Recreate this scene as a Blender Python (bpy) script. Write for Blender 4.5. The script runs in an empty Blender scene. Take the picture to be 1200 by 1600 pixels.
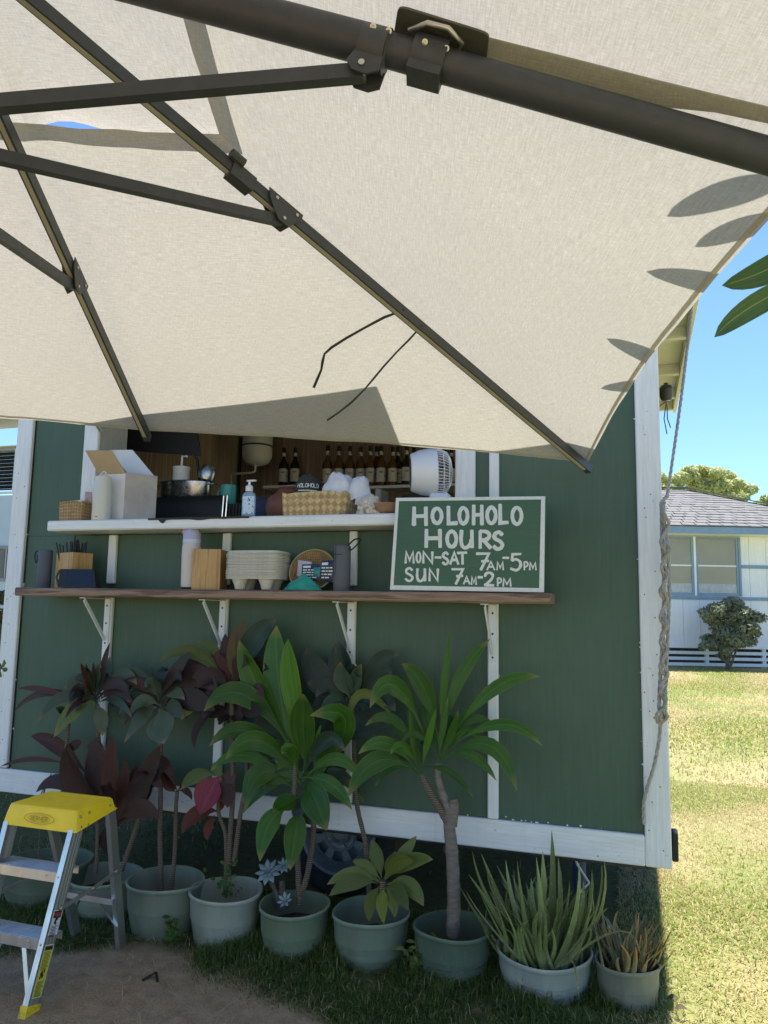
import bpy, bmesh, math, random
import numpy as np
from mathutils import Vector, Matrix, noise
PI = math.pi
random.seed(7)
scene = bpy.context.scene
COL = scene.collection

# ------------------------------------------------------------------ camera
CAM_H = 1.28
YAW, PITCH, ROLL, FPX = 18.25, 7.23, 1.05, 1189.2
cam_d = bpy.data.cameras.new("camera")
cam = bpy.data.objects.new("camera", cam_d)
COL.objects.link(cam)
Rm = Matrix.Rotation(math.radians(YAW), 3, 'Z') @ Matrix.Rotation(math.radians(90 + PITCH), 3, 'X') @ Matrix.Rotation(math.radians(ROLL), 3, 'Z')
CP = Vector((0, 0, CAM_H))
cam.matrix_world = Matrix.Translation(CP) @ Rm.to_4x4()
cam_d.sensor_fit = 'HORIZONTAL'
cam_d.sensor_width = 36
cam_d.lens = 36 * FPX / 1200
cam_d.clip_start = 0.02
cam_d.clip_end = 2000
scene.camera = cam

# ------------------------------------------------------------------ sky, sun, exposure
SUN = Vector((0.08, 0.34, 1.0)).normalized()
world = bpy.data.worlds.new("World")
scene.world = world
world.use_nodes = True
nt = world.node_tree
sky = nt.nodes.new('ShaderNodeTexSky')
sky.sky_type = 'NISHITA'
sky.sun_disc = False
sky.sun_elevation = math.asin(SUN.z)
sky.sun_rotation = math.atan2(SUN.x, SUN.y)
sky.air_density = 1.0
sky.dust_density = 0.0
sky.ozone_density = 9.0
bg = nt.nodes['Background']
bg.inputs['Strength'].default_value = 0.083
nt.links.new(sky.outputs[0], bg.inputs['Color'])
sun_d = bpy.data.lights.new("sun", 'SUN')
sun_d.energy = 3.6
sun_d.angle = math.radians(0.5)
sun_d.color = (1.0, 0.95, 0.87)
sun = bpy.data.objects.new("sun", sun_d)
sun.rotation_euler = SUN.to_track_quat('Z', 'Y').to_euler()
sun.location = (3, 8, 20)
COL.objects.link(sun)
scene.view_settings.view_transform = 'Standard'
scene.view_settings.look = 'None'
scene.view_settings.gamma = 1
scene.view_settings.use_curve_mapping = False
scene.view_settings.exposure = 1.55
scene.cycles.max_bounces = 10
scene.cycles.diffuse_bounces = 6
scene.cycles.transmission_bounces = 8
scene.cycles.transparent_max_bounces = 12

# ------------------------------------------------------------------ helpers
def ray(px, py):
    return Rm @ Vector(((px - 600) / FPX, -(py - 800) / FPX, -1.0))
def at(px, py, Y=None, Z=None, X=None):
    d = ray(px, py)
    if Y is not None: t = (Y - CP.y) / d.y
    elif Z is not None: t = (Z - CP.z) / d.z
    else: t = (X - CP.x) / d.x
    return CP + d * t
def at_pl(px, py, p0, n):
    d = ray(px, py)
    return CP + d * (n.dot(p0 - CP) / n.dot(d))
def depth(p):
    return -(Rm.transposed() @ (Vector(p) - CP)).z
def m_per_px(p):
    return depth(p) / FPX
V = Vector

class MB:
    """collects geometry for one mesh"""
    def __init__(s): s.v = []; s.f = []; s.uv = {}; s.mi = {}
    def add(s, vs, fs, mi=None):
        o = len(s.v); s.v += [tuple(x) for x in vs]
        for f in fs:
            if mi is not None: s.mi[len(s.f)] = mi
            s.f.append(tuple(i + o for i in f))
        return s
    def box(s, lo, hi, b=0.0, M=None, mi=None):
        lo = V(lo); hi = V(hi); c = (lo + hi) / 2; h = (hi - lo) / 2
        b = min(b, h.x * .9, h.y * .9, h.z * .9)
        vs = []; fs = []
        if b <= 1e-6:
            for sx in (-1, 1):
                for sy in (-1, 1):
                    for sz in (-1, 1): vs.append(c + V((sx * h.x, sy * h.y, sz * h.z)))
            fs = [(0, 1, 3, 2), (4, 6, 7, 5), (0, 4, 5, 1), (2, 3, 7, 6), (0, 2, 6, 4), (1, 5, 7, 3)]
        else:
            idx = {}
            for sx in (-1, 1):
                for sy in (-1, 1):
                    for sz in (-1, 1):
                        for a in range(3):
                            d = [h.x - b, h.y - b, h.z - b]; d[a] = (h.x, h.y, h.z)[a]
                            idx[(sx, sy, sz, a)] = len(vs)
                            vs.append(c + V((sx * d[0], sy * d[1], sz * d[2])))
            S = (-1, 1)
            for x in S: fs.append([idx[(x, y, z, 0)] for y, z in ((-1, -1), (1, -1), (1, 1), (-1, 1))][::x])
            for y in S: fs.append([idx[(x, y, z, 1)] for x, z in ((-1, -1), (-1, 1), (1, 1), (1, -1))][::y])
            for z in S: fs.append([idx[(x, y, z, 2)] for x, y in ((-1, -1), (1, -1), (1, 1), (-1, 1))][::z])
            for x in S:
                for y in S: fs.append([idx[(x, y, -1, 0)], idx[(x, y, 1, 0)], idx[(x, y, 1, 1)], idx[(x, y, -1, 1)]])
            for x in S:
                for z in S: fs.append([idx[(x, -1, z, 0)], idx[(x, 1, z, 0)], idx[(x, 1, z, 2)], idx[(x, -1, z, 2)]])
            for y in S:
                for z in S: fs.append([idx[(-1, y, z, 1)], idx[(1, y, z, 1)], idx[(1, y, z, 2)], idx[(-1, y, z, 2)]])
            for x in S:
                for y in S:
                    for z in S: fs.append([idx[(x, y, z, 0)], idx[(x, y, z, 1)], idx[(x, y, z, 2)]])
        if M is not None: vs = [M @ q for q in vs]
        return s.add(vs, fs, mi)
    def hexa(s, a, b, mi=None):
        """a, b: two matching quads (4 points each)"""
        return s.add(list(a) + list(b), [(3, 2, 1, 0), (4, 5, 6, 7), (0, 1, 5, 4), (1, 2, 6, 5), (2, 3, 7, 6), (3, 0, 4, 7)], mi)
    def bar(s, a, b, w, h, up=(0, 0, 1), mi=None):
        """rectangular bar from a to b, w across, h along up"""
        a = V(a); b = V(b); t = (b - a).normalized(); r = t.cross(V(up)).normalized(); u = r.cross(t)
        q = [r * w / 2 + u * h / 2, -r * w / 2 + u * h / 2, -r * w / 2 - u * h / 2, r * w / 2 - u * h / 2]
        return s.hexa([a + x for x in q], [b + x for x in q], mi)
    def tube(s, pts, r, n=8, cap=True, mi=None):
        pts = [V(p) for p in pts]; N = len(pts)
        rs = r if isinstance(r, (list, tuple)) else [r] * N
        vs = []; fs = []
        t0 = (pts[1] - pts[0]).normalized()
        nrm = t0.orthogonal().normalized()
        for i, p in enumerate(pts):
            t = (pts[min(i + 1, N - 1)] - pts[max(i - 1, 0)]).normalized()
            nrm = (nrm - t * nrm.dot(t)).normalized(); bn = t.cross(nrm)
            for k in range(n):
                a = 2 * PI * k / n
                vs.append(p + (nrm * math.cos(a) + bn * math.sin(a)) * rs[i])
        for i in range(N - 1):
            for k in range(n):
                k2 = (k + 1) % n
                fs.append((i * n + k, i * n + k2, (i + 1) * n + k2, (i + 1) * n + k))
        if cap:
            fs.append(tuple(range(n - 1, -1, -1))); fs.append(tuple((N - 1) * n + k for k in range(n)))
        return s.add(vs, fs, mi)
    def lathe(s, prof, c=(0, 0, 0), n=24, M=None, mi=None, sx=1, sy=1):
        """prof: (r, z) list, bottom to top along +Z; M optional matrix before translating"""
        c = V(c); vs = []; fs = []; rings = []
        for r, z in prof:
            if r < 1e-6:
                rings.append([len(vs)]); vs.append(V((0, 0, z)))
            else:
                rings.append(list(range(len(vs), len(vs) + n)))
                for k in range(n):
                    a = 2 * PI * k / n; vs.append(V((r * math.cos(a) * sx, r * math.sin(a) * sy, z)))
        for A, B in zip(rings, rings[1:]):
            for k in range(n):
                k2 = (k + 1) % n
                if len(A) == 1 and len(B) == 1: continue
                if len(A) == 1: fs.append((A[0], B[k2], B[k]))
                elif len(B) == 1: fs.append((A[k], A[k2], B[0]))
                else: fs.append((A[k], A[k2], B[k2], B[k]))
        if M is not None: vs = [M @ q for q in vs]
        return s.add([c + q for q in vs], fs, mi)
    def ball(s, c, r, n=12, m=8, sc=(1, 1, 1)):
        prof = [(r * math.sin(PI * i / m), -r * math.cos(PI * i / m)) for i in range(m + 1)]
        prof[0] = (0, -r); prof[-1] = (0, r)
        return s.lathe(prof, c, n, Matrix.Diagonal(V(sc)))
    def grid(s, P, uv=None):
        """P[i][j] points"""
        o = len(s.v); nu = len(P); nv = len(P[0])
        for row in P: s.v += [tuple(q) for q in row]
        for i in range(nu - 1):
            for j in range(nv - 1):
                if uv is not None:
                    s.uv[len(s.f)] = [uv[i][j], uv[i + 1][j], uv[i + 1][j + 1], uv[i][j + 1]]
                s.f.append((o + i * nv + j, o + (i + 1) * nv + j, o + (i + 1) * nv + j + 1, o + i * nv + j + 1))
        return s
    def build(s, name, mat, parent=None, smooth=35, kind=None):
        me = bpy.data.meshes.new(name)
        off = V(parent_loc(parent))
        me.from_pydata([tuple(V(q) - off) for q in s.v], [], s.f)
        for m_ in (mat if isinstance(mat, (list, tuple)) else [mat]): me.materials.append(m_)
        for k, i in s.mi.items(): me.polygons[k].material_index = i
        if s.uv:
            ul = me.uv_layers.new(name="UVMap")
            for k, q in s.uv.items():
                p = me.polygons[k]
                for li, c in zip(p.loop_indices, q): ul.data[li].uv = c
        if smooth:
            me.polygons.foreach_set('use_smooth', [True] * len(me.polygons))
            me.set_sharp_from_angle(angle=math.radians(smooth))
        me.update()
        o = bpy.data.objects.new(name, me)
        COL.objects.link(o)
        if parent is not None: o.parent = parent
        if kind: o['kind'] = kind
        return o
def parent_loc(p):
    l = V((0, 0, 0))
    while p is not None: l += p.location; p = p.parent
    return l
def tag(o, label, cat, group=None):
    o['label'] = label; o['category'] = cat
    if group: o['group'] = group
    return o
def thing(name, label, cat, loc=(0, 0, 0), group=None):
    o = bpy.data.objects.new(name, None)
    o.empty_display_size = .05
    COL.objects.link(o); o.location = loc
    return tag(o, label, cat, group)
def copy_tree(o, parent=None, delta=(0, 0, 0)):
    c = o.copy(); COL.objects.link(c)
    if parent is not None: c.parent = parent
    else: c.location = V(o.location) + V(delta)
    for ch in [x for x in o.children]: copy_tree(ch, c)
    return c
def rnd(a, b): return random.uniform(a, b)

# ------------------------------------------------------------------ materials
class NT:
    def __init__(s, name):
        s.m = bpy.data.materials.new(name); s.m.use_nodes = True; s.t = s.m.node_tree
        s.b = s.t.nodes['Principled BSDF']; s.out = s.t.nodes['Material Output']
    def n(s, typ, **kw):
        q = s.t.nodes.new(typ)
        for k, v in kw.items():
            if k in q.inputs: q.inputs[k].default_value = v
            else: setattr(q, k, v)
        return q
    def l(s, a, b): s.t.links.new(a, b)
    def coord(s, kind='Object', scale=(1, 1, 1)):
        tc = s.n('ShaderNodeTexCoord'); mp = s.n('ShaderNodeMapping'); mp.inputs['Scale'].default_value = scale
        s.l(tc.outputs[kind], mp.inputs['Vector']); return mp.outputs[0]
    def noise(s, vec, scale=10, detail=4, rough=.55):
        q = s.n('ShaderNodeTexNoise'); q.inputs['Scale'].default_value = scale; q.inputs['Detail'].default_value = detail; q.inputs['Roughness'].default_value = rough
        if vec is not None: s.l(vec, q.inputs['Vector'])
        return q.outputs['Fac']
    def ramp(s, fac, stops):
        q = s.n('ShaderNodeValToRGB'); el = q.color_ramp.elements
        while len(el) < len(stops): el.new(.5)
        for e, (p, c) in zip(el, stops):
            e.position = p; e.color = (c[0], c[1], c[2], 1) if hasattr(c, '__len__') else (c, c, c, 1)
        s.l(fac, q.inputs[0]); return q.outputs[0]
    def mix(s, fac, a, b, mode='MIX'):
        q = s.n('ShaderNodeMix'); q.data_type = 'RGBA'; q.blend_type = mode
        for inp, v in ((q.inputs[0], fac), (q.inputs[6], a), (q.inputs[7], b)):
            if isinstance(v, (int, float)): inp.default_value = v
            elif isinstance(v, (tuple, list)): inp.default_value = (v[0], v[1], v[2], 1)
            else: s.l(v, inp)
        return q.outputs[2]
    def bump(s, h, strength=.3, dist=.01):
        q = s.n('ShaderNodeBump'); q.inputs['Strength'].default_value = strength; q.inputs['Distance'].default_value = dist
        s.l(h, q.inputs['Height']); s.l(q.outputs[0], s.b.inputs['Normal']); return q
    def color(s, v):
        if isinstance(v, (tuple, list)): s.b.inputs['Base Color'].default_value = (v[0], v[1], v[2], 1)
        else: s.l(v, s.b.inputs['Base Color'])
    def set(s, **kw):
        for k, v in kw.items(): s.b.inputs[k.replace('_', ' ')].default_value = v
def simple(name, col, rough=.6, var=.15, sc=12, metal=0, bump=0, bsc=60, stretch=(1, 1, 1), spec=.5, objvar=0):
    t = NT(name); c = t.coord(scale=stretch); n = t.noise(c, sc)
    lo = [x * (1 - var) for x in col]; hi = [min(1, x * (1 + var)) for x in col]
    k = t.ramp(n, [(.3, lo), (.7, hi)])
    if objvar:
        oi = t.n('ShaderNodeObjectInfo'); hv = t.n('ShaderNodeHueSaturation')
        ma = t.n('ShaderNodeMapRange'); ma.inputs[3].default_value = 1 - objvar; ma.inputs[4].default_value = 1 + objvar
        t.l(oi.outputs['Random'], ma.inputs[0]); t.l(ma.outputs[0], hv.inputs['Value']); t.l(k, hv.inputs['Color']); k = hv.outputs[0]
    t.color(k); t.set(Roughness=rough, Metallic=metal); t.b.inputs['Specular IOR Level'].default_value = spec
    r2 = t.ramp(t.noise(c, sc * 3), [(.3, max(0, rough - .08)), (.7, min(1, rough + .08))]); t.l(r2, t.b.inputs['Roughness'])
    if bump: t.bump(t.noise(c, bsc, 6), bump, .004)
    return t.m
def painted_wood(name, col, dirt=(.25, .22, .18), amount=.35, grain=(30, 30, 2), rough=.5):
    """paint over plywood or boards: grain relief, faint streaks, scattered scuffs"""
    t = NT(name); g = t.coord(scale=grain); c = t.coord()
    gr = t.noise(g, 3, 8, .65)
    base = t.ramp(gr, [(.25, [x * .84 for x in col]), (.75, [min(1, x * 1.1) for x in col])])
    blot = t.ramp(t.noise(c, 2.2, 5), [(.35, 0), (.75, 1)])
    base = t.mix(blot, base, t.mix(.35, base, [min(1, x * 1.35 + .012) for x in col]))
    sc = t.ramp(t.noise(c, 46, 3, .7), [(.66, 0), (.73, 1)])
    k = t.n('ShaderNodeMath', operation='MULTIPLY'); t.l(sc, k.inputs[0]); k.inputs[1].default_value = amount
    run = t.ramp(t.noise(t.coord(scale=(16, 16, .9)), 1.6, 5, .7), [(.56, 0), (.74, .34)]); base = t.mix(run, base, [x * .72 + y * .12 for x, y in zip(col, dirt)])
    t.color(t.mix(k.outputs[0], base, dirt)); t.set(Roughness=rough)
    t.bump(gr, .35, .003)
    return t.m
def leaf_mat(name, col, edge, rib, rough=.35, trans=.25, tip=None):
    t = NT(name); tc = t.n('ShaderNodeTexCoord'); sp = t.n('ShaderNodeSeparateXYZ'); t.l(tc.outputs['UV'], sp.inputs[0])
    u = t.n('ShaderNodeMath', operation='SUBTRACT'); t.l(sp.outputs[0], u.inputs[0]); u.inputs[1].default_value = .5
    a = t.n('ShaderNodeMath', operation='ABSOLUTE'); t.l(u.outputs[0], a.inputs[0])
    oi = t.n('ShaderNodeObjectInfo')
    mp = t.n('ShaderNodeMapping'); mp.inputs['Scale'].default_value = (60, 2, 1); t.l(tc.outputs['UV'], mp.inputs[0])
    add = t.n('ShaderNodeVectorMath', operation='ADD'); t.l(mp.outputs[0], add.inputs[0]); t.l(oi.outputs['Random'], add.inputs[1])
    st = t.noise(add.outputs[0], 1.0, 3)
    base = t.ramp(st, [(.3, [x * .62 for x in col]), (.7, [x * 1.35 for x in col])])
    big = t.noise(t.coord(), 9, 3)
    base = t.mix(t.ramp(big, [(.4, 0), (.75, .6)]), base, [x * .6 + y * .4 for x, y in zip(col, edge)])
    c = t.mix(t.ramp(a.outputs[0], [(.0, 1), (.035, 0)]), base, rib)
    c = t.mix(t.ramp(a.outputs[0], [(.455, 0), (.497, .75)]), c, edge)
    if tip: c = t.mix(t.ramp(sp.outputs[1], [(.86, 0), (.99, .9)]), c, tip)
    hv = t.n('ShaderNodeHueSaturation'); ma = t.n('ShaderNodeMapRange'); ma.inputs[3].default_value = .72; ma.inputs[4].default_value = 1.3
    t.l(oi.outputs['Random'], ma.inputs[0]); t.l(ma.outputs[0], hv.inputs['Value']); t.l(c, hv.inputs['Color']); c = hv.outputs[0]
    t.color(c); t.set(Roughness=rough); t.b.inputs['Specular IOR Level'].default_value = .32
    t.bump(st, .4, .003)
    tr = t.n('ShaderNodeBsdfTranslucent'); t.l(c, tr.inputs[0]); mx = t.n('ShaderNodeMixShader'); mx.inputs[0].default_value = trans
    t.l(t.b.outputs[0], mx.inputs[1]); t.l(tr.outputs[0], mx.inputs[2]); t.l(mx.outputs[0], t.out.inputs[0])
    return t.m

M_green = painted_wood('green_paint', (.064, .114, .072), (.12, .13, .10), .25, (26, 26, 1.3), .55)
M_white = painted_wood('white_paint', (.82, .83, .82), (.40, .37, .32), .5, (40, 40, 2.5), .5)
M_whiteh = painted_wood('white_paint_rail', (.82, .83, .82), (.40, .37, .32), .5, (2.5, 40, 40), .5)
M_cream = painted_wood('cream_paint', (.80, .78, .73), (.3, .25, .2), .3, (2, 30, 30), .6)
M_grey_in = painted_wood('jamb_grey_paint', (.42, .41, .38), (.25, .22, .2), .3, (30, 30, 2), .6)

def wood_mat(name, a, b, scale=(1.5, 30, 30), rough=.55):
    t = NT(name); g = t.coord(scale=scale)
    w = t.noise(g, 2.2, 7, .6)
    k = t.ramp(w, [(.25, a), (.5, b), (.62, [x * .7 for x in a]), (.8, [min(1, x * 1.2) for x in b])])
    fine = t.noise(t.coord(scale=[x * 5 for x in scale]), 3, 4)
    t.color(t.mix(t.ramp(fine, [(.3, 0), (.8, .45)]), k, [x * .55 for x in a])); t.set(Roughness=rough); t.bump(w, .4, .004)
    return t.m
M_plank = wood_mat('weathered_plank', (.16, .085, .055), (.36, .24, .17), (1.2, 26, 26), .6)
M_bamboo = wood_mat('bamboo_board', (.50, .27, .085), (.62, .37, .14), (40, 40, 1.5), .45)
M_dark = simple('charcoal_powder_coat', (.042, .046, .054), .5, .12, 30, 0, .12, 400)
M_darkplate = simple('olive_charcoal_plate', (.075, .073, .055), .5, .1, 30, 0, .1, 300)
M_chrome = simple('chrome', (.8, .8, .82), .12, .03, 20, 1)
M_steel = simple('brushed_steel', (.45, .45, .45), .28, .1, 20, 1)
M_bolt = simple('zinc_bolt', (.55, .53, .48), .35, .1, 40, 1)
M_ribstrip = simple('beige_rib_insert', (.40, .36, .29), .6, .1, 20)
M_black = simple('black_plastic', (.012, .0115, .011), .6, .2, 30)
M_blackgloss = simple('black_gloss', (.012, .012, .014), .12, .1, 30)
M_blackmat = simple('black_rubber_mat', (.03, .028, .027), .7, .2, 40, 0, .3, 120)
M_alu = simple('ladder_aluminium', (.62, .64, .66), .34, .12, 16, .9, .1, 200, (1, 1, .1))
M_yellow = simple('yellow_plastic', (.93, .66, .02), .42, .07, 14, 0, .08, 200)
M_soil = simple('potting_soil', (.045, .034, .026), .95, .5, 60, 0, 1.0, 90)
M_rope = simple('grey_rope', (.40, .37, .33), .9, .25, 60, 0, .5, 300)
M_whitepl = simple('white_plastic', (.78, .79, .82), .35, .03, 10)
M_offwhite = simple('offwhite_matte_enamel', (.66, .64, .57), .45, .05, 10)
M_card = simple('white_cardboard', (.72, .70, .68), .7, .04, 14)
M_cardin = simple('tan_cardboard_inside', (.55, .44, .30), .75, .05, 14)
M_teal = simple('teal_enamel', (.05, .34, .30), .4, .06, 10)
M_tealcloth = simple('teal_cloth', (.03, .30, .23), .8, .15, 40, 0, .4, 160)
M_pulp = simple('moulded_pulp', (.62, .58, .49), .9, .08, 60, 0, .5, 200)
M_lilac = simple('lilac_plastic', (.46, .44, .58), .4, .04, 10)
M_peach = simple('peach_plastic', (.68, .42, .32), .4, .05, 10)
M_speaker = simple('blue_grey_mesh', (.115, .125, .15), .75, .15, 300, 0, .5, 900)
M_speaker2 = simple('grey_mesh', (.13, .135, .145), .75, .15, 300, 0, .5, 900)
M_darkgrey = simple('dark_grey_plastic', (.05, .052, .055), .5, .1, 30)
M_tyre = simple('tyre_rubber', (.025, .026, .028), .8, .3, 30, 0, .3, 100)
M_rim = simple('grey_wheel_steel', (.26, .29, .32), .4, .15, 20, .4)
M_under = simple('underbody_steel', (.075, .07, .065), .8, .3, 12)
M_hatcloth = simple('white_cotton', (.72, .72, .76), .9, .05, 40, 0, .3, 300)
M_capcloth = simple('dark_olive_cotton', (.035, .04, .03), .85, .15, 80, 0, .3, 400)
M_coral = simple('bleached_coral', (.62, .56, .47), .85, .2, 40, 0, .6, 120)
M_wbowl = wood_mat('brown_wooden_bowl', (.30, .16, .09), (.42, .24, .14), (6, 6, 20), .5)
M_letter = simple('white_brush_paint', (.74, .76, .74), .6, .06, 60, 0, .3, 300)
M_signgreen = painted_wood('sign_green_paint', (.045, .12, .072), (.2, .25, .2), .12, (3, 30, 30), .5)
M_tan = simple('tan_strap', (.25, .2, .15), .8)
M_brown = simple('brown_painted_board', (.17, .07, .045), .6, .2, 20)

def weave_mat(name, a, b, scale=70):
    t = NT(name); tc = t.n('ShaderNodeTexCoord')
    mp = t.n('ShaderNodeMapping'); mp.inputs['Rotation'].default_value = (0, 0, PI / 4); t.l(tc.outputs['UV'], mp.inputs[0])
    ch = t.n('ShaderNodeTexChecker'); ch.inputs['Scale'].default_value = scale; t.l(mp.outputs[0], ch.inputs[0])
    n = t.noise(t.coord(), 45, 3)
    c = t.mix(ch.outputs['Fac'], a, b)
    c = t.mix(t.ramp(n, [(.35, 0), (.7, .6)]), c, [x * .55 for x in b])
    t.color(c); t.set(Roughness=.7); t.bump(ch.outputs['Fac'], .6, .004)
    return t.m
M_weave = weave_mat('woven_palm', (.70, .52, .27), (.46, .30, .12), 22)
M_weave2 = weave_mat('woven_palm_small', (.50, .33, .15), (.33, .20, .08), 30)

def canopy_mat():
    t = NT('umbrella_cloth'); tc = t.n('ShaderNodeTexCoord')
    def tex(sc):
        mp = t.n('ShaderNodeMapping'); mp.inputs['Scale'].default_value = sc; t.l(tc.outputs['UV'], mp.inputs[0]); return mp.outputs[0]
    a = t.noise(tex((28, 420, 1)), 1, 3, .6); b = t.noise(tex((420, 60, 1)), 1, 2, .5); c = t.noise(tex((2.2, 2.2, 1)), 1, 4)
    m1 = t.mix(.4, a, b)
    base = t.ramp(m1, [(.34, (.44, .415, .365)), (.52, (.555, .524, .462)), (.66, (.65, .63, .575))])
    base = t.mix(t.ramp(c, [(.35, 0), (.8, .35)]), base, (.46, .435, .385))
    st = t.ramp(t.noise(tex((9, 9, 1)), 1, 5, .7), [(.66, 0), (.74, .38)])
    base = t.mix(st, base, (.34, .29, .22))
    d = t.n('ShaderNodeBsdfDiffuse'); tr = t.n('ShaderNodeBsdfTranslucent'); t.l(base, d.inputs[0])
    t.l(base, tr.inputs[0]); mx = t.n('ShaderNodeMixShader'); mx.inputs[0].default_value = .285
    bp = t.n('ShaderNodeBump'); bp.inputs['Strength'].default_value = .25; bp.inputs['Distance'].default_value = .002; t.l(m1, bp.inputs['Height'])
    t.l(bp.outputs[0], d.inputs['Normal'])
    t.l(d.outputs[0], mx.inputs[1]); t.l(tr.outputs[0], mx.inputs[2]); t.l(mx.outputs[0], t.out.inputs[0])
    return t.m
M_canopy = canopy_mat()

def glassy(name, col, rough=.1, trans=.6):
    t = NT(name); t.color(col); t.set(Roughness=rough); t.b.inputs['Transmission Weight'].default_value = trans; return t.m
M_amber = glassy('amber_syrup_glass', (.13, .06, .022), .1, .2)
M_darkglass = glassy('dark_syrup_glass', (.02, .012, .01), .08, .1)
M_clearblue = glassy('clear_blue_gel', (.45, .68, .86), .08, .5)
def label_mat(name, paper, ink, sc=38):
    t = NT(name); c = t.coord(scale=(1, 1, 1.3))
    n = t.noise(c, sc, 2); t.color(t.ramp(n, [(.57, paper), (.64, ink)])); t.set(Roughness=.6); return t.m
M_label = label_mat('printed_bottle_label', (.62, .60, .55), (.16, .14, .12), 26)

# ------------------------------------------------------------------ setting: ground
def lawn_mat():
    t = NT('lawn_and_dirt'); c = t.coord(); sp = t.n('ShaderNodeSeparateXYZ'); t.l(c, sp.inputs[0])
    # dirt patch in front of the trailer: signed distance to a wandering edge
    nz = t.noise(c, 2.6, 5)
    xa = t.n('ShaderNodeMath', operation='ADD'); t.l(sp.outputs[0], xa.inputs[0]); xa.inputs[1].default_value = 1.62
    x2 = t.n('ShaderNodeMath', operation='MULTIPLY'); t.l(xa.outputs[0], x2.inputs[0]); t.l(xa.outputs[0], x2.inputs[1])
    m = t.n('ShaderNodeMath', operation='MULTIPLY_ADD'); t.l(x2.outputs[0], m.inputs[0]); m.inputs[1].default_value = .62; m.inputs[2].default_value = -2.56 - .15
    e = t.n('ShaderNodeMath', operation='ADD'); t.l(m.outputs[0], e.inputs[0]); t.l(sp.outputs[1], e.inputs[1])
    e2 = t.n('ShaderNodeMath', operation='MULTIPLY_ADD'); t.l(nz, e2.inputs[0]); e2.inputs[1].default_value = .24; t.l(e.outputs[0], e2.inputs[2])
    mask = t.ramp(e2.outputs[0], [(.0, 1), (.12, 0)])
    d1 = t.noise(c, 16, 8, .65); d2 = t.noise(c, 150, 3)
    dirt = t.mix(t.ramp(d1, [(.3, 0), (.7, 1)]), (.27, .19, .12), (.47, .35, .23))
    dirt = t.mix(t.ramp(d2, [(.45, 0), (.75, .6)]), dirt, (.54, .44, .31))
    g1 = t.noise(c, .9, 5); g2 = t.noise(c, 26, 5, .7); g3 = t.noise(t.coord(scale=(1, .35, 1)), .45, 3)
    lawn = t.ramp(g2, [(.3, (.13, .16, .045)), (.55, (.28, .27, .095)), (.75, (.44, .38, .175))])
    dry = t.ramp(g1, [(.42, 0), (.62, 1)])
    lawn = t.mix(dry, t.mix(.55, lawn, (.15, .25, .045)), t.mix(.5, lawn, (.44, .375, .18)))
    lawn = t.mix(t.ramp(g3, [(.45, 0), (.62, .85)]), lawn, (.47, .385, .235))
    # darker brown earth with thin grass under the trailer
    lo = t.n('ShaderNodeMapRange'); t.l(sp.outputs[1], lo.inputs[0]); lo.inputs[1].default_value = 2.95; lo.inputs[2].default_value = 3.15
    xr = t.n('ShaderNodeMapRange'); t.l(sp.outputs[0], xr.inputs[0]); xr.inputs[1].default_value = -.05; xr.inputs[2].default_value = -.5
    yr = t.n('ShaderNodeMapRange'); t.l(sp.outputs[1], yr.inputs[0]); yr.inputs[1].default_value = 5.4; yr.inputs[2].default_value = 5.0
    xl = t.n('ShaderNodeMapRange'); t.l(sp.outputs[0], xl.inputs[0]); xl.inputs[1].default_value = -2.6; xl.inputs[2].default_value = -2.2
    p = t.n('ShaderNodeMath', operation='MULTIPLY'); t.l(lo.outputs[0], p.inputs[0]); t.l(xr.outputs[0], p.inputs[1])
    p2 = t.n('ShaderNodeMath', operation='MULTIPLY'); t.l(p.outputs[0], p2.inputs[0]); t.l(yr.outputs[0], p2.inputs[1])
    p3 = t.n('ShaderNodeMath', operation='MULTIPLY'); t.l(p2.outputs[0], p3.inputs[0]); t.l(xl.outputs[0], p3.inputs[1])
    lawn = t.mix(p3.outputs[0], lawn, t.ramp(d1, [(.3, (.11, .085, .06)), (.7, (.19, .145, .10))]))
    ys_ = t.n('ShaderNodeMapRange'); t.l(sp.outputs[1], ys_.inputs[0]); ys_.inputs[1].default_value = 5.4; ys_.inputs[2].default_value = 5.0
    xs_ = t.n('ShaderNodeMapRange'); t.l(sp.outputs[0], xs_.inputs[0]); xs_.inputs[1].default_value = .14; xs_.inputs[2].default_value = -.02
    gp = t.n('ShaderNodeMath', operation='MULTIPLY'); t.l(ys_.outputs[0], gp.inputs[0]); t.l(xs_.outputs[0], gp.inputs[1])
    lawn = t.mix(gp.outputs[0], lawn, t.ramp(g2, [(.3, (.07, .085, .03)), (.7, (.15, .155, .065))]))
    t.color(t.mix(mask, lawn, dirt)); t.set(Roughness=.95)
    t.b.inputs['Specular IOR Level'].default_value = .1
    t.bump(t.mix(.5, d1, d2), .9, .02)
    return t.m
def dirt_edge(x, y):
    """>0 on grass, <0 on the bare dirt"""
    return y - (2.56 - .62 * (x + 1.62) ** 2) + (noise.noise(V((x * 2.6, y * 2.6, 0))) * .16)
g = MB()
xs = [-300, -60, -20, -8] + [-5 + .1 * i for i in range(81)] + [8, 20, 60, 300]
ys = [-300, -60, -10, -2] + [1 + .1 * i for i in range(61)] + [9, 12, 20, 60, 300]
def gz(x, y):
    if -5 <= x <= 3 and 1 <= y <= 7: return .012 * noise.noise(V((x * 2.1, y * 2.1, 1))) + .006 * noise.noise(V((x * 7, y * 7, 4)))
    return 0.0
g.grid([[(x, y, gz(x, y)) for y in ys] for x in xs])
o = g.build('lawn_ground', lawn_mat()); o['kind'] = 'structure'

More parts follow.
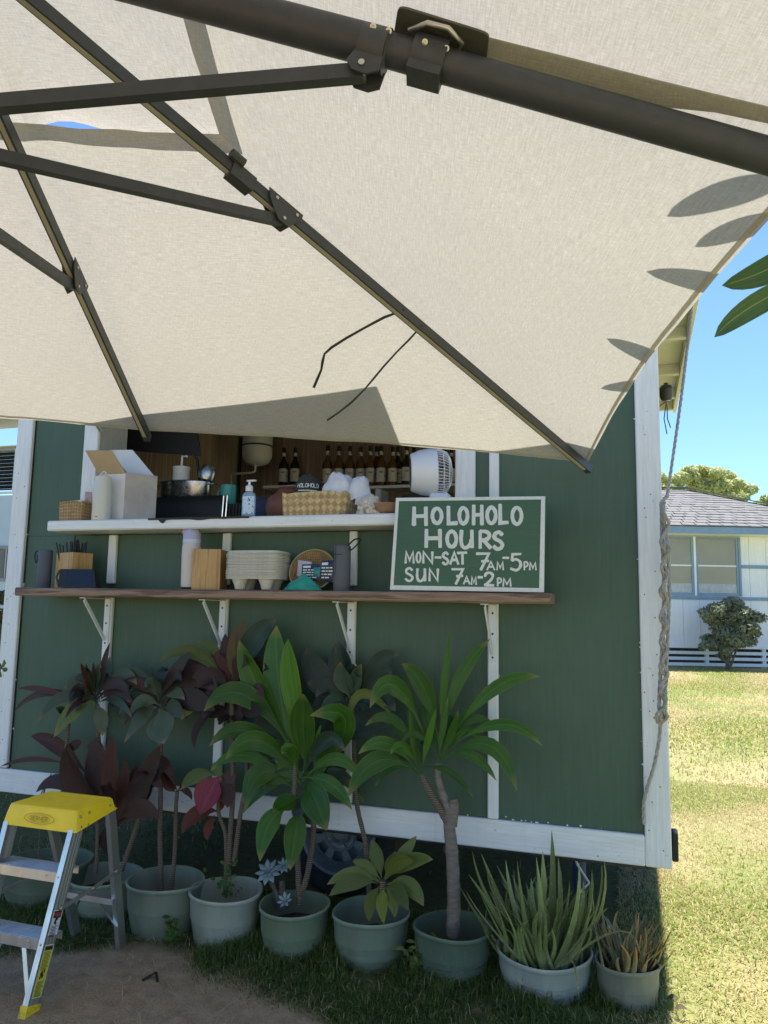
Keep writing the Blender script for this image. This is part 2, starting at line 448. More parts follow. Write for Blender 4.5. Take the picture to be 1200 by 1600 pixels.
# ------------------------------------------------------------------ the trailer
F = 3.0                       # face of the plywood panels
XL, XR = -2.93, 0.10
ZB, ZT = 0.40, 2.62
BACK = 5.3
tr = thing('food_trailer', 'green plywood food trailer with white trim and an open serving hatch', 'food trailer', (-1.4, 4.1, 0))
def wx(px, py=900, Y=F): return at(px, py, Y=Y).x
bat = [(wx(170.5), wx(182.5)), (wx(348.5), wx(361)), (wx(547), wx(559)), (wx(763.5), wx(779.5))]
winL, winR = wx(150, 730, F - .02), wx(711, 740, F - .02)
SILL, HEAD = 1.60, 2.36
edges = [XL + .10] + [(a + b) / 2 for a, b in bat] + [.03]
for i in range(5):            # lower panels; the outer ones run up to the eave
    MB().box((edges[i] + .001, F, ZB + .04), (edges[i + 1] - .001, F + .018, ZT if i == 4 else SILL)).build('wall_panel', M_green, tr)
MB().box((edges[0] + .001, F, SILL + .001), (winL - .02, F + .018, ZT)).build('wall_panel', M_green, tr)
MB().box((winR + .02, F, SILL + .001), (edges[4] - .001, F + .018, ZT)).build('wall_panel', M_green, tr)
MB().box((winL - .018, F, HEAD + .04), (winR + .018, F + .018, ZT)).build('wall_panel', M_green, tr)
# trims
yb = F - .022
def board(name, x0, x1, z0, z1, mat=M_white, y0=yb, y1=F - .0005, b=.004):
    return MB().box((x0, y0, z0), (x1, y1, z1), b).build(name, mat, tr)
xl0, xl1 = wx(14, 830, yb), wx(38, 830, yb)
xr0 = wx(998, 900, yb)
board('corner_board', xl0, xl1, ZB + .101, ZT)
board('corner_board', xr0, XR + .004, ZB - .008, ZT)
board('trim_board', xl0, xr0 - .001, ZB - .008, ZB + .097, M_whiteh)
for a, b in bat: board('batten', a, b, ZB + .099, 1.325)
for a, b in bat: board('batten', a, b, 1.372, SILL)
board('batten', wx(764, 740, yb), wx(779, 740, yb), SILL + .05, ZT)
wl0 = wx(127, 740, yb)
board('window_frame', wl0, winL, SILL + .05, HEAD + .06)
board('window_frame', winR, wx(742, 740, yb), SILL + .05, HEAD + .06)
board('window_frame', winL + .001, winR - .001, HEAD, HEAD + .06, M_whiteh)
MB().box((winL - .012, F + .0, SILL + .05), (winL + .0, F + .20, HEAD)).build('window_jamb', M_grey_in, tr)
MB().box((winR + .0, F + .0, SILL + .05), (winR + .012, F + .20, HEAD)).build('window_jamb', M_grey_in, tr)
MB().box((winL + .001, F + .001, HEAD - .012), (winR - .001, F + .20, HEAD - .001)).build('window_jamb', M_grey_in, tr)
# flaking paint along the edges of the boards
fl = MB()
for i in range(46):
    k = random.choice([0, 0, 0, 0, 1, 2, 3])
    if k == 0: x = rnd(xl1, -.02); z = ZB + .098 + abs(random.gauss(0, .004)); x = x if random.random() < .5 else random.gauss(-.43, .05)
    elif k == 1: x = xl1 + abs(random.gauss(0, .003)); z = rnd(.5, 2.2)
    elif k == 2: x = xr0 - abs(random.gauss(0, .002)); z = rnd(.5, 2.2)
    else: a, b = random.choice(bat); x = b + abs(random.gauss(0, .002)); z = rnd(.5, 1.6)
    r = rnd(.0015, .006); n = 5
    fl.add([(x + r * rnd(.6, 1.3) * math.cos(2 * PI * j / n), F - .0012 - i * 1e-6, z + r * rnd(.5, 1) * math.sin(2 * PI * j / n)) for j in range(n)], [tuple(range(n - 1, -1, -1))])
fl.build('paint_flakes', M_white, tr, 0, 'stuff')
nl = MB()
for i in range(46):
    x, z = random.choice([(rnd(xr0 + .01, XR - .01), rnd(.45, 2.4)), (rnd(xl0 + .02, xl1 - .01), rnd(.5, 2.1)), (rnd(-2.7, 0), rnd(ZB, ZB + .09))])
    nl.lathe([(0.0026, 0), (.0026, .0006), (0, .0008)], (x, yb - .0002, z), 6, Matrix.Rotation(PI / 2, 4, 'X'))
nl.build('nail_heads', M_brown, tr, 30, 'stuff')
# counter (white, upper) and plank shelf (lower)
cl = at(73, 817, Y=2.83); crr = at(718, 806, Y=2.83)
ct = at(330, 808, Y=2.83).z; CT = ct
MB().box((cl.x, 2.83, CT - .047), (winR + .06, 3.24, CT), .006).build('counter', M_whiteh, tr)
sl = at(23, 926, Y=2.78); srr = at(859, 933, Y=2.78)
ST = 1.345
pk = MB(); N = 60; top = []; P = []
for i in range(N + 1):
    x = sl.x + (srr.x - sl.x) * i / N
    wv = .0035 * noise.noise(V((x * 5, 0, 0))); wy = .004 * noise.noise(V((x * 6, 3, 0)))
    z1 = ST + wv * .3; z0 = ST - .038 + wv
    r = .006
    P.append([(x, 2.975, z0), (x, 2.78 + wy + r, z0), (x, 2.78 + wy, z0 + r), (x, 2.78 + wy, z1 - r), (x, 2.78 + wy + r, z1), (x, 2.975, z1)])
pk.grid(P); n0 = len(pk.v)
pk.f.append(tuple(range(6))); pk.f.append(tuple(range(n0 - 1, n0 - 7, -1)))
pk.build('plank_shelf', M_plank, tr, 40)
# brackets
for i, (a, b) in enumerate(bat):
    c = (a + b) / 2; w = min(b - a - .004, .03); y = yb - .0015
    br = MB()
    br.box((c - w / 2, y - .004, 1.085), (c + w / 2, y, ST - .040), .001)
    br.box((c - w / 2, 2.80, ST - .0445), (c + w / 2, y - .0045, ST - .0405), .001)
    br.bar((c, y - .007, 1.115), (c, 2.815, ST - .05), .016, .006, (1, 0, 0))
    o = br.build('shelf_bracket', M_whitepl, tr)
    for z in (1.10, 1.19, 1.27): MB().lathe([(.0045, 0), (.004, .002), (0, .0025)], (c, y - .0045, z), 8, Matrix.Rotation(PI / 2, 4, 'X')).build('screw', M_under, o)
# hatch flap: a lifted plywood flap hinged above the opening
fo = MB(); zf = 2.40
a = [(winL - .02, F - .03, zf), (winR + .0, F - .03, zf), (winR + .0, F - .03, zf + .02), (winL - .02, F - .03, zf + .02)]
yo = 2.111 + .34 * (2.55 - 1.93)
b = [(winL - .02, yo, 2.53), (winR + .0, yo, 2.53), (winR + .0, yo, 2.55), (winL - .02, yo, 2.55)]
fo.hexa(b, a); fo.build('serving_hatch', M_green, tr, 0)
for x in (winL + .02, winR - .04): MB().tube([(x, F - .025, 2.1), (x, yo + .1, 2.52)], .009, 8).build('hatch_strut', M_bolt, tr)
# the other walls, floor, roof
for y0_, y1_, z0_, z1_ in ((F + .02, 3.95, ZB, ZT), (4.85, BACK, ZB, ZT), (3.951, 4.849, 2.3, ZT)):      # doorway added in the unseen side wall to brighten the interior
    MB().box((XR - .02, y0_, z0_), (XR, y1_, z1_)).build('side_wall', M_green, tr)
    MB().box((XR - .026, y0_ + .03, z0_ + .06), (XR - .0205, y1_ - .03, z1_ - .03)).build('inner_lining', M_offwhite, tr)
MB().box((XL, F + .02, ZB), (XL + .02, BACK, ZT)).build('side_wall', M_green, tr)
MB().box((XL + .021, BACK - .02, ZB), (XR - .021, BACK, ZT)).build('rear_wall', M_green, tr)
MB().box((XL + .021, F + .021, ZB + .0), (XR - .021, BACK - .021, ZB + .05)).build('trailer_floor', M_under, tr)
rx0, rx1, ry0, ry1 = XL - .2, .29, 2.80, 5.32
MB().box((rx0, ry0, ZT + .085), (rx1, ry1, ZT + .11)).build('roof', M_cream, tr)
MB().box((XL + .021, F + .021, ZT - .03), (XR - .021, BACK - .021, ZT - .01)).build('ceiling', M_offwhite, tr)
board('fascia_board', rx0, rx1, ZT + .0, ZT + .084, M_cream, ry0, ry0 + .02, .002)
MB().box((rx1 - .022, ry0 + .021, ZT - .005), (rx1, ry1, ZT + .084), .002).build('fascia_board', M_cream, tr)
MB().box((XR + .001, F + .0, ZT + .06), (rx1 - .023, ry1 - .02, ZT + .084)).build('soffit_board', M_cream, tr)
for y in (3.25, 3.85, 4.45, 4.95, 5.25):
    MB().box((XR + .001, y, ZT - .0), (rx1 - .023, y + .038, ZT + .059), .002).build('rafter_tail', M_cream, tr)
p = at(1038, 606, Z=ZT - .02)
sl_ = MB(); sl_.lathe([(.0, 0), (.03, .002), (.036, .02), (.036, .07), (.025, .085), (0, .09)], (.20, 4.62, ZT - .10), 16, Matrix.Rotation(.35, 4, 'X')); sl_.tube([(.20, 4.62, ZT - .02), (.20, 4.62, ZT)], .012, 8)
so = sl_.build('eave_lamp', M_darkgrey, tr); MB().lathe([(0, -.002), (.026, 0), (.026, .004)], (.20, 4.62, ZT - .105), 16, Matrix.Rotation(.35, 4, 'X')).build('lamp_lens', M_steel, so)
cb = MB()
for k in range(2):
    cb.tube([(.12, 5.0, ZT - .03), (.17, 5.0, ZT - .04), (.215, 5.0, ZT - .01), (.21 + .01 * k, 5.0, ZT - .05), (.20 + .02 * k, 5.0, ZT - .12), (.215 + .022 * k, 5.0, ZT - .22 + .04 * k)], .0035, 6)
cb.build('cable', M_black, tr)
q = at(1034, 655, Y=5.28)
MB().hexa([(XR + .002, 5.24, q.z + .10), (XR + .08, 5.24, q.z - .01), (XR + .002, 5.24, q.z - .06), (XR + .001, 5.24, q.z)], [(XR + .002, 5.29, q.z + .10), (XR + .08, 5.29, q.z - .01), (XR + .002, 5.29, q.z - .06), (XR + .001, 5.29, q.z)]).build('rear_gusset', M_brown, tr, 0)
mk = at(1052, 1320, Y=3.03)
MB().box((XR + .005, 3.0, mk.z - .05), (XR + .027, 3.06, mk.z + .05), .004).build('side_marker', M_black, tr)
MB().hexa([(XL - 2.6, F + .1, 3.0), (XL - .002, F + .1, 2.58), (XL - .002, BACK, 2.58), (XL - 2.6, BACK, 3.0)], [(XL - 2.6, F + .1, 3.03), (XL - .002, F + .1, 2.61), (XL - .002, BACK, 2.61), (XL - 2.6, BACK, 3.03)]).build('shade_slab', M_grey_in, tr, 0)  # unseen sloping slab, added to shade the ground left of the trailer
# underneath: chassis rails, axle, wheels, hanging wiring
for y in (3.25, 5.0): MB().box((XL + .05, y, ZB - .10), (XR - .06, y + .06, ZB - .002), .004).build('chassis_rail', M_under, tr)
for x in (-2.5, -1.7, -.9, -.2): MB().box((x, 3.311, ZB - .09), (x + .05, 4.999, ZB - .003), .003).build('cross_member', M_under, tr)
wc = at(537, 1338, Y=3.42)
WZ = .27
MB().tube([(wc.x, 3.46, WZ), (wc.x, 4.98, WZ)], .032, 10).build('axle', M_under, tr)
RX = Matrix.Rotation(PI / 2, 4, 'X')
for yy, sgn in ((3.42, 1), (5.02, -1)):
    wh = bpy.data.objects.new('wheel', None); COL.objects.link(wh); wh.parent = tr; wh.location = V((wc.x, yy, WZ)) - tr.location
    ty = MB(); ty.lathe([(.175, -.07), (.20, -.088), (.245, -.09), (.268, -.07), (.272, 0), (.268, .07), (.245, .09), (.20, .088), (.175, .07)], (wc.x, yy, WZ), 40, RX); ty.build('tyre', M_tyre, wh)
    rm = MB()
    rm.lathe([(.176, .075), (.178, .085), (.165, .084), (.158, .06), (.150, .03), (.135, .045), (.125, .052)], (wc.x, yy, WZ), 40, RX)
    rm.lathe([(.082, .056), (.07, .045), (.05, .045), (.046, .075), (.03, .082), (.026, .07), (0, .07)], (wc.x, yy, WZ), 32, RX)
    # disc with eight window holes: spokes between two rings
    for k in range(8):
        a0 = 2 * PI * (k + .18) / 8; a1 = 2 * PI * (k + .62) / 8
        q = []
        for r in (.0815, .1255):
            for a in (a0, a1): q.append((wc.x + r * math.cos(a), yy - (.056 if r < .1 else .0518), WZ + r * math.sin(a)))
        rm.add(q + [(x, y + .012, z) for x, y, z in q], [(0, 1, 3, 2), (4, 6, 7, 5), (0, 2, 6, 4), (1, 5, 7, 3)])
    rm.lathe([(.17, -.06), (.15, .0), (0, .0)], (wc.x, yy, WZ), 32, RX)
    for k in range(5):
        a = 2 * PI * k / 5
        rm.lathe([(.010, .046), (.009, .058), (0, .06)], (wc.x + .06 * math.cos(a), yy, WZ + .06 * math.sin(a)), 6, RX)
    rm.build('rim', M_rim, wh)
# loose wiring and a blue jack under the right end
jk = at(905, 1375, Y=3.6)
MB().tube([(jk.x, 3.6, 0), (jk.x, 3.6, ZB - .01)], .03, 12).build('corner_jack', simple('blue_jack', (.05, .07, .16), .5), tr)
w0 = at(897, 1345, Y=3.35)
MB().tube([(w0.x, 3.35, ZB - .02), (w0.x - .01, 3.34, ZB - .08), (w0.x + .015, 3.34, ZB - .14), (w0.x + .06, 3.33, ZB - .20), (w0.x + .02, 3.32, ZB - .24)], .005, 6).build('cable', M_whitepl, tr)

# interior: reed lining, back shelves, work counter, hood
RYB = 5.20
rd = MB()
for i in range(330):
    x = XL + .04 + i * .009; r = .0048 * rnd(.85, 1.1)
    yj = RYB + rnd(0, .003)
    z0, z1 = 1.2, ZT - .03
    rd.add([(x - r, yj, z0), (x, yj - r, z0), (x + r, yj, z0), (x - r, yj, z1), (x, yj - r, z1), (x + r, yj, z1)], [(0, 1, 4, 3), (1, 2, 5, 4)])
t = NT('reed_lining'); c = t.coord(scale=(110, 110, 2)); t.color(t.ramp(t.noise(c, 1, 3), [(.3, (.22, .16, .115)), (.55, (.38, .285, .205)), (.75, (.52, .41, .31))])); t.set(Roughness=.7)
for i in range(200):
    y = F + .06 + i * .0105; r = .0052 * rnd(.85, 1.1); xj = XL + .024 + rnd(0, .002)
    rd.add([(xj, y - r, 1.2), (xj + r, y, 1.2), (xj, y + r, 1.2), (xj, y - r, ZT - .03), (xj + r, y, ZT - .03), (xj, y + r, ZT - .03)], [(0, 1, 4, 3), (1, 2, 5, 4)])
rd.build('reed_lining', t.m, tr, 0, 'stuff')
MB().box((XL + .03, RYB + .008, ZB + .06), (XR - .03, RYB + .02, ZT - .03)).build('inner_wall', M_brown, tr)
SHELF_A = at(440, 758, Y=5.0).z; SHELF_B = at(640, 757, Y=5.0).z
xs0, xs1, xs2 = wx(420, 770, 5.0), wx(470, 770, 5.0), wx(585, 770, 5.0)
MB().box((xs0 - .05, 5.0, SHELF_A - .02), (xs1, RYB - .006, SHELF_A)).build('back_shelf', M_cream, tr)
MB().box((xs1 + .05, 5.0, SHELF_B - .02), (XR - .05, RYB - .006, SHELF_B)).build('back_shelf', M_cream, tr)
MB().box((xs2, 5.02, SHELF_B - .25), (xs2 + .04, RYB - .007, SHELF_B - .021)).build('shelf_post', M_white, tr)
MB().box((XL + .05, F + .245, CT - .12), (XR - .05, 3.95, CT - .02), .004).build('work_counter', M_steel, tr)
# dark ventilation hood over the griddle (wedge under the ceiling)
h0 = at(172, 700, Y=3.7); h1 = at(330, 712, Y=3.7)
hm = MB(); hz = at(250, 708, Y=3.6).z
hm.hexa([(XL + .03, 3.45, hz + .02), (h1.x, 3.6, hz - .03), (h1.x - .25, 3.9, hz + .12), (XL + .03, 3.9, hz + .12)], [(XL + .03, 3.45, hz + .35), (h1.x - .1, 3.6, hz + .35), (h1.x - .25, 3.9, hz + .35), (XL + .03, 3.9, hz + .35)])
hm.build('range_hood', M_black, tr, 0)

# ------------------------------------------------------------------ leaves (shared builder)
def qbez(b, m, t, s):
    c = m * 2 - (b + t) * .5
    return b * (1 - s) ** 2 + c * 2 * s * (1 - s) + t * s * s
def leaf(parent, b, m, t, w, mat, hint=V((0, -1, .25)), fold=.25, pet=.16, n=11, roll=0.0, curl=0.0, wave=.0, name='leaf', power=.75):
    """one blade from b through m to t; w full width; pet = bare stalk share"""
    b, m, t = V(b), V(m), V(t)
    P = []; UVS = []
    cols = (-1, -.55, 0, .55, 1)
    ph = rnd(0, 6)
    L = (m - b).length + (t - m).length
    prev = None
    for i in range(n + 1):
        s = i / n
        p = qbez(b, m, t, s); tg = (qbez(b, m, t, min(1, s + .02)) - qbez(b, m, t, max(0, s - .02))).normalized()
        h = V(hint); h = h - tg * h.dot(tg)
        if h.length < .15: h = prev if prev is not None else tg.orthogonal()
        h = h.normalized(); 
        if prev is not None:
            h = (h * .5 + (prev - tg * prev.dot(tg)) * .5).normalized()
        prev = h
        sd = tg.cross(h).normalized()
        if roll: 
            R_ = Matrix.Rotation(roll * s, 3, tg); h2 = R_ @ h; sd = R_ @ sd
        else: h2 = h
        if s < pet: ww = .09 + .10 * (s / max(pet, 1e-3)) ** 2
        else:
            q = (s - pet) / (1 - pet)
            ww = max(.015, (math.sin(PI * min(1, q * .97 + .03) ** .85)) ** power)
            ww = max(ww, .19 * (1 - q * 3)) if q < .33 else ww
        hw = w / 2 * ww
        row = []; ur = []
        for c in cols:
            lift = fold * hw * (abs(c) ** 1.3) - curl * hw * c * c * s
            lift += wave * w * math.sin(s * 15 + ph + c * 1.3) * abs(c) * ww
            row.append(p + sd * (c * hw) + h2 * lift); ur.append((.5 + c / 2, s))
        P.append(row); UVS.append(ur)
    mb = MB(); mb.grid(P, UVS)
    return mb.build(name, mat, parent, 80)
M_ti = leaf_mat('ti_leaf_green', (.036, .118, .012), (.16, .22, .03), (.10, .18, .04), .24, .24, (.24, .22, .06))
M_tibright = leaf_mat('ti_leaf_fresh_green', (.080, .215, .018), (.22, .28, .05), (.14, .25, .05), .26, .35)
M_tidark = leaf_mat('ti_leaf_blackish_green', (.019, .043, .024), (.05, .05, .03), (.03, .05, .03), .30, .08, (.12, .09, .05))
M_tigrey = leaf_mat('ti_leaf_bronze_green', (.052, .082, .050), (.14, .11, .06), (.06, .07, .05), .38, .12, (.22, .15, .07))
M_burg = leaf_mat('ti_leaf_burgundy', (.070, .026, .022), (.07, .03, .02), (.065, .022, .02), .40, .15)
M_burg2 = leaf_mat('ti_leaf_dark_plum', (.044, .023, .021), (.05, .03, .025), (.045, .022, .02), .42, .12)
M_pink = leaf_mat('ti_leaf_pink', (.30, .045, .065), (.22, .05, .04), (.36, .09, .09), .38, .3)
M_red = leaf_mat('ti_leaf_dull_red', (.14, .035, .022), (.20, .08, .03), (.18, .05, .03), .42, .3)
M_olive = leaf_mat('ti_leaf_olive', (.11, .155, .038), (.24, .22, .06), (.12, .15, .05), .4, .25, (.26, .18, .08))
M_tanleaf = leaf_mat('ti_leaf_dried_tan', (.14, .10, .05), (.22, .15, .07), (.10, .09, .04), .6, .2)
M_pale = leaf_mat('ti_leaf_yellow_green', (.15, .19, .03), (.34, .30, .07), (.20, .25, .07), .4, .3)
M_plum = leaf_mat('frangipani_leaf', (.045, .10, .03), (.16, .22, .07), (.22, .26, .09), .4, .12)

# ------------------------------------------------------------------ the cantilever umbrella
H = V((-1.12, .80, 2.46)); C1 = V((-.14, 2.61, 1.77)); MF = V((-1.58, 2.18, 1.86)); RM_ = V((.30, 1.19, 1.96))
ex = (C1 - MF) / 1.5; ey = (C1 - RM_ + V((0, 0, .05))) / 1.5
CB = C1 - ex * 1.5 - ey * 1.5
AX = ex.cross(ey).normalized()
C2 = CB - ex * 1.5 + ey * 1.5; C3 = CB + ex * 1.5 - ey * 1.5; C4 = CB - ex * 1.5 - ey * 1.5
ML = CB - ex * 1.5; MBk = CB - ey * 1.5
um = thing('cantilever_umbrella', 'large square beige umbrella with dark frame stretched over the whole view', 'umbrella', (1.0, 1.4, 0))
ring = [MF, C1, RM_, C3, MBk, C4, ML, C2]
HA = H + V((0, 0, .03))
def cpt(A, B, s, w, lift=0.0, scal=.03, sag=.016):
    E_ = A * (1 - w) + B * w
    sc = 1 - scal * math.sin(PI * w) * max(0, (s - .4) / .6) ** 2
    p = HA + (E_ - HA) * s * sc
    return p + AX * (lift - sag * math.sin(PI * w) * s)
for i in range(8):
    A, B = ring[i], ring[(i + 1) % 8]
    for kind in (0, 1):
        s0, s1, ns = ((.295, 1.0, 18), (.0, .327, 8))[kind]
        P = []; U = []
        EL = (A - B).length
        corner_first = (i % 2 == 1)
        for a in range(ns + 1):
            s = s0 + (s1 - s0) * a / ns; row = []; ur = []
            for b in range(17):
                w = b / 16
                lift = 0.012
                if kind == 1: lift = .012 + (.03 + .02 * math.sin(PI * w)) * (s / .327) + .006 * math.sin(w * 9 + i) * math.sin(PI * w) * (s / .327)
                if kind == 1 and i == 0: lift += .026 * math.exp(-((w - .13) / .17) ** 2) * (s / .327) ** 3 * min(1, w * 14)
                # tension ripples close to the hem and the corner
                rip = 0
                if kind == 0: rip = .007 * noise.noise(V((w * 5 + i * 7, s * 3, 0))) * math.sin(PI * w) + .004 * math.sin(w * 26 + i) * max(0, s - .9) * 8 * math.sin(PI * w)
                row.append(cpt(A, B, s, w, lift + rip)); mid = w if not corner_first else 1 - w
                ur.append((mid * EL * s, s * 1.6))
            P.append(row); U.append(ur)
        o = MB().grid(P, U).build(('canopy_panel', 'vent_panel')[kind], M_canopy, um, 80)
        if kind == 0:      # sewn hem
            pts = [cpt(A, B, .996, w / 24, .011) for w in range(25)]
            hm = MB(); Q = []
            for k, p in enumerate(pts):
                inn = (HA - p).normalized()
                Q.append([p, p + inn * .005 - AX * .0015, p + inn * .011])
            hm.grid(Q, [[(x * .02, y * .02) for y in range(3)] for x in range(len(Q))]); hm.build('hem', M_canopy, o, 80)
def rib(A, B, w=.021, h=.027, drop=.012, strip=True, ext=.0):
    t = (B - A).normalized(); B = B + t * ext
    u = AX - t * AX.dot(t); u.normalize()
    a = A - u * (drop + h / 2); b = B - u * (h * .5 - .004)
    m = MB(); m.bar(a, b, w, h, u)
    o = m.build('rib', M_dark, um, 0)
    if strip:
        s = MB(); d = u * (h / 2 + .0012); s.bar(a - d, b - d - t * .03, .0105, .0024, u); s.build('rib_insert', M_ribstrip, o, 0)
    return a, b, u
ribs = {}
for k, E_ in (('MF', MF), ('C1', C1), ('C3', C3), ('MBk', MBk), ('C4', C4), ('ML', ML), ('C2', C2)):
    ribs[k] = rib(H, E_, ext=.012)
Lh = V((-1.14, .75, 2.0))
hb = MB(); hb.lathe([(0, .05), (.09, .05), (.10, .03), (.10, -.03), (.05, -.06), (0, -.06)], H - V((0, 0, .02)), 20); hb.build('top_hub', M_dark, um)
hb = MB(); hb.lathe([(0, -.06), (.05, -.06), (.085, -.03), (.085, .03), (.03, .05), (.03, .35), (0, .35)], Lh, 20); hb.build('lower_hub', M_dark, um)
def joint(p, tdir, side, ln=.10, h=.05):
    """clevis: two cheek plates, a pivot boss and rivets"""
    t = tdir.normalized(); u = (AX - t * AX.dot(t)).normalized(); r = t.cross(u)
    m = MB()
    for sgn in (-1, 1):
        q = [(-.5, .36), (.5, .36), (.5, .1), (.25, -.75), (-.05, -.75), (-.42, -.05)]
        a = [p + t * (x * ln) + u * (y * h) + r * (sgn * .0135) for x, y in q]
        b = [v + r * (sgn * .003) for v in a]
        n = len(q); m.add(a + b, [tuple(range(n - 1, -1, -1)), tuple(range(n, 2 * n))] + [(i, (i + 1) % n, n + (i + 1) % n, n + i) for i in range(n)])
    o = m.build('strut_joint', M_dark, um, 0)
    for x, y in ((-.25, .15), (.35, .12), (.08, -.5)):
        c = p + t * (x * ln) + u * (y * h)
        MB().tube([c - r * .0185, c + r * .0185], .0042, 8).build('rivet', M_bolt, o, 30)
    return p + t * (.08 * ln) - u * (.5 * h)
for k, f_ in (('C1', .377), ('MF', .5345), ('C2', .377), ('C3', .377), ('C4', .377), ('ML', .53), ('MBk', .53)):
    a, b, u = ribs[k]
    p = a + (b - a) * f_
    e = joint(p, b - a, 0)
    m = MB(); m.bar(Lh, e, .018, .023, u); m.build('strut', M_dark, um, 0)
# vent clip on the corner rib just inside the strut joint
for k in ('C1',):
    a, b, u = ribs[k]; t = (b - a).normalized(); p = a + (b - a) * .325; r = t.cross(u)
    m = MB(); m.bar(p - t * .03 - u * .004, p + t * .03 - u * .004, .03, .036, u); m.tube([p - t * .045 + u * .02 + r * .016, p - t * .01 + u * .02 + r * .016], .011, 10)
    m.build('vent_clip', M_dark, um, 0)
    m = MB(); q = p + r * .02 + u * .012; w_ = p - t * .14 + u * .03 + r * .012
    m.add([q, q + t * .012, w_ + t * .004, w_ - t * .004], [(0, 1, 2, 3)]); m.build('vent_tab', M_canopy, um, 0)
# boom: telescoping tube under the right-hand ridge
nb = (RM_ - H).cross(V((0, 0, 1)))
b1 = at_pl(300, 2, H, nb); b2 = at_pl(650, 88, H, nb); b3 = at_pl(1195, 247, H, nb)
bd = (b3 - b1).normalized(); b0 = b1 - bd * .40; b4 = b3 + bd * .85
bs = at_pl(606, 78, H, nb)
m = MB(); m.tube([b0, bs], .0295, 24); m.tube([bs, bs + bd * .004], [.0295, .025], 24); m.build('boom', M_dark, um, 40)
m = MB(); m.tube([bs - bd * .05, b4], .0255, 24); m.build('boom', M_dark, um, 40)
bu = (V((0, 0, 1)) - bd * bd.z).normalized(); br_ = bd.cross(bu)
m = MB(); cpos = at_pl(672, 92, H, nb)
m.tube([cpos - bd * .026, cpos + bd * .026], .0312, 24); m.bar(cpos - bd * .026 - bu * .026, cpos + bd * .026 - bu * .026, .044, .022, bu)
o = m.build('sliding_clamp', M_dark, um, 40)
toward = (CP - cpos).normalized()
def faceat(c, px, py, r):      # point on the tube surface towards the camera
    q = at_pl(px, py, c, toward); off = (q - c); off -= bd * off.dot(bd); L_ = min(off.length, r * .95)
    return q + toward * (math.sqrt(max(0, r * r - L_ * L_)) + .0005)
s = MB()
for px, py in ((664, 66), (697, 76)):
    q = faceat(cpos, px, py, .0312); MB().lathe([(.0045, -.002), (.0045, .001), (.002, .0015), (0, .0005)], q, 10, toward.to_track_quat('Z', 'Y').to_matrix().to_4x4()).build('screw', M_bolt, o, 30)
jp = at_pl(586, 78, H, nb)
m = MB(); m.tube([jp - bd * .022, jp + bd * .020], .0325, 24)
for sg in (-1, 1):
    q = [jp + bd * x - bu * y + br_ * (sg * .018) for x, y in ((-.022, .02), (.022, .02), (.022, .046), (.006, .056), (-.018, .055), (-.03, .042))]
    m.add(q + [v + br_ * sg * .004 for v in q], [(5, 4, 3, 2, 1, 0), (6, 7, 8, 9, 10, 11)] + [(i, (i + 1) % 6, 6 + (i + 1) % 6, 6 + i) for i in range(6)])
o = m.build('strut_joint', M_dark, um, 40)
s = MB()
for px, py in ((584, 42), (608, 49)):
    q = faceat(jp, px, py, .0325); MB().lathe([(.005, -.002), (.005, .001), (.002, .0015), (0, .0005)], q, 10, toward.to_track_quat('Z', 'Y').to_matrix().to_4x4()).build('screw', M_bolt, o, 30)
pv = jp - bu * .042 - bd * .006; MB().tube([pv - br_ * .025, pv + br_ * .025], .005, 10).build('pivot_bolt', M_bolt, o, 30)
m = MB(); m.bar(Lh, pv, .020, .023, bu); m.build('strut', M_dark, um, 0)
# handle plate with rounded corners, lying behind the clamp under the cloth
n3 = (RM_ - HA).cross(C3 - HA).normalized()
if n3.z < 0: n3 = -n3
def p3(px, py, off=.028): return at_pl(px, py, HA - n3 * off, n3)
def rounded(poly, r=.16, k=5):
    out = []; n = len(poly)
    for i in range(n):
        p0, p1, p2 = poly[i - 1], poly[i], poly[(i + 1) % n]
        a = p1 + (p0 - p1) * r; b = p1 + (p2 - p1) * r
        for j in range(k + 1):
            t_ = j / k; out.append(a * (1 - t_) ** 2 + p1 * 2 * t_ * (1 - t_) + b * t_ * t_)
    return out
pl_ = rounded([V((622, 10)), V((764, 54)), V((758, 108)), V((612, 74))], .12)
A_ = [p3(x, y) for x, y in pl_]; n = len(A_); m = MB()
m.add(A_ + [p + n3 * .004 for p in A_], [tuple(range(n)), tuple(range(2 * n - 1, n - 1, -1))] + [(i, n + i, n + (i + 1) % n, (i + 1) % n) for i in range(n)])
m.build('handle_plate', M_darkplate, um, 30)
m = MB(); m.tube([p3(640, 47, .04), p3(668, 36, .046), p3(700, 44, .046), p3(722, 66, .04), p3(714, 82, .04)], .004, 10); m.build('handle_bail', M_bolt, um, 60)
# doubled cloth strip along the ridge, a darker band beside the boom
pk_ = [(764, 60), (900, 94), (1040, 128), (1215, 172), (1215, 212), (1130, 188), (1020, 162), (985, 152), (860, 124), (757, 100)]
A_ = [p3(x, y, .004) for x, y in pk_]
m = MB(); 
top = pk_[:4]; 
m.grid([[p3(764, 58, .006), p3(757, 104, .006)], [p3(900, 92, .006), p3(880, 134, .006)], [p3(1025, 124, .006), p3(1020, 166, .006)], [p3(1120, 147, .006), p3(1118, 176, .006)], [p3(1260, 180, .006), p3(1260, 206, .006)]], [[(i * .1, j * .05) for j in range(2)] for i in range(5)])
m.build('cloth_strip', M_canopy, um, 0)
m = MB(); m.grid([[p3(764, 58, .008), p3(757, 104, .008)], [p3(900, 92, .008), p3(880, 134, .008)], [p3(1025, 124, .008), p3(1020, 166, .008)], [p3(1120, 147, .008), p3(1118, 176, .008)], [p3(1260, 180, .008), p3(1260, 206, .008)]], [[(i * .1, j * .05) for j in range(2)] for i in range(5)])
m.build('cloth_strip', M_canopy, um, 0)
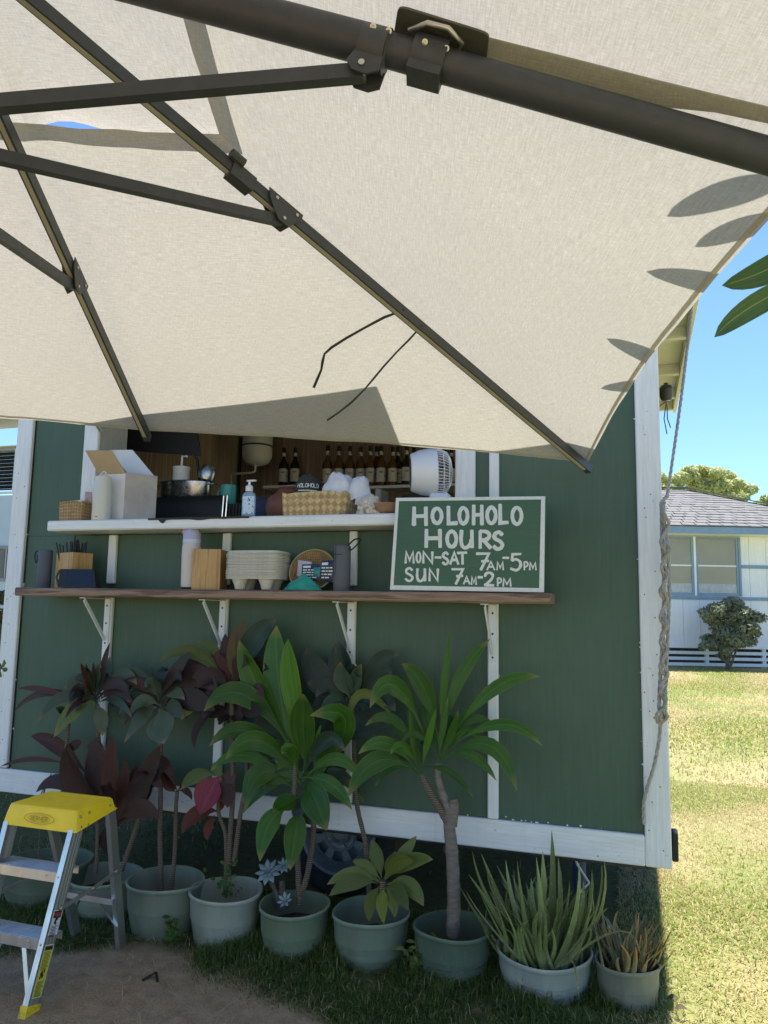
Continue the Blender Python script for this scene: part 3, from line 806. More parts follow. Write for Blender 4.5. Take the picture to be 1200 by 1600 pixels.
# tie straps hanging against the front panel
nF = (C1 - HA).cross(MF - HA).normalized()
if nF.z < 0: nF = -nF
def pf(px, py, off=.02): return at_pl(px, py, HA - nF * off, nF)
def strap(pts, w0, off):
    P = []
    for i, (x, y) in enumerate(pts):
        a = V(pts[max(0, i - 1)]); b = V(pts[min(len(pts) - 1, i + 1)]); d = (b - a).normalized(); nn = V((-d.y, d.x))
        w = w0 * (.75 + .4 * abs(math.sin(i * 1.3)))
        P.append([pf(x + nn.x * w, y + nn.y * w, off[i]), pf(x - nn.x * w, y - nn.y * w, off[i] + .003)])
    return MB().grid(P).build('tie_strap', M_dark, um, 80)
strap([(632, 484), (600, 496), (570, 512), (540, 529), (518, 543), (507, 553), (504, 565), (502, 578), (496, 592), (490, 606)], 2.0, [.03, .03, .028, .026, .024, .022, .022, .022, .022, .022])
strap([(660, 508), (640, 530), (620, 550), (600, 572), (585, 590), (570, 608), (550, 628), (530, 644), (511, 657)], 1.5, [.03, .03, .028, .026, .024, .022, .022, .022, .022])
# mast, crank and base: out of the frame to the right
ms = b4 + V((0, 0, .02))
m = MB(); m.tube([(ms.x + .06, ms.y, .06), (ms.x + .06, ms.y, ms.z + .45)], .045, 20); m.build('mast', M_dark, um, 40)
m = MB(); m.box((ms.x - .38, ms.y - .44, .004), (ms.x + .5, ms.y + .44, .06), .01); m.build('base_plate', M_dark, um)

# ------------------------------------------------------------------ frangipani tree hanging over the umbrella's right edge
ft = thing('frangipani_tree', 'frangipani tree with long pointed leaves reaching over the right edge of the umbrella', 'tree', (1.75, 2.35, 0))
tk = MB(); fork = V((.62, 1.75, 2.42))
tk.tube([(1.75, 2.35, -.05), (1.70, 2.30, .8), (1.5, 2.2, 1.6), (1.15, 2.0, 2.15), (.85, 1.85, 2.36), fork], [.08, .07, .055, .04, .03, .024], 12)
tk.tube([(1.15, 2.0, 2.15), (.95, 2.2, 2.5), (.7, 2.35, 2.62)], [.035, .028, .022], 10)
tk.build('trunk', simple('grey_bark', (.22, .2, .17), .85, .25, 12, 0, .6, 40), ft)
nR = (C1 - HA).cross(RM_ - HA).normalized()
def pr(px, py): return at_pl(px, py, HA, nR)
for (bx, by, tx, ty, wd, k) in [(1240, 282, 1042, 342, 42, .42), (1245, 338, 1086, 388, 34, .40), (1212, 470, 1010, 424, 40, .34), (1085, 592, 948, 528, 34, .36), (1060, 600, 939, 607, 26, .40), (1230, 395, 1152, 410, 24, .30)]:
    b = pr(bx, by) + SUN * k; t = pr(tx, ty) + SUN * (k - .04); mid = (b + t) / 2 + V((0, 0, .02))
    w = wd * m_per_px(pr(tx, ty)) * 1.32
    leaf(ft, b, mid, t, w, M_plum, hint=V((0, 0, 1)), fold=.12, pet=.08, power=.6)
    st = MB(); st.tube([b, (b + fork) / 2 + V((0, 0, .03)), fork], .004, 5); st.build('leaf_stalk', M_plum, ft)
for (bx, by, mx_, my, tx, ty, Yb, Yt, wd) in [(1290, 424, 1182, 474, 1116, 527, 1.85, 1.78, 40), (1275, 372, 1205, 418, 1128, 446, 1.72, 1.68, 46)]:
    b = at(bx, by, Y=Yb); t = at(tx, ty, Y=Yt); mm = at(mx_, my, Y=(Yb + Yt) / 2)
    leaf(ft, b, mm, t, wd * m_per_px(mm), M_plum, hint=V((0, -.8, -.6)), fold=.2, pet=.06, power=.6)
for i in range(26):       # the rest of the crown, beyond the frame
    a = rnd(-1.2, 1.9); b = V((.85, 2.0, 2.42)) + V((rnd(-.1, .3), rnd(-.2, .3), rnd(-.05, .2)))
    t = b + V((math.cos(a) * .3 + .22, math.sin(a) * .3, rnd(-.12, .12)))
    leaf(ft, b, (b + t) / 2 + V((0, 0, .03)), t, .075, M_plum, hint=V((0, 0, 1)), fold=.15, pet=.08, power=.6)

# ------------------------------------------------------------------ rope on the right corner
rp = thing('hanging_rope', 'grey twisted rope tied up in a looped bundle beside the right corner board', 'rope', (XR + .03, 2.95, 0))
def dens(pts, k=10):
    out = []; n = len(pts)
    for i in range(n - 1):
        p0, p1, p2, p3_ = pts[max(0, i - 1)], pts[i], pts[i + 1], pts[min(n - 1, i + 2)]
        for j in range(k):
            t = j / k
            out.append(.5 * ((2 * p1) + (p2 - p0) * t + (2 * p0 - 5 * p1 + 4 * p2 - p3_) * t * t + (3 * p1 - p0 - 3 * p2 + p3_) * t ** 3))
    out.append(pts[-1]); return out
def twist(pts, r=.0075, turns=38, k=12):
    P = dens([V(p) for p in pts], k); m = MB(); L = [0]
    for a, b in zip(P, P[1:]): L.append(L[-1] + (b - a).length)
    # resample finely
    N = max(12, int(L[-1] / .006)); Q = []; j = 0
    for i in range(N + 1):
        l = L[-1] * i / N
        while j < len(L) - 2 and L[j + 1] < l: j += 1
        f_ = (l - L[j]) / max(1e-9, L[j + 1] - L[j]); Q.append(P[j] + (P[j + 1] - P[j]) * f_)
    nr = (Q[1] - Q[0]).orthogonal().normalized()
    ang = [[], [], []]
    for i, p in enumerate(Q):
        t = (Q[min(i + 1, N)] - Q[max(i - 1, 0)]).normalized(); nr = (nr - t * nr.dot(t)).normalized(); bn = t.cross(nr)
        for s in range(3):
            a = L[-1] * i / N * turns * 2 + s * 2 * PI / 3
            ang[s].append(p + (nr * math.cos(a) + bn * math.sin(a)) * r * .55)
    for s in range(3): m.tube(ang[s], r * .62, 5)
    return m
topR = V((.262, 3.30, ZT))
kn = at(1042, 778, Y=2.945)
twist([topR, topR.lerp(kn, .5) + V((.004, 0, -.01)), kn], .0055).build('rope_line', M_rope, rp, 60)
# chained bundle
R0 = lambda px, py, dy=0: at(px, py, Y=2.945 + dy)
twist([R0(1042, 776), R0(1033, 790, -.02), R0(1040, 830, -.03), R0(1046, 900, -.03), R0(1044, 980, -.03), R0(1040, 1060, -.03), R0(1038, 1118, -.03), R0(1030, 1112, -.03), R0(1032, 1050, -.03), R0(1037, 980, -.02), R0(1037, 900, -.02), R0(1034, 830, -.02), R0(1034, 785, -.02)], .0062).build('rope_bundle', M_rope, rp, 60)
zz = [R0(1038, 785, -.045)]
for i in range(17):
    y = 800 + i * 19.5
    zz.append(R0(1041 + (4.5 if i % 2 else -4) + rnd(-1.5, 1.5) - i * .25, y, -.045 if i % 3 else -.065))
zz.append(R0(1034, 1125, -.04)); 
for i in range(17):
    y = 1120 - i * 19.5
    zz.append(R0(1037 + (4 if i % 2 else -4.5) + rnd(-1.5, 1.5), y, -.03 if i % 2 else -.055))
twist(zz, .0058).build('rope_bundle', M_rope, rp, 60)
twist([R0(1040, 1105, -.05), R0(1026, 1118, -.06), R0(1030, 1130, -.03), R0(1042, 1120, -.04), R0(1036, 1108, -.06)], .0065).build('rope_knot', M_rope, rp, 60)
twist([R0(1033, 1120, -.03), R0(1029, 1160, -.02), R0(1021, 1200, .0), R0(1011, 1232, .01), R0(1006, 1256, .012), R0(1006, 1286, .015)], .0062).build('rope_tail', M_rope, rp, 60)

# ------------------------------------------------------------------ the painted hours sign on the plank shelf
SY = 2.80
sg = thing('hours_sign', 'dark green hand painted opening hours sign leaning on the plank shelf', 'sign', at(730, 923, Y=SY))
c4 = [at(x, y, Y=SY) for x, y in ((609.5, 921.5), (850, 925.5), (852, 775.5), (619, 778))]
for p in c4[:2]: p.z = max(p.z, ST + .001)
c4b = [p + V((0, .018, 0)) for p in c4]
MB().hexa(c4, c4b).build('board', M_signgreen, sg, 0)
# painted white border as thin moulding strips, mitred
inn = [at(x, y, Y=SY) for x, y in ((615, 914.5), (842.5, 919), (845.5, 780.5), (623.5, 783))]
fr = MB()
e_ = V((0, -.0015, 0))
for i in range(4):
    j = (i + 1) % 4
    fr.hexa([c4[i] + e_, c4[j] + e_, inn[j] + e_, inn[i] + e_], [c4[i], c4[j], inn[j], inn[i]])
fr.build('painted_border', M_letter, sg, 0)
def ell(n=18, a0=90, a1=450): return [(.5 + .5 * math.cos(math.radians(a0 + (a1 - a0) * i / n)), .5 + .5 * math.sin(math.radians(a0 + (a1 - a0) * i / n))) for i in range(n + 1)]
def sm(pts, k=5):
    P = dens([V((x, y, 0)) for x, y in pts], k); return [(p.x, p.y) for p in P]
GL = {
 'H': [[(0, 0), (.02, 1)], [(1, 0), (.98, 1)], [(0, .5), (1, .52)]],
 'O': [ell()],
 'L': [[(0, 1), (.02, 0), (1, .03)]],
 'U': [sm([(.05, 1), (.0, .45), (.12, .08), (.42, -.02), (.75, .12), (.95, .45)]), [(.97, 1), (1, 0)]],
 'R': [[(0, 0), (0, 1)], sm([(0, 1), (.55, .98), (.85, .85), (.85, .65), (.55, .5), (0, .46)]), [(.3, .48), (1, 0)]],
 'S': [sm([(.92, .84), (.6, 1), (.2, .92), (.06, .74), (.25, .58), (.7, .45), (.95, .25), (.75, .04), (.35, 0), (0, .16)])],
 'M': [[(0, 0), (.08, 1), (.5, .25), (.92, 1), (1, 0)]],
 'N': [[(0, 0), (.03, 1), (.97, 0), (1, 1)]],
 '-': [[(0, .5), (1, .5)]],
 'A': [[(0, 0), (.5, 1), (1, 0)], [(.2, .36), (.82, .36)]],
 'T': [[(0, .97), (1, 1)], [(.55, 1), (.55, 0)]],
 '7': [[(0, .98), (1, .98), (.35, 0)], [(.42, .52), (.98, .55)]],
 '5': [[(1, .98), (.18, .96), (.12, .58)], sm([(.12, .58), (.55, .66), (.95, .48), (.92, .18), (.55, 0), (0, .1)])],
 '2': [sm([(.05, .72), (.2, .95), (.6, 1), (.9, .8), (.75, .5), (.35, .2), (.02, .02)]), [(.02, .02), (1, 0)]],
 'P': [[(.03, 0), (0, 1)], sm([(0, 1), (.6, 1), (1, .82), (.95, .58), (.55, .42), (.02, .4)])],
 'W': [[(0, 1), (.25, 0), (.5, .8), (.75, 0), (1, 1)]],
 'E': [[(1, 1), (0, 1), (0, 0), (1, 0)], [(0, .5), (.8, .5)]],
 'B': [[(0, 0), (0, 1)], sm([(0, 1), (.8, .9), (.8, .6), (0, .52)]), sm([(0, .52), (.95, .4), (.9, .08), (0, 0)])],
}
CNT = [0]
def stroke(m, pts, w, fn, jit=.0):
    """ribbon with round ends; fn maps 2-D to 3-D with a lift"""
    pts = [V((x, y)) for x, y in pts]; n = len(pts)
    closed = (pts[0] - pts[-1]).length < 1e-4
    CNT[0] += 1; lift = .0007 + (CNT[0] % 23) * .00003
    off = []
    for i in range(n):
        a = pts[i - 1] if i > 0 else (pts[-2] if closed else pts[0]); b = pts[i + 1] if i < n - 1 else (pts[1] if closed else pts[-1])
        d1 = (pts[i] - a); d2 = (b - pts[i])
        if d1.length < 1e-6: d1 = d2
        if d2.length < 1e-6: d2 = d1
        n1 = V((-d1.y, d1.x)).normalized(); n2 = V((-d2.y, d2.x)).normalized(); mm = n1 + n2
        if mm.length < .3: mm = n1
        mm = mm.normalized(); k = min(1.7, 1 / max(.5, mm.dot(n1)))
        ww = w / 2 * (1 + jit * noise.noise(V((pts[i].x * .05, pts[i].y * .05, CNT[0]))))
        off.append(mm * ww * k)
    vs = []; fs = []
    for p, o_ in zip(pts, off): vs += [fn(p + o_, lift), fn(p - o_, lift)]
    for i in range(n - 1): fs.append((2 * i, 2 * i + 2, 2 * i + 3, 2 * i + 1))
    m.add(vs, fs)
    if not closed:
        for i, j in ((0, 1), (n - 1, n - 2)):
            d = (pts[i] - pts[j]).normalized(); q = V((-d.y, d.x)); c = pts[i]
            arc = [fn(c + q * (w / 2 * math.cos(PI * k / 5)) + d * (w / 2 * .45 * math.sin(PI * k / 5)), lift) for k in range(6)]
            m.add(arc, [tuple(range(6))])
def sgn_fn(p, lift):
    return at(600 + p.x * .225, 760 + p.y * .225, Y=SY - lift - .0004)
rows = [
 [('H', 208, 145, 292, 270), ('O', 336, 153, 400, 256), ('L', 447, 140, 508, 258), ('O', 523, 148, 580, 258), ('H', 622, 132, 680, 265), ('O', 716, 146, 776, 257), ('L', 806, 126, 860, 254), ('O', 891, 147, 955, 262)],
 [('H', 293, 300, 390, 422), ('O', 438, 312, 502, 420), ('U', 535, 306, 612, 424), ('R', 668, 312, 740, 428), ('S', 762, 318, 825, 434)],
 [('M', 150, 455, 206, 532), ('O', 226, 458, 254, 528), ('N', 273, 455, 336, 532), ('-', 355, 490, 396, 497), ('S', 408, 460, 447, 540), ('A', 460, 458, 516, 540), ('T', 510, 460, 574, 540), ('7', 642, 465, 728, 580), ('A', 716, 522, 768, 580), ('M', 785, 525, 828, 580), ('-', 826, 493, 866, 499), ('5', 880, 467, 950, 582), ('P', 974, 525, 998, 580), ('M', 1012, 530, 1055, 580)],
 [('S', 150, 568, 200, 656), ('U', 230, 572, 285, 656), ('N', 316, 574, 374, 656), ('7', 472, 573, 548, 678), ('A', 553, 626, 595, 678), ('M', 608, 628, 640, 682), ('-', 653, 628, 684, 634), ('2', 698, 600, 762, 688), ('P', 789, 638, 814, 692), ('M', 828, 640, 880, 694)]]
lm = MB()
for ri, row in enumerate(rows):
    for ch, x0, y0, x1, y1 in row:
        small = (ri >= 2 and (y1 - y0) < 65 and ch != '-')
        w = (27, 27, 18, 18)[ri] if not small else 12.5
        if ch in '752': w = 19
        if ri == 2 and ch == 'O': w = 14
        for st in GL[ch]:
            pts = [(x0 + x * (x1 - x0), y1 - y * (y1 - y0)) for x, y in st]
            stroke(lm, pts, w, sgn_fn, .25)
lm.build('lettering', M_letter, sg, 0)

# ------------------------------------------------------------------ flower pots in a row along the trailer
PY = 2.85
POTS = [  # rim centre px, half width px, colour, label
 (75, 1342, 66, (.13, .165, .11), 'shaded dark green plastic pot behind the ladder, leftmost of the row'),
 (165, 1364, 57, (.24, .27, .205), 'sage green plastic pot half hidden behind the right rear leg of the ladder'),
 (259, 1372, 60, (.195, .225, .165), 'sage pot holding two thin ringed stems, just right of the ladder'),
 (353, 1388, 58, (.31, .335, .265), 'pale sage pot with a small green herb at its rim, below the pink leaf'),
 (461, 1410, 57, (.165, .205, .125), 'mid green pot holding the big glossy green ti plant and grey succulents'),
 (580, 1422, 62, (.19, .23, .155), 'green pot holding the low bushy ti plant with yellowing lower leaves'),
 (707, 1444, 62, (.105, .145, .095), 'dark green pot holding the thick branching trunk'),
 (850, 1482, 72, (.38, .40, .335), 'largest pale grey green pot, filled with spotted aloe'),
 (980, 1500, 48, (.235, .235, .165), 'smallest olive grey pot, rightmost of the row, with orange tipped aloe')]
def pot_mat(i, col):
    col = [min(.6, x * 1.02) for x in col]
    t = NT('pot_plastic'); c = t.coord(); n = t.noise(t.coord(scale=(1, 1, .35)), 9, 6, .65); n2 = t.noise(c, 60, 3, .7)
    k = t.ramp(n, [(.3, [x * .78 for x in col]), (.7, [x * 1.2 for x in col])])
    k = t.mix(t.ramp(n2, [(.62, 0), (.74, .5)]), k, (.30, .30, .26))
    sp = t.n('ShaderNodeSeparateXYZ'); t.l(c, sp.inputs[0])          # soil splash low on the side
    ad = t.n('ShaderNodeMath', operation='MULTIPLY_ADD'); t.l(n, ad.inputs[0]); ad.inputs[1].default_value = .10; t.l(sp.outputs[2], ad.inputs[2])
    k = t.mix(t.ramp(ad.outputs[0], [(.04, .55), (.11, 0)]), k, (.10, .085, .05))
    t.color(k); t.set(Roughness=.5); t.bump(n2, .12, .002); return t.m
POT = []
for i, (px, py, rw, col, lab) in enumerate(POTS):
    c = at(px, py, Y=(PY + .0, PY - .01, PY - .06, PY - .06, PY - .05, PY - .02, PY - .02, PY, PY)[i]); R = rw * m_per_px(c); zr = c.z
    base = V((c.x, c.y, 0)); k = zr + .05
    pt = thing('flower_pot', lab, 'flower pot', base, 'flower pots in a row along the trailer')
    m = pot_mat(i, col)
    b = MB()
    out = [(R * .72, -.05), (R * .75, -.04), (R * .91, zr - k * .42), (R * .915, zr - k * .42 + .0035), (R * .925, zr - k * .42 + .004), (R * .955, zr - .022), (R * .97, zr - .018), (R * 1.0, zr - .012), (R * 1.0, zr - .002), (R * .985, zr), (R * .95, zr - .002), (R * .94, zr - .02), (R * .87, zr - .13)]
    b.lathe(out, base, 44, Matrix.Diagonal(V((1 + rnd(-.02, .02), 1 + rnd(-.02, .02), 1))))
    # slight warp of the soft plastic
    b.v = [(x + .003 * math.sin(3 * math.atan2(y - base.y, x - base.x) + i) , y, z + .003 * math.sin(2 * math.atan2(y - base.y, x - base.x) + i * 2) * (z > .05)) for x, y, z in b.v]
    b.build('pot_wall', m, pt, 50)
    sz = zr - (.09, .08, .095, .10, .085, .10, .105, .035, .035)[i]
    sm_ = MB(); ringn = 22; vs = []; 
    P = []
    for a in range(7):
        r = R * (.89 if i < 7 else .92) * a / 6; P.append([base + V((r * math.cos(2 * PI * q / ringn), r * math.sin(2 * PI * q / ringn), sz + .008 * noise.noise(V((r * 50, q * 1.1, i))))) for q in range(ringn + 1)])
    sm_.grid(P); sm_.build('soil', M_soil, pt, 60)
    POT.append((pt, base, R, zr, sz))

# ------------------------------------------------------------------ ti plants
M_stem = None
def stem_mat():
    t = NT('ringed_stem_bark'); c = t.coord(); sp = t.n('ShaderNodeSeparateXYZ'); t.l(c, sp.inputs[0])
    w = t.n('ShaderNodeTexWave'); w.wave_type = 'BANDS'; w.bands_direction = 'Z'; w.inputs['Scale'].default_value = 42; w.inputs['Distortion'].default_value = 1.5; t.l(c, w.inputs['Vector'])
    n = t.noise(c, 40, 4)
    k = t.mix(t.ramp(w.outputs['Fac'], [(.2, 0), (.6, 1)]), (.085, .06, .04), (.24, .185, .13))
    t.color(t.mix(t.ramp(n, [(.35, 0), (.7, .6)]), k, (.16, .12, .09))); t.set(Roughness=.85); t.bump(w.outputs['Fac'], .8, .004); return t.m
M_stem = stem_mat()
def stem(pl, pts, r0, r1, Y=PY, mat=None, n=10):
    """pts in photo pixels, bottom first; optional third value = Y"""
    P = [at(p[0], p[1], Y=p[2] if len(p) > 2 else Y) for p in pts]
    P = dens(P, 6); N = len(P)
    m = MB(); rs = []
    for i in range(N):
        r = (r0 + (r1 - r0) * i / (N - 1)); rs.append(r * (1 + .05 * math.sin(i * 2.4 + pts[0][0]) + .07 * noise.noise(V((i * .9, pts[0][0], 0)))))
    m.tube(P, rs, n); return m.build('stem', mat or M_stem, pl, 60)
def L(pl, b, t, w, mat, m=None, dy=None, Y=PY, yb=0.0, **kw):
    """leaf from photo pixels: base, tip, optional mid; dy = how far the tip comes forward (-) or back (+)"""
    if dy is None: dy = rnd(-.09, .03)
    B = at(b[0], b[1], Y=Y + yb); T = at(t[0], t[1], Y=min(2.965, Y + yb + dy))
    if m is None: m = ((b[0] + t[0]) / 2 + rnd(-3, 3), (b[1] + t[1]) / 2 + rnd(-3, 3))
    Mm = at(m[0], m[1], Y=min(2.96, Y + yb + dy * .45))
    kw.setdefault('wave', rnd(.008, .026)); kw.setdefault('curl', rnd(-.1, .35)); kw.setdefault('fold', rnd(.12, .38))
    kw.setdefault('roll', rnd(-.25, .25))
    return leaf(pl, B, Mm, T, w * .90 * m_per_px(Mm), mat, **kw)
def plant(name, lab, cat, i, group=None):
    return thing(name, lab, cat, POT[i][1] + V((0, 0, POT[i][4])), group)
TG = 'ti plants growing in the row of pots'
def fill(pl, crown, n, rp, w, mats, Y=PY, droop=.35, dyr=(-.16, .04), a0=-.35, a1=PI + .35):
    for q in range(n):
        a = a0 + (a1 - a0) * (q + rnd(.1, .9)) / n; r = rp * rnd(.6, 1.05)
        t = (crown[0] + r * math.cos(a), crown[1] - r * math.sin(a) * .85 + r * droop * abs(math.cos(a)))
        m = (crown[0] + r * .55 * math.cos(a), crown[1] - r * .62 * math.sin(a) - r * .10)
        L(pl, (crown[0] + rnd(-5, 5), crown[1] + rnd(-8, 8)), t, w * rnd(.75, 1.15), random.choice(mats), m, rnd(*dyr), Y=Y, pet=.2)
# --- burgundy plants, left
p = plant('ti_plant', 'bronze leaved ti plant with a wide drooping crown, leftmost behind the yellow ladder top', 'plant', 0, TG)
stem(p, [(84, 1352), (95, 1270), (103, 1180), (108, 1120)], .010, .008)
stem(p, [(60, 1350), (66, 1250), (80, 1210), (62, 1245)], .004, .002)
stem(p, [(100, 1352), (150, 1240), (152, 1100)], .012, .009, Y=2.88)
for b, t, w, mt, m in [((140, 1095), (20, 1114), 13, M_burg, (70, 1083)), ((132, 1097), (28, 1076), 11, M_burg, (70, 1078)), ((146, 1088), (126, 1036), 15, M_burg, None), ((156, 1085), (172, 1004), 17, M_burg2, (162, 1045)),
    ((150, 1085), (146, 1034), 10, M_burg, None), ((152, 1088), (172, 1026), 32, M_tigrey, (164, 1058)), ((158, 1090), (214, 1070), 22, M_tigrey, (190, 1055)), ((160, 1095), (192, 1132), 34, M_tidark, (186, 1096)),
    ((152, 1100), (160, 1150), 27, M_tigrey, (158, 1122)), ((150, 1098), (84, 1152), 30, M_olive, (118, 1108)), ((145, 1094), (60, 1127), 20, M_tigrey, (96, 1090)), ((146, 1090), (78, 1098), 17, M_tigrey, (110, 1084)),
    ((148, 1090), (100, 1075), 18, M_tigrey, (122, 1072)), ((150, 1085), (134, 1062), 18, M_burg, None), ((158, 1092), (204, 1098), 24, M_tidark, (182, 1082)), ((110, 1122), (86, 1108), 14, M_tigrey, (98, 1110)), ((108, 1120), (128, 1104), 14, M_burg, (118, 1106)), ((104, 1182), (128, 1160), 18, M_burg, (116, 1165))]:
    L(p, b, t, w, mt, m)
fill(p, (151, 1094), 13, 62, 20, [M_tigrey, M_burg2, M_tidark, M_burg])
p = plant('ti_plant', 'low dark plum ti plant spreading broad leaves behind the ladder top', 'plant', 1, TG)
stem(p, [(181, 1355), (180, 1300), (176, 1265)], .012, .012, mat=simple('fibrous_red_stem', (.16, .07, .035), .9, .4, 60, 0, .8, 120))
stem(p, [(190, 1360), (214, 1290), (234, 1222), (250, 1180)], .011, .009)
stem(p, [(150, 1365), (152, 1320), (153, 1270)], .008, .008)
for b, t, w, mt, m in [((172, 1290), (104, 1165), 46, M_burg2, (122, 1228)), ((174, 1285), (150, 1150), 50, M_burg2, (154, 1220)), ((176, 1280), (176, 1148), 38, M_burg, (172, 1215)), ((180, 1290), (250, 1165), 40, M_burg2, (222, 1222)),
    ((182, 1290), (196, 1186), 26, M_burg, (192, 1240)), ((140, 1215), (48, 1150), 26, M_burg, (92, 1166)), ((112, 1196), (0, 1198), 9, M_burg, (52, 1186)), ((160, 1262), (56, 1238), 26, M_burg2, (98, 1222)),
    ((182, 1290), (238, 1226), 34, M_burg2, (220, 1245)), ((232, 1200), (274, 1230), 22, M_burg, (256, 1192)), ((178, 1290), (172, 1340), 30, M_burg2, (166, 1310)), ((176, 1290), (120, 1240), 44, M_burg2, (140, 1258)),
    ((184, 1292), (208, 1262), 34, M_burg, (198, 1272)), ((170, 1280), (92, 1280), 28, M_burg2, (124, 1256)), ((180, 1296), (176, 1230), 60, M_burg2, (176, 1260)), ((232, 1206), (206, 1232), 20, M_burg, (214, 1208)), ((170, 1195), (136, 1165), 30, M_burg, (150, 1172))]:
    L(p, b, t, w, mt, m)
fill(p, (178, 1288), 9, 92, 30, [M_burg2, M_burg], a0=.2, a1=PI - .1, droop=.2)
fill(p, (236, 1204), 6, 36, 20, [M_burg, M_burg2], a0=PI + .1, a1=2 * PI - .1)
p = plant('ti_plant', 'dark ti plant on a ringed stem with one broad grey green leaf hanging forward', 'plant', 2, TG)
stem(p, [(252, 1392), (250, 1312), (251, 1235), (251, 1160), (250, 1108)], .0105, .009)
stem(p, [(268, 1390), (273, 1330), (275, 1262), (277, 1236)], .009, .008)
for b, t, w, mt, m in [((248, 1092), (162, 1084), 24, M_tigrey, (210, 1056)), ((252, 1106), (256, 1162), 54, M_tigrey, (254, 1134)), ((245, 1106), (194, 1160), 30, M_tigrey, (224, 1116)), ((256, 1092), (298, 1018), 30, M_burg2, (272, 1055)),
    ((258, 1098), (342, 1084), 42, M_burg2, (300, 1056)), ((256, 1102), (336, 1110), 40, M_burg2, (296, 1092)), ((256, 1106), (288, 1122), 28, M_tigrey, (274, 1106)), ((248, 1090), (236, 1040), 7, M_tigrey, None), ((252, 1090), (312, 1046), 26, M_burg, (276, 1062)),
    ((246, 1094), (190, 1066), 18, M_burg, (220, 1068)), ((246, 1098), (186, 1116), 22, M_tidark, (214, 1092)), ((277, 1236), (262, 1218), 10, M_burg, None), ((277, 1236), (300, 1224), 12, M_burg, (290, 1224)), ((276, 1238), (252, 1208), 16, M_burg, (262, 1226)), ((278, 1236), (300, 1250), 12, M_burg, (292, 1236))]:
    L(p, b, t, w, mt, m)
fill(p, (251, 1100), 12, 66, 26, [M_tidark, M_burg2, M_tigrey], dyr=(-.1, .08))
p = plant('ti_plant', 'tall burgundy ti plant with dried tan leaves on top and a bright pink leaf below', 'plant', 3, TG)
stem(p, [(355, 1398), (360, 1300), (364, 1236), (363, 1150), (362, 1080)], .011, .010)
stem(p, [(365, 1352), (376, 1270), (386, 1216), (384, 1150)], .010, .009)
stem(p, [(352, 1400), (353, 1310), (341, 1266), (346, 1214)], .009, .007)
for b, t, w, mt, m in [((355, 1066), (308, 1004), 17, M_olive, (336, 1016)), ((355, 1072), (250, 1034), 24, M_olive, (306, 1020)), ((368, 1062), (383, 966), 25, M_tanleaf, (372, 1012)), ((372, 1062), (432, 968), 44, M_tidark, (396, 1004)),
    ((362, 1075), (340, 1016), 34, M_burg, (346, 1045)), ((350, 1064), (262, 1072), 30, M_burg2, (306, 1040)), ((370, 1080), (406, 1076), 18, M_tigrey, (388, 1066)), ((336, 1096), (283, 1126), 20, M_pale, (304, 1102)), ((342, 1108), (305, 1170), 16, M_burg2, (310, 1134)),
    ((360, 1085), (318, 1122), 36, M_burg2, (334, 1092)), ((364, 1085), (372, 1132), 34, M_burg2, (370, 1106)), ((362, 1080), (300, 1058), 34, M_burg2, (330, 1058)), ((366, 1070), (352, 990), 26, M_burg, (356, 1030)), ((370, 1075), (420, 1046), 28, M_burg2, (396, 1046)), ((366, 1082), (400, 1108), 30, M_burg2, (386, 1086)), ((368, 1066), (364, 984), 18, M_tanleaf, (362, 1030))]:
    L(p, b, t, w, mt, m, Y=2.88)
for b, t, w, mt, m, dy in [((343, 1212), (313, 1274), 56, M_pink, (328, 1238), -.05), ((338, 1212), (283, 1234), 24, M_olive, (308, 1212), -.04), ((344, 1268), (284, 1304), 28, M_red, (308, 1272), -.06), ((336, 1274), (324, 1313), 18, M_red, (326, 1292), -.05), ((346, 1214), (356, 1262), 30, M_burg, (354, 1236), -.03), ((346, 1212), (364, 1226), 24, M_burg, (358, 1214), -.02), ((344, 1268), (352, 1248), 12, M_red, None, 0), ((350, 1212), (330, 1196), 24, M_olive, (338, 1202), .02)]:
    L(p, b, t, w, mt, m, dy)
fill(p, (364, 1078), 14, 72, 30, [M_burg2, M_burg, M_tidark], Y=2.88, dyr=(-.08, .07))
fill(p, (366, 1110), 8, 46, 24, [M_burg2, M_tidark], Y=2.88, a0=PI, a1=2 * PI, droop=0)
# small herb at the rim
hb_ = thing('potted_herb', 'small bright green herb growing at the front rim of the pale sage pot', 'plant', POT[3][1] + V((0, 0, POT[3][4])))
for k in range(4): stem(hb_, [(356 + k * 4, 1402), (352 + k * 5, 1375 + 4 * k), (350 + k * 6, 1352 + k * 8)], .002, .0015, Y=PY - .03)
for k in range(34):
    x, y = 356 + random.gauss(0, 10), rnd(1345, 1396)
    L(hb_, (x, y), (x + rnd(-9, 9), y + rnd(-4, 7)), 7, M_ti, dy=rnd(-.02, .02), Y=PY - .03, n=5, pet=.05)
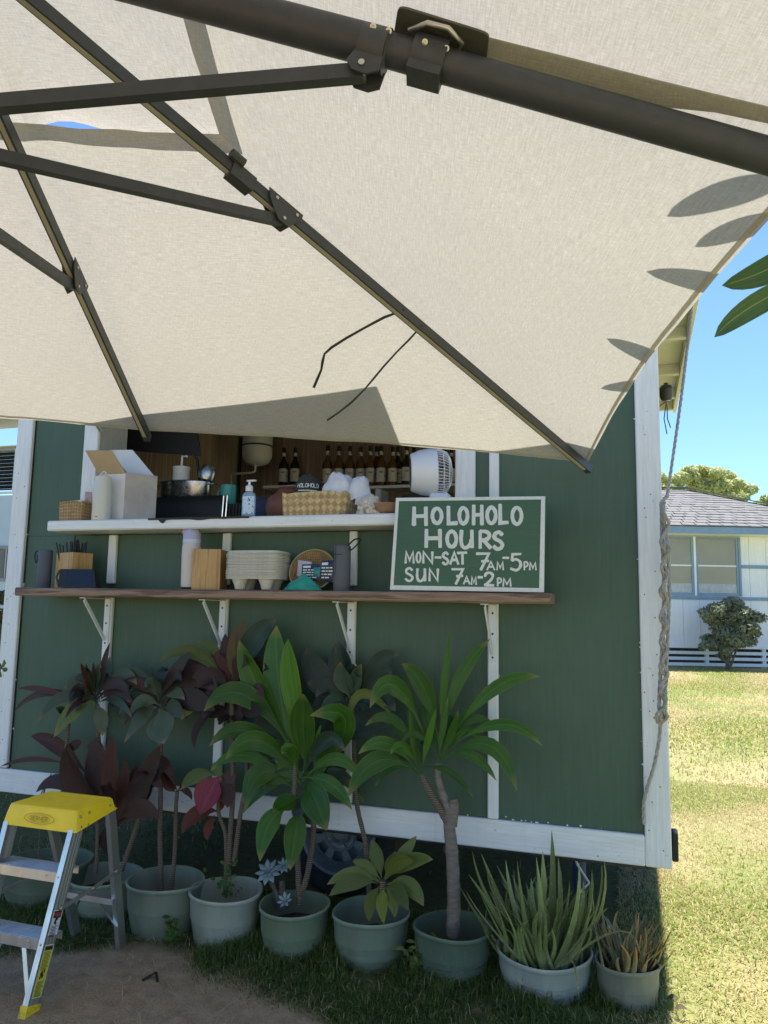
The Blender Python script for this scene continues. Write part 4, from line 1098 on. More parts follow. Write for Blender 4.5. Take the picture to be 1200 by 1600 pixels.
# --- big glossy green plant
p = plant('ti_plant', 'largest glossy bright green ti plant with broad upright leaves in the middle of the row', 'plant', 4, TG)
stem(p, [(468, 1416), (465, 1340), (460, 1244), (462, 1190)], .012, .010)
stem(p, [(466, 1400), (479, 1372), (490, 1296), (486, 1230)], .012, .011)
for b, t, w, mt, m, dy in [((462, 1200), (432, 977), 60, M_ti, (436, 1070), .03), ((473, 1170), (450, 998), 46, M_tibright, (456, 1070), -.02), ((455, 1165), (374, 1000), 50, M_ti, (402, 1072), -.03), ((478, 1200), (474, 1084), 56, M_ti, (474, 1135), -.05),
    ((498, 1215), (484, 1118), 52, M_ti, (540, 1128), -.10), ((455, 1200), (327, 1166), 36, M_ti, (386, 1142), -.10), ((460, 1208), (352, 1187), 40, M_ti, (404, 1157), -.14), ((452, 1222), (328, 1206), 26, M_ti, (382, 1180), -.10),
    ((452, 1160), (318, 1112), 46, M_ti, (378, 1084), -.12), ((455, 1215), (384, 1266), 46, M_ti, (406, 1210), -.10), ((478, 1225), (511, 1298), 62, M_ti, (492, 1248), -.15), ((450, 1262), (406, 1346), 46, M_ti, (420, 1288), -.10), ((466, 1264), (453, 1360), 48, M_ti, (462, 1300), -.13),
    ((486, 1220), (530, 1152), 42, M_ti, (510, 1180), .04), ((488, 1225), (548, 1192), 44, M_tidark, (522, 1200), .05), ((500, 1160), (592, 1152), 18, M_tidark, (548, 1148), 0), ((480, 1195), (502, 1132), 12, M_tibright, (492, 1160), -.03), ((466, 1200), (458, 1120), 12, M_tibright, None, -.04),
    ((470, 1225), (430, 1190), 40, M_ti, (446, 1196), -.02), ((486, 1235), (548, 1222), 40, M_tidark, (520, 1216), .03), ((470, 1215), (404, 1152), 44, M_tidark, (430, 1170), .05), ((476, 1205), (500, 1080), 40, M_tidark, (494, 1140), .07), ((456, 1230), (412, 1232), 26, M_ti, (430, 1216), -.03)]:
    L(p, b, t, w * .84, mt, m, dy)
fill(p, (470, 1215), 14, 100, 28, [M_ti, M_ti, M_tidark], dyr=(-.12, .1))
fill(p, (474, 1240), 6, 60, 34, [M_ti, M_tidark], a0=PI + .2, a1=2 * PI - .2, droop=0)
# grey succulents in the same pot
M_succ = simple('blue_grey_succulent', (.20, .26, .27), .6, .12, 30)
def rosette(pl, c, R, n=3):
    for ring in range(n):
        k = 5 + ring * 2
        for q in range(k):
            a = 2 * PI * q / k + ring; r = R * (.45 + .55 * ring / (n - 1)); el = .9 - .45 * ring
            d = V((math.cos(a) * math.cos(el), math.sin(a) * math.cos(el) , math.sin(el)))
            d = Matrix.Rotation(.8, 3, 'X') @ d
            m = MB(); t = d; s = t.cross(V((0, -.6, .8))).normalized() if abs(t.dot(V((0, -.6, .8)))) < .95 else V((1, 0, 0)); u = s.cross(t)
            wv = r * .42; pts = []
            m.add([c, c + t * r * .6 + s * wv * .5, c + t * r, c + t * r * .6 - s * wv * .5, c + t * r * .55 + u * r * .10, c + t * r * .55 - u * r * .06], [(0, 1, 4), (1, 2, 4), (2, 3, 4), (3, 0, 4), (0, 5, 1), (1, 5, 2), (2, 5, 3), (3, 5, 0)])
            m.build('leaf', M_succ, pl, 60)
su = thing('succulent', 'pale blue grey succulent with rosettes at the left rim of the mid green pot', 'plant', POT[4][1] + V((0, 0, POT[4][4])))
stem(su, [(440, 1420), (430, 1392), (418, 1366)], .010, .008, Y=PY - .03, mat=simple('succulent_stem', (.10, .085, .07), .9, .4, 60, 0, 1, 60))
stem(su, [(444, 1420), (442, 1396), (440, 1376)], .016, .010, Y=PY - .02, mat=bpy.data.materials['succulent_stem'])
rosette(su, at(419, 1362, Y=PY - .04), .055); rosette(su, at(443, 1352, Y=PY - .01), .035); rosette(su, at(446, 1408, Y=PY - .06), .035, 2)
# --- blackish green plant behind
p = plant('ti_plant', 'blackish green ti plant with rounded upright leaves between the two bright green ones', 'plant', 5, TG)
stem(p, [(577, 1400), (571, 1319), (557, 1252), (553, 1163), (550, 1100)], .0095, .009, Y=2.90)
for b, t, w, mt, m, dy in [((540, 1104), (480, 1012), 50, M_tidark, (498, 1058), .0), ((547, 1094), (528, 1000), 46, M_tidark, (534, 1046), .03), ((556, 1102), (622, 1024), 40, M_tidark, (592, 1042), .0), ((560, 1104), (612, 1054), 30, M_tidark, (594, 1056), -.05), ((545, 1088), (524, 1010), 22, M_tidark, None, -.02),
    ((548, 1092), (532, 1034), 34, M_tigrey, (538, 1062), -.05), ((553, 1092), (565, 1037), 24, M_tigrey, (556, 1064), -.05), ((544, 1108), (480, 1068), 32, M_tidark, (512, 1076), -.02), ((552, 1110), (524, 1128), 30, M_tidark, (536, 1108), -.04), ((556, 1112), (586, 1090), 26, M_tidark, (572, 1090), -.02), ((550, 1112), (556, 1160), 26, M_tidark, (556, 1134), -.05)]:
    L(p, b, t, w, mt, m, dy, Y=2.90)
fill(p, (551, 1106), 11, 70, 32, [M_tidark], Y=2.90, dyr=(-.07, .05))
p = plant('ti_plant', 'low bushy ti plant with yellowing lower leaves hanging over its pot', 'plant', 5, TG)
stem(p, [(596, 1436), (597, 1405), (598, 1376)], .011, .012, Y=PY - .02)
for b, t, w, mt, m, dy in [((600, 1372), (651, 1306), 22, M_olive, (628, 1338), .0), ((596, 1372), (580, 1312), 24, M_olive, (590, 1340), .04), ((602, 1374), (677, 1343), 26, M_olive, (640, 1346), -.05), ((600, 1374), (646, 1347), 24, M_pale, (622, 1348), -.08), ((592, 1378), (511, 1382), 24, M_olive, (552, 1366), -.05),
    ((594, 1374), (551, 1346), 20, M_olive, (574, 1354), 0), ((604, 1382), (662, 1416), 30, M_olive, (638, 1384), -.10), ((602, 1386), (638, 1422), 28, M_olive, (624, 1394), -.12), ((598, 1386), (600, 1444), 22, M_pale, (598, 1410), -.10), ((594, 1384), (577, 1440), 22, M_pale, (580, 1408), -.09), ((602, 1386), (617, 1434), 22, M_olive, (614, 1404), -.10),
    ((590, 1380), (514, 1400), 26, M_olive, (552, 1378), -.08), ((600, 1372), (618, 1330), 22, M_olive, (612, 1350), -.02), ((594, 1378), (540, 1362), 20, M_olive, (566, 1362), .02)]:
    L(p, b, t, w, mt, m, dy, Y=PY - .02)
# --- branching trunk with narrow green leaves
p = plant('ti_plant', 'green ti plant with narrow arching leaves on a thick grey branching trunk', 'plant', 6, TG)
M_trunk = simple('grey_brown_bark', (.20, .165, .135), .9, .3, 18, 0, .8, 60, (1, 1, 4))
stem(p, [(708, 1462), (709, 1400), (706, 1330), (702, 1288), (706, 1262)], .026, .020, mat=M_trunk, n=14)
stem(p, [(704, 1292), (694, 1274), (678, 1248), (664, 1222), (659, 1210)], .018, .010, mat=M_stem)
stem(p, [(706, 1288), (700, 1262), (690, 1236), (684, 1212), (685, 1192)], .017, .010, mat=M_trunk)
stem(p, [(706, 1290), (709, 1262), (708, 1249)], .020, .016, mat=M_trunk)
for b, t, w, mt, m, dy in [((688, 1168), (704, 986), 17, M_tibright, (694, 1076), .02), ((690, 1165), (766, 998), 26, M_ti, (716, 1066), .03), ((700, 1160), (844, 1057), 28, M_ti, (770, 1078), -.05), ((698, 1172), (847, 1165), 24, M_ti, (780, 1132), -.08), ((690, 1190), (808, 1236), 34, M_ti, (762, 1164), -.12), ((695, 1170), (772, 1132), 18, M_ti, (732, 1126), 0),
    ((686, 1162), (628, 1037), 38, M_ti, (664, 1078), -.04), ((668, 1160), (578, 1106), 40, M_ti, (618, 1072), -.10), ((660, 1184), (571, 1134), 22, M_ti, (614, 1124), -.06), ((654, 1208), (560, 1178), 28, M_ti, (606, 1162), -.08), ((654, 1210), (543, 1246), 42, M_ti, (592, 1188), -.12), ((650, 1170), (543, 1140), 20, M_pale, (574, 1084), -.02),
    ((656, 1205), (640, 1108), 11, M_tibright, None, -.02), ((658, 1205), (682, 1106), 15, M_tibright, (668, 1160), -.03), ((684, 1190), (700, 1090), 14, M_ti, (692, 1140), 0), ((686, 1190), (716, 1110), 16, M_ti, (704, 1150), -.04), ((660, 1200), (640, 1075), 26, M_ti, (648, 1140), .05), ((684, 1188), (660, 1090), 22, M_ti, (672, 1136), .06), ((690, 1184), (742, 1120), 20, M_ti, (714, 1148), .02), ((650, 1204), (600, 1180), 18, M_ti, (626, 1180), .05), ((652, 1202), (602, 1106), 20, M_ti, (628, 1150), .07), ((688, 1186), (752, 1086), 20, M_ti, (722, 1130), .08)]:
    L(p, b, t, w * .84, mt, m, dy, pet=.24)

fill(p, (657, 1206), 4, 84, 15, [M_ti, M_tidark, M_ti], dyr=(-.14, .1))
fill(p, (686, 1188), 4, 96, 15, [M_ti, M_tidark, M_ti], dyr=(-.14, .1), a0=-.2, a1=PI * .8)
# ------------------------------------------------------------------ aloes
def aloe_mat(name, a, b, tipc):
    t = NT(name); c = t.coord(); vr = t.n('ShaderNodeTexVoronoi'); vr.inputs['Scale'].default_value = 95
    mp = t.n('ShaderNodeMapping'); mp.inputs['Scale'].default_value = (1, 1, .5); t.l(c, mp.inputs[0]); t.l(mp.outputs[0], vr.inputs['Vector'])
    n = t.noise(c, 12, 3); k = t.mix(t.ramp(n, [(.3, 0), (.7, 1)]), a, b)
    tc = t.n('ShaderNodeTexCoord'); sp = t.n('ShaderNodeSeparateXYZ'); t.l(tc.outputs['UV'], sp.inputs[0])
    k = t.mix(t.ramp(sp.outputs[1], [(.35, 0), (1, .85)]), k, tipc)
    k = t.mix(t.ramp(vr.outputs['Distance'], [(.12, .8), (.24, 0)]), k, (.42, .46, .30))
    oi = t.n('ShaderNodeObjectInfo'); hv = t.n('ShaderNodeHueSaturation'); ma = t.n('ShaderNodeMapRange'); ma.inputs[3].default_value = .7; ma.inputs[4].default_value = 1.3
    t.l(oi.outputs['Random'], ma.inputs[0]); t.l(ma.outputs[0], hv.inputs['Value']); t.l(k, hv.inputs['Color'])
    t.color(hv.outputs[0]); t.set(Roughness=.42); return t.m
M_aloe = aloe_mat('spotted_aloe', (.16, .20, .065), (.23, .27, .105), (.20, .26, .075))
M_aloe2 = aloe_mat('dry_orange_aloe', (.20, .17, .07), (.30, .24, .10), (.52, .25, .09))
M_aloe3 = aloe_mat('grey_green_aloe', (.15, .17, .08), (.20, .20, .11), (.24, .20, .09))
def aloe_leaf(pl, b, m, t, w, mat, thick=.32):
    """thick tapering leaf, channelled on top"""
    b, m, t = V(b), V(m), V(t); n = 7; P = []; U = []
    ax = pl.location
    for i in range(n + 1):
        s = i / n; p = qbez(b, m, t, s); tg = (qbez(b, m, t, min(1, s + .03)) - qbez(b, m, t, max(0, s - .03))).normalized()
        o_ = V((ax.x - p.x, ax.y - p.y, .25)); o_ = (o_ - tg * o_.dot(tg)).normalized(); sd = tg.cross(o_)
        hw = w / 2 * (1 - s) ** .62 * (1 if s > .05 else .95); hw = max(hw, .0008)
        row = [p + sd * hw + o_ * hw * .35, p + sd * hw * .5 - o_ * hw * thick * .6, p - o_ * hw * thick * 1.2, p - sd * hw * .5 - o_ * hw * thick * .6, p - sd * hw + o_ * hw * .35, p + o_ * hw * .02]
        row.append(row[0]); P.append(row); U.append([(k / 6, s) for k in range(7)])
    return MB().grid(P, U).build('leaf', mat, pl, 70)
pt, base, R, zr, sz = POT[7]
al = thing('aloe_plant', 'big spiky green aloe with pale spots crowding the largest pot', 'aloe', base + V((0, 0, sz)))
tgt = [(732, 1366), (738, 1330), (752, 1334), (790, 1344), (776, 1352), (808, 1346), (830, 1372), (838, 1340), (862, 1298), (848, 1330), (905, 1348), (944, 1345), (940, 1352), (925, 1360), (760, 1360), (822, 1380), (783, 1376), (872, 1340), (890, 1376), (912, 1376)]
for i, (x, y) in enumerate(tgt):
    f_ = (x - 840) / 100
    b = base + V((f_ * R * .5 + rnd(-.02, .02), rnd(-.09, .07), sz + .0)); t = at(x, y, Y=base.y + rnd(-.10, .10))
    m = (b + t) / 2 + V((f_ * .02, 0, -.01 + .02 * abs(f_)))
    aloe_leaf(al, b, m + V((rnd(-.03, .03), rnd(-.02, .02), 0)), t, rnd(.034, .052) * (1.25 if i in (8, 11, 9) else 1), M_aloe)
for i in range(92):
    a = rnd(0, 2 * PI); r = R * rnd(.1, .88); b = base + V((r * math.cos(a), r * math.sin(a), sz))
    ln = rnd(.12, .26); out = rnd(.15, .75)
    d = V((math.cos(a) * out, math.sin(a) * out, 1)).normalized(); t = b + d * ln
    if t.y > 2.955: t.y = 2.955
    m = (b + t) / 2 + V((rnd(-.04, .04), rnd(-.03, .03), rnd(-.005, .02)))
    aloe_leaf(al, b, m, t, rnd(.018, .034), M_aloe)
for x, y, mx_, my in [(1000, 1488, 960, 1456), (905, 1560, 893, 1500), (728, 1392, 760, 1440), (950, 1420, 930, 1440)]:
    b = base + V((.05 if x > 840 else -.05, -.10, sz + .01)); t = at(x, y, Y=base.y - R - .01); m = at(mx_, my, Y=base.y - R * .95)
    aloe_leaf(al, b, m, t, .020, M_aloe3)
pt, base, R, zr, sz = POT[8]
a2 = thing('aloe_plant', 'small dry aloe with thin orange tipped leaves in the rightmost pot', 'aloe', base + V((0, 0, sz)))
for i in range(80):
    a = rnd(0, 2 * PI); r = R * rnd(.05, .9); b = base + V((r * math.cos(a), r * math.sin(a), sz))
    ln = rnd(.08, .19); out = rnd(.1, .75)
    d = V((math.cos(a) * out, math.sin(a) * out, 1)).normalized(); t = b + d * ln
    m = (b + t) / 2 + V((rnd(-.02, .02), rnd(-.02, .02), .008))
    aloe_leaf(a2, b, m, t, rnd(.013, .022), M_aloe2 if (b.x - base.x) > rnd(-.09, .09) else M_aloe3)

# ------------------------------------------------------------------ small weeds in front of the pots
def weed(lab, c0, n, w, h, mat, Y):
    wd = thing('weed', lab, 'weed', at(c0[0], c0[1], Z=0.0))
    b0 = wd.location
    for k in range(n):
        a = rnd(0, 2 * PI); top = b0 + V((math.cos(a) * w * rnd(.2, 1), math.sin(a) * w * .5, h * rnd(.5, 1)))
        P = [b0, b0.lerp(top, .5) + V((rnd(-.01, .01), 0, .01)), top]
        MB().tube(P, .0016, 4).build('stem', mat, wd)
        for q in range(5):
            p_ = qbez(P[0], P[1], P[2], .35 + .65 * q / 4); d = V((rnd(-1, 1), rnd(-1, .4), rnd(-.1, .6))).normalized()
            leaf(wd, p_, p_ + d * .016 + V((0, 0, .003)), p_ + d * rnd(.022, .038), .013, mat, n=4, pet=.08)
weed('spindly weed with drooping grey green leaves before the dark green pot', (648, 1532), 7, .055, .13, M_olive, 2.7)
weed('faint thin weed in the grass before the low bushy plant', (572, 1512), 4, .05, .14, M_tigrey, 2.7)
weed('leafy dark weed in the grass between the second and third pots', (268, 1482), 8, .07, .11, M_ti, 2.7)
weed('tiny light green weed at the foot of the dark green pot', (686, 1512), 3, .03, .15, M_pale, 2.7)

# ------------------------------------------------------------------ the step ladder
ld = thing('step_ladder', 'small aluminium step ladder with a bright yellow plastic top', 'ladder', (-1.95, 2.3, 0))
ZC = .58
fl_, fr_, bl_, brr = [at(x, y, Z=ZC) for x, y in ((19, 1255), (117, 1268), (72, 1233), (172, 1247))]
fl_.y = fr_.y = 2.232; bl_.y = brr.y = 2.432
xa, xb = -2.098, -1.816
def capring(z, g, gx):
    return [V((xa - gx, 2.232 - g, z)), V((xb + gx, 2.232 - g, z)), V((xb + gx, 2.432 + g, z)), V((xa - gx, 2.432 + g, z))]
cp = MB()
def rr(z, g, gx, r=.012, k=4):
    P = []; c = capring(z, g, gx)
    ctr = [(c[0].x + r, c[0].y + r, PI), (c[1].x - r, c[1].y + r, 1.5 * PI), (c[2].x - r, c[2].y - r, 0), (c[3].x + r, c[3].y - r, .5 * PI)]
    for x, y, a0 in ctr:
        for j in range(k + 1):
            a = a0 + PI / 2 * j / k; P.append(V((x + r * math.cos(a), y + r * math.sin(a), z)))
    return P
zb1 = at(112, 1302, Y=2.216).z
rings = [rr(ZC, -.004, -.004), rr(ZC - .0015, -.0012, -.0012), rr(ZC - .006, .001, .001), rr((ZC + zb1) / 2, .008, .008), rr(zb1, .014, .014)]
nn = len(rings[0])
low = rings[-1]
for q in low:      # lower edge steps up towards the back on both sides
    t = (q.y - 2.218) / .23
    q.z += .0 if t < .35 else (.024 * min(1, (t - .35) / .15) + .006 * t)
vs = [p for r_ in rings for p in r_]
cp.add(vs, [(i * nn + k, (i + 1) * nn + k, (i + 1) * nn + (k + 1) % nn, i * nn + (k + 1) % nn)[::-1] for i in range(len(rings) - 1) for k in range(nn)])
cp.add([rings[0][k] for k in range(nn)], [tuple(range(nn))])
capo = cp.build('ladder_top', M_yellow, ld, 40)
tr_ = MB()
for i in range(22):
    y = 2.242 + i * .0086
    tr_.box((xa + .010, y, ZC - .0002), (xb - .010, y + .0042, ZC + .0016), .0005)
tr_.build('tread_ribs', M_yellow, capo, 0, 'stuff')
# raised oval badge with moulded lettering on the front face
yf = lambda z: 2.232 - .0012 - .0128 * (ZC - z) / (ZC - zb1) - .0006
def badge(p, lift):
    x = xa + .141 + p.x; z = (ZC + zb1) / 2 - .002 + p.y
    return V((x, yf(z) - .0012 - lift, z))
bm_ = MB(); el = [(math.cos(2 * PI * k / 40) * .062, math.sin(2 * PI * k / 40) * .0165) for k in range(41)]
stroke(bm_, el, .0022, badge); el2 = [(x * .72, y * .68) for x, y in el]; stroke(bm_, el2, .0016, badge)
bm_.build('oval_badge', simple('darkened_yellow_moulding', (.55, .36, .01), .5), capo, 0)
wm = MB()
for k, ch in enumerate('WERNER'):
    x0 = -.036 + k * .0123
    for st in GL[ch]: stroke(wm, [(x0 + x * .0095, -.0062 + y * .0125) for x, y in st], .0021, badge)
wm.build('moulded_lettering', simple('grimy_yellow_lettering', (.33, .22, .02), .6), capo, 0)
for y, z in ((2.25, ZC - .022), (2.25, zb1 + .012), (2.295, ZC - .018), (2.285, zb1 + .012), (2.405, ZC - .02)):
    MB().lathe([(.0048, -.002), (.0045, .0012), (.002, .0022), (0, .0022)], (xb + .004 + .009 * (ZC - z) / (ZC - zb1), y, z), 10, Matrix.Rotation(PI / 2, 4, 'Y')).build('rivet', M_bolt, capo, 40)
# front rails: channels
fR0 = V((xb + .006, 2.218, zb1 + .01)); g_ = at(38, 1592, Z=0.0); fR1 = V((g_.x, g_.y, .0))
fL0 = V((xa - .006, 2.218, zb1 + .01)); fL1 = V((2 * (xa + xb) / 2 - fR1.x, fR1.y, .0))
M_aluweb = simple('ladder_aluminium_web', (.46, .45, .41), .42, .16, 10, .85, .1, 200, (1, 1, .1))
def rail(a, b, s, D=.055):
    """channel rail; web outside, front flange turned inwards; s=+1 right rail"""
    t = (b - a).normalized(); ydir = (V((0, 1, 0)) - t * t.y).normalized(); xd = V((s, 0, 0))
    m = MB()
    def slab(x0, x1, y0, y1, z0=.0, z1=1.0):
        A = a.lerp(b, z0); B = a.lerp(b, z1)
        q = [(x0, y0), (x1, y0), (x1, y1), (x0, y1)]
        if s < 0: q = q[::-1]
        m.hexa([A + xd * x + ydir * y for x, y in q], [B + xd * x + ydir * y for x, y in q])
    slab(-.0022, 0, .0022, D)
    o = m.build('rail', M_aluweb, ld, 0)
    m = MB(); slab(-.020, .0, 0, .0021); m.build('rail_flange', M_alu, o, 0)
    m = MB()
    for y in (.014, .018, .030, .043): slab(.0001, .0016, y, y + .0022)
    slab(-.016, -.0023, D - .002, D)
    m.build('rail_ridges', M_aluweb, o, 0)
    f = MB(); A = a.lerp(b, .94); B = b
    q = [(-.0235, -.003), (.0035, -.003), (.0035, D + .003), (-.0235, D + .003)]
    if s < 0: q = q[::-1]
    f.hexa([A + xd * x + ydir * y for x, y in q], [B - V((0, 0, .003)) + xd * x + ydir * y for x, y in q]); f.build('foot', M_yellow, o, 0)
    return t, ydir
tR, yR = rail(fR0, fR1, 1); tL, yL = rail(fL0, fL1, -1)
def onrail(a, b, z): s = (a.z - z) / (a.z - b.z); return a.lerp(b, s)
zs = []
for py, px in ((1372, 85), (1478, 60)):
    z = at(px, py, Y=2.16 if py < 1400 else 2.11).z; zs.append(z)
for z in zs:
    A = onrail(fL0, fL1, z); B = onrail(fR0, fR1, z)
    x0, x1 = A.x + .0, B.x - .0
    st = MB(); y0 = A.y + .003
    st.box((x0 + .003, y0 + .001, z + .006), (x1 - .003, y0 + .085, z + .009))
    st.box((x0 + .003, y0, z - .024), (x1 - .003, y0 + .0022, z + .009), .0008)
    st.box((x0 + .003, y0 + .083, z - .018), (x1 - .003, y0 + .0852, z + .0058), .0005)
    so = st.build('step', M_alu, ld, 30)
    tt = MB()
    for k in range(9): tt.box((x0 + .004, y0 + .006 + k * .0085, z + .0088), (x1 - .004, y0 + .006 + k * .0085 + (.0022 if k % 3 else .0045), z + .0104), .0004)
    tt.build('tread_ribs', M_alu, so, 0, 'stuff')
    for x in (B.x - .011, B.x - .062, A.x + .011): MB().lathe([(.0042, -.001), (.004, .0012), (0, .002)], (x, y0 - .0035 if abs(x - B.x) < .02 or abs(x - A.x) < .02 else y0, z - .004), 10, RX).build('rivet', M_bolt, so, 40)
# knee braces under the lower step
z = zs[1]
for a, b, s in ((fR0, fR1, -1), (fL0, fL1, 1)):
    P = onrail(a, b, .05); Q = onrail(a, b, z)
    MB().bar(V((P.x + s * .012, P.y + .006, .055)), V((Q.x + s * .085, Q.y + .01, z - .022)), .018, .003, (0, 1, 0)).build('knee_brace', M_alu, ld, 0)
    MB().bar(V((P.x + s * .012, P.y + .05, .06)), V((Q.x + s * .07, Q.y + .075, z - .016)), .012, .003, (0, 1, 0)).build('knee_brace', M_aluweb, ld, 0)
# rear legs
rR0 = V((xb + .0, 2.425, zb1 + .035)); q = at(192, 1480, Z=0); rR1 = V((q.x, q.y, 0))
rL0 = V((xa - .0, 2.425, zb1 + .035)); rL1 = V((xa + (xb - rR1.x), q.y, 0))
for a, b in ((rR0, rR1), (rL0, rL1)):
    m = MB(); m.bar(a, b, .0025, .036, (0, 1, .2)); o = m.build('rear_leg', M_aluweb, ld, 0)
    m = MB(); d = V((-.010, -.0175, 0)); m.bar(a + d, b + d, .018, .0022, (0, 1, .2)); d = V((-.006, .0175, 0)); m.bar(a + d, b + d, .012, .0022, (0, 1, .2)); m.build('rail_flange', M_alu, o, 0)
zr_ = .20
A = onrail(rL0, rL1, zr_); B = onrail(rR0, rR1, zr_)
m = MB(); m.box((A.x, A.y - .03, zr_), (B.x - .003, A.y - .003, zr_ + .0025)); m.box((A.x, A.y - .032, zr_ - .018), (B.x - .003, A.y - .0302, zr_ + .0025)); m.build('rear_crossbar', M_alu, ld, 0)
for P, s in ((A, 1), (B, -1)):
    m = MB(); m.bar(P + V((s * .075, -.02, -.016)), onrail(rR0, rR1, .09) * (1 if s < 0 else 0) + (onrail(rL0, rL1, .09) if s > 0 else V((0, 0, 0))) + V((s * .004, -.02, 0)), .002, .012, (0, 1, 0)); m.build('knee_brace', M_alu, ld, 0)
# folding spreaders
for a, b, c, d, s in ((fR0, fR1, rR0, rR1, 1), (fL0, fL1, rL0, rL1, -1)):
    P = onrail(a, b, .285) + V((s * .004, .035, 0)); Q = onrail(c, d, .305) + V((s * .004, -.01, 0)); Mi = P.lerp(Q, .55) + V((s * .002, 0, -.004))
    m = MB(); m.bar(P, Mi, .003, .014); m.bar(Mi, Q, .003, .014)
    o = m.build('spreader', M_aluweb, ld, 0)
    for p_ in (P, Mi, Q): MB().lathe([(.0075, -.003), (.0075, .003), (.003, .005), (0, .005)], p_ + V((s * .002, 0, 0)), 12, Matrix.Rotation(PI / 2, 4, 'Y')).build('rivet', M_bolt, o, 40)
# stickers on the outer face of the right rail
nw = tR.cross(yR).normalized(); nw = nw if nw.x > 0 else -nw
def wpt(u, v, off=.0022): return fR0 + tR * v + yR * u + nw * off     # u across the web, v down the rail
RLn = (fR1 - fR0).length
def pix2uv(px, py):
    p = at_pl(px, py, fR0, nw); d = p - fR0; return d.dot(yR), d.dot(tR)
def sticker(v0, v1, mat, name, border=None):
    o = MB().add([wpt(.006, v0), wpt(.050, v0), wpt(.050, v1), wpt(.006, v1)], [(0, 1, 2, 3)]).build(name, mat, ld, 0); return o
v0 = pix2uv(92, 1421)[1]; v1 = pix2uv(86, 1460)[1]; v2 = pix2uv(80, 1475)[1]; v3 = pix2uv(65, 1557)[1]
M_stwhite = simple('white_sticker', (.70, .69, .66), .5, .08, 30); M_styel = simple('yellow_sticker', (.72, .62, .05), .5, .08, 30); M_ink = simple('black_ink', (.02, .02, .02), .6); M_redink = simple('red_ink', (.35, .05, .03), .6)
s1_ = sticker(v0, v1, M_stwhite, 'warning_sticker'); s2_ = sticker(v2, v3, M_stwhite, 'warning_sticker')
m = MB(); m.add([wpt(.008, v2 + .002, .0025), wpt(.048, v2 + .002, .0025), wpt(.048, v3 - .002, .0025), wpt(.008, v3 - .002, .0025)], [(0, 1, 2, 3)]); m.build('yellow_field', M_styel, s2_, 0)
ink = MB()
def inkrect(u0, u1, a, b, off=.0029): ink.add([wpt(u0, a, off), wpt(u1, a, off), wpt(u1, b, off), wpt(u0, b, off)], [(0, 1, 2, 3)])
inkrect(.010, .046, v2 + .004, v2 + .016)
ln = v3 - v2
for i in range(14):
    v = v2 + .020 + i * ln * .026; inkrect(.010 + rnd(0, .004), .045 - rnd(0, .010), v, v + .0016)
for i in range(12):
    v = v3 - .006 - i * ln * .024; inkrect(.010 + rnd(0, .004), .045 - rnd(0, .012), v, v + .0016)
for u, v, r in ((.024, .55, .006), (.034, .50, .004), (.030, .6, .005), (.020, .62, .004)):
    ink.add([wpt(u + r * math.cos(k * PI / 4) * rnd(.6, 1.2), v2 + ln * v + r * 1.4 * math.sin(k * PI / 4), .0029) for k in range(8)], [tuple(range(8))])
ink.build('sticker_print', M_ink, s2_, 0, 'stuff')
ink = MB(); inkrect(.010, .046, v0 + .003, v0 + .024)
for u, v, r in ((.026, .42, .006), (.032, .36, .004), (.024, .5, .005), (.030, .55, .003)):
    ink.add([wpt(u + r * math.cos(k * PI / 4) * rnd(.6, 1.2), v0 + (v1 - v0) * v + r * 1.2 * math.sin(k * PI / 4), .0029) for k in range(8)], [tuple(range(8))])
for i in range(8):
    v = v0 + (v1 - v0) * .64 + i * .0042; inkrect(.010 + rnd(0, .003), .045 - rnd(0, .01), v, v + .0018)
ink.build('sticker_print', M_ink, s1_, 0, 'stuff')
MB().add([wpt(.028 + .015 * math.cos(2 * PI * k / 20), v0 + .0135 + .007 * math.sin(2 * PI * k / 20), .0033) for k in range(20)], [tuple(range(20))]).build('danger_oval', M_redink, s1_, 0)

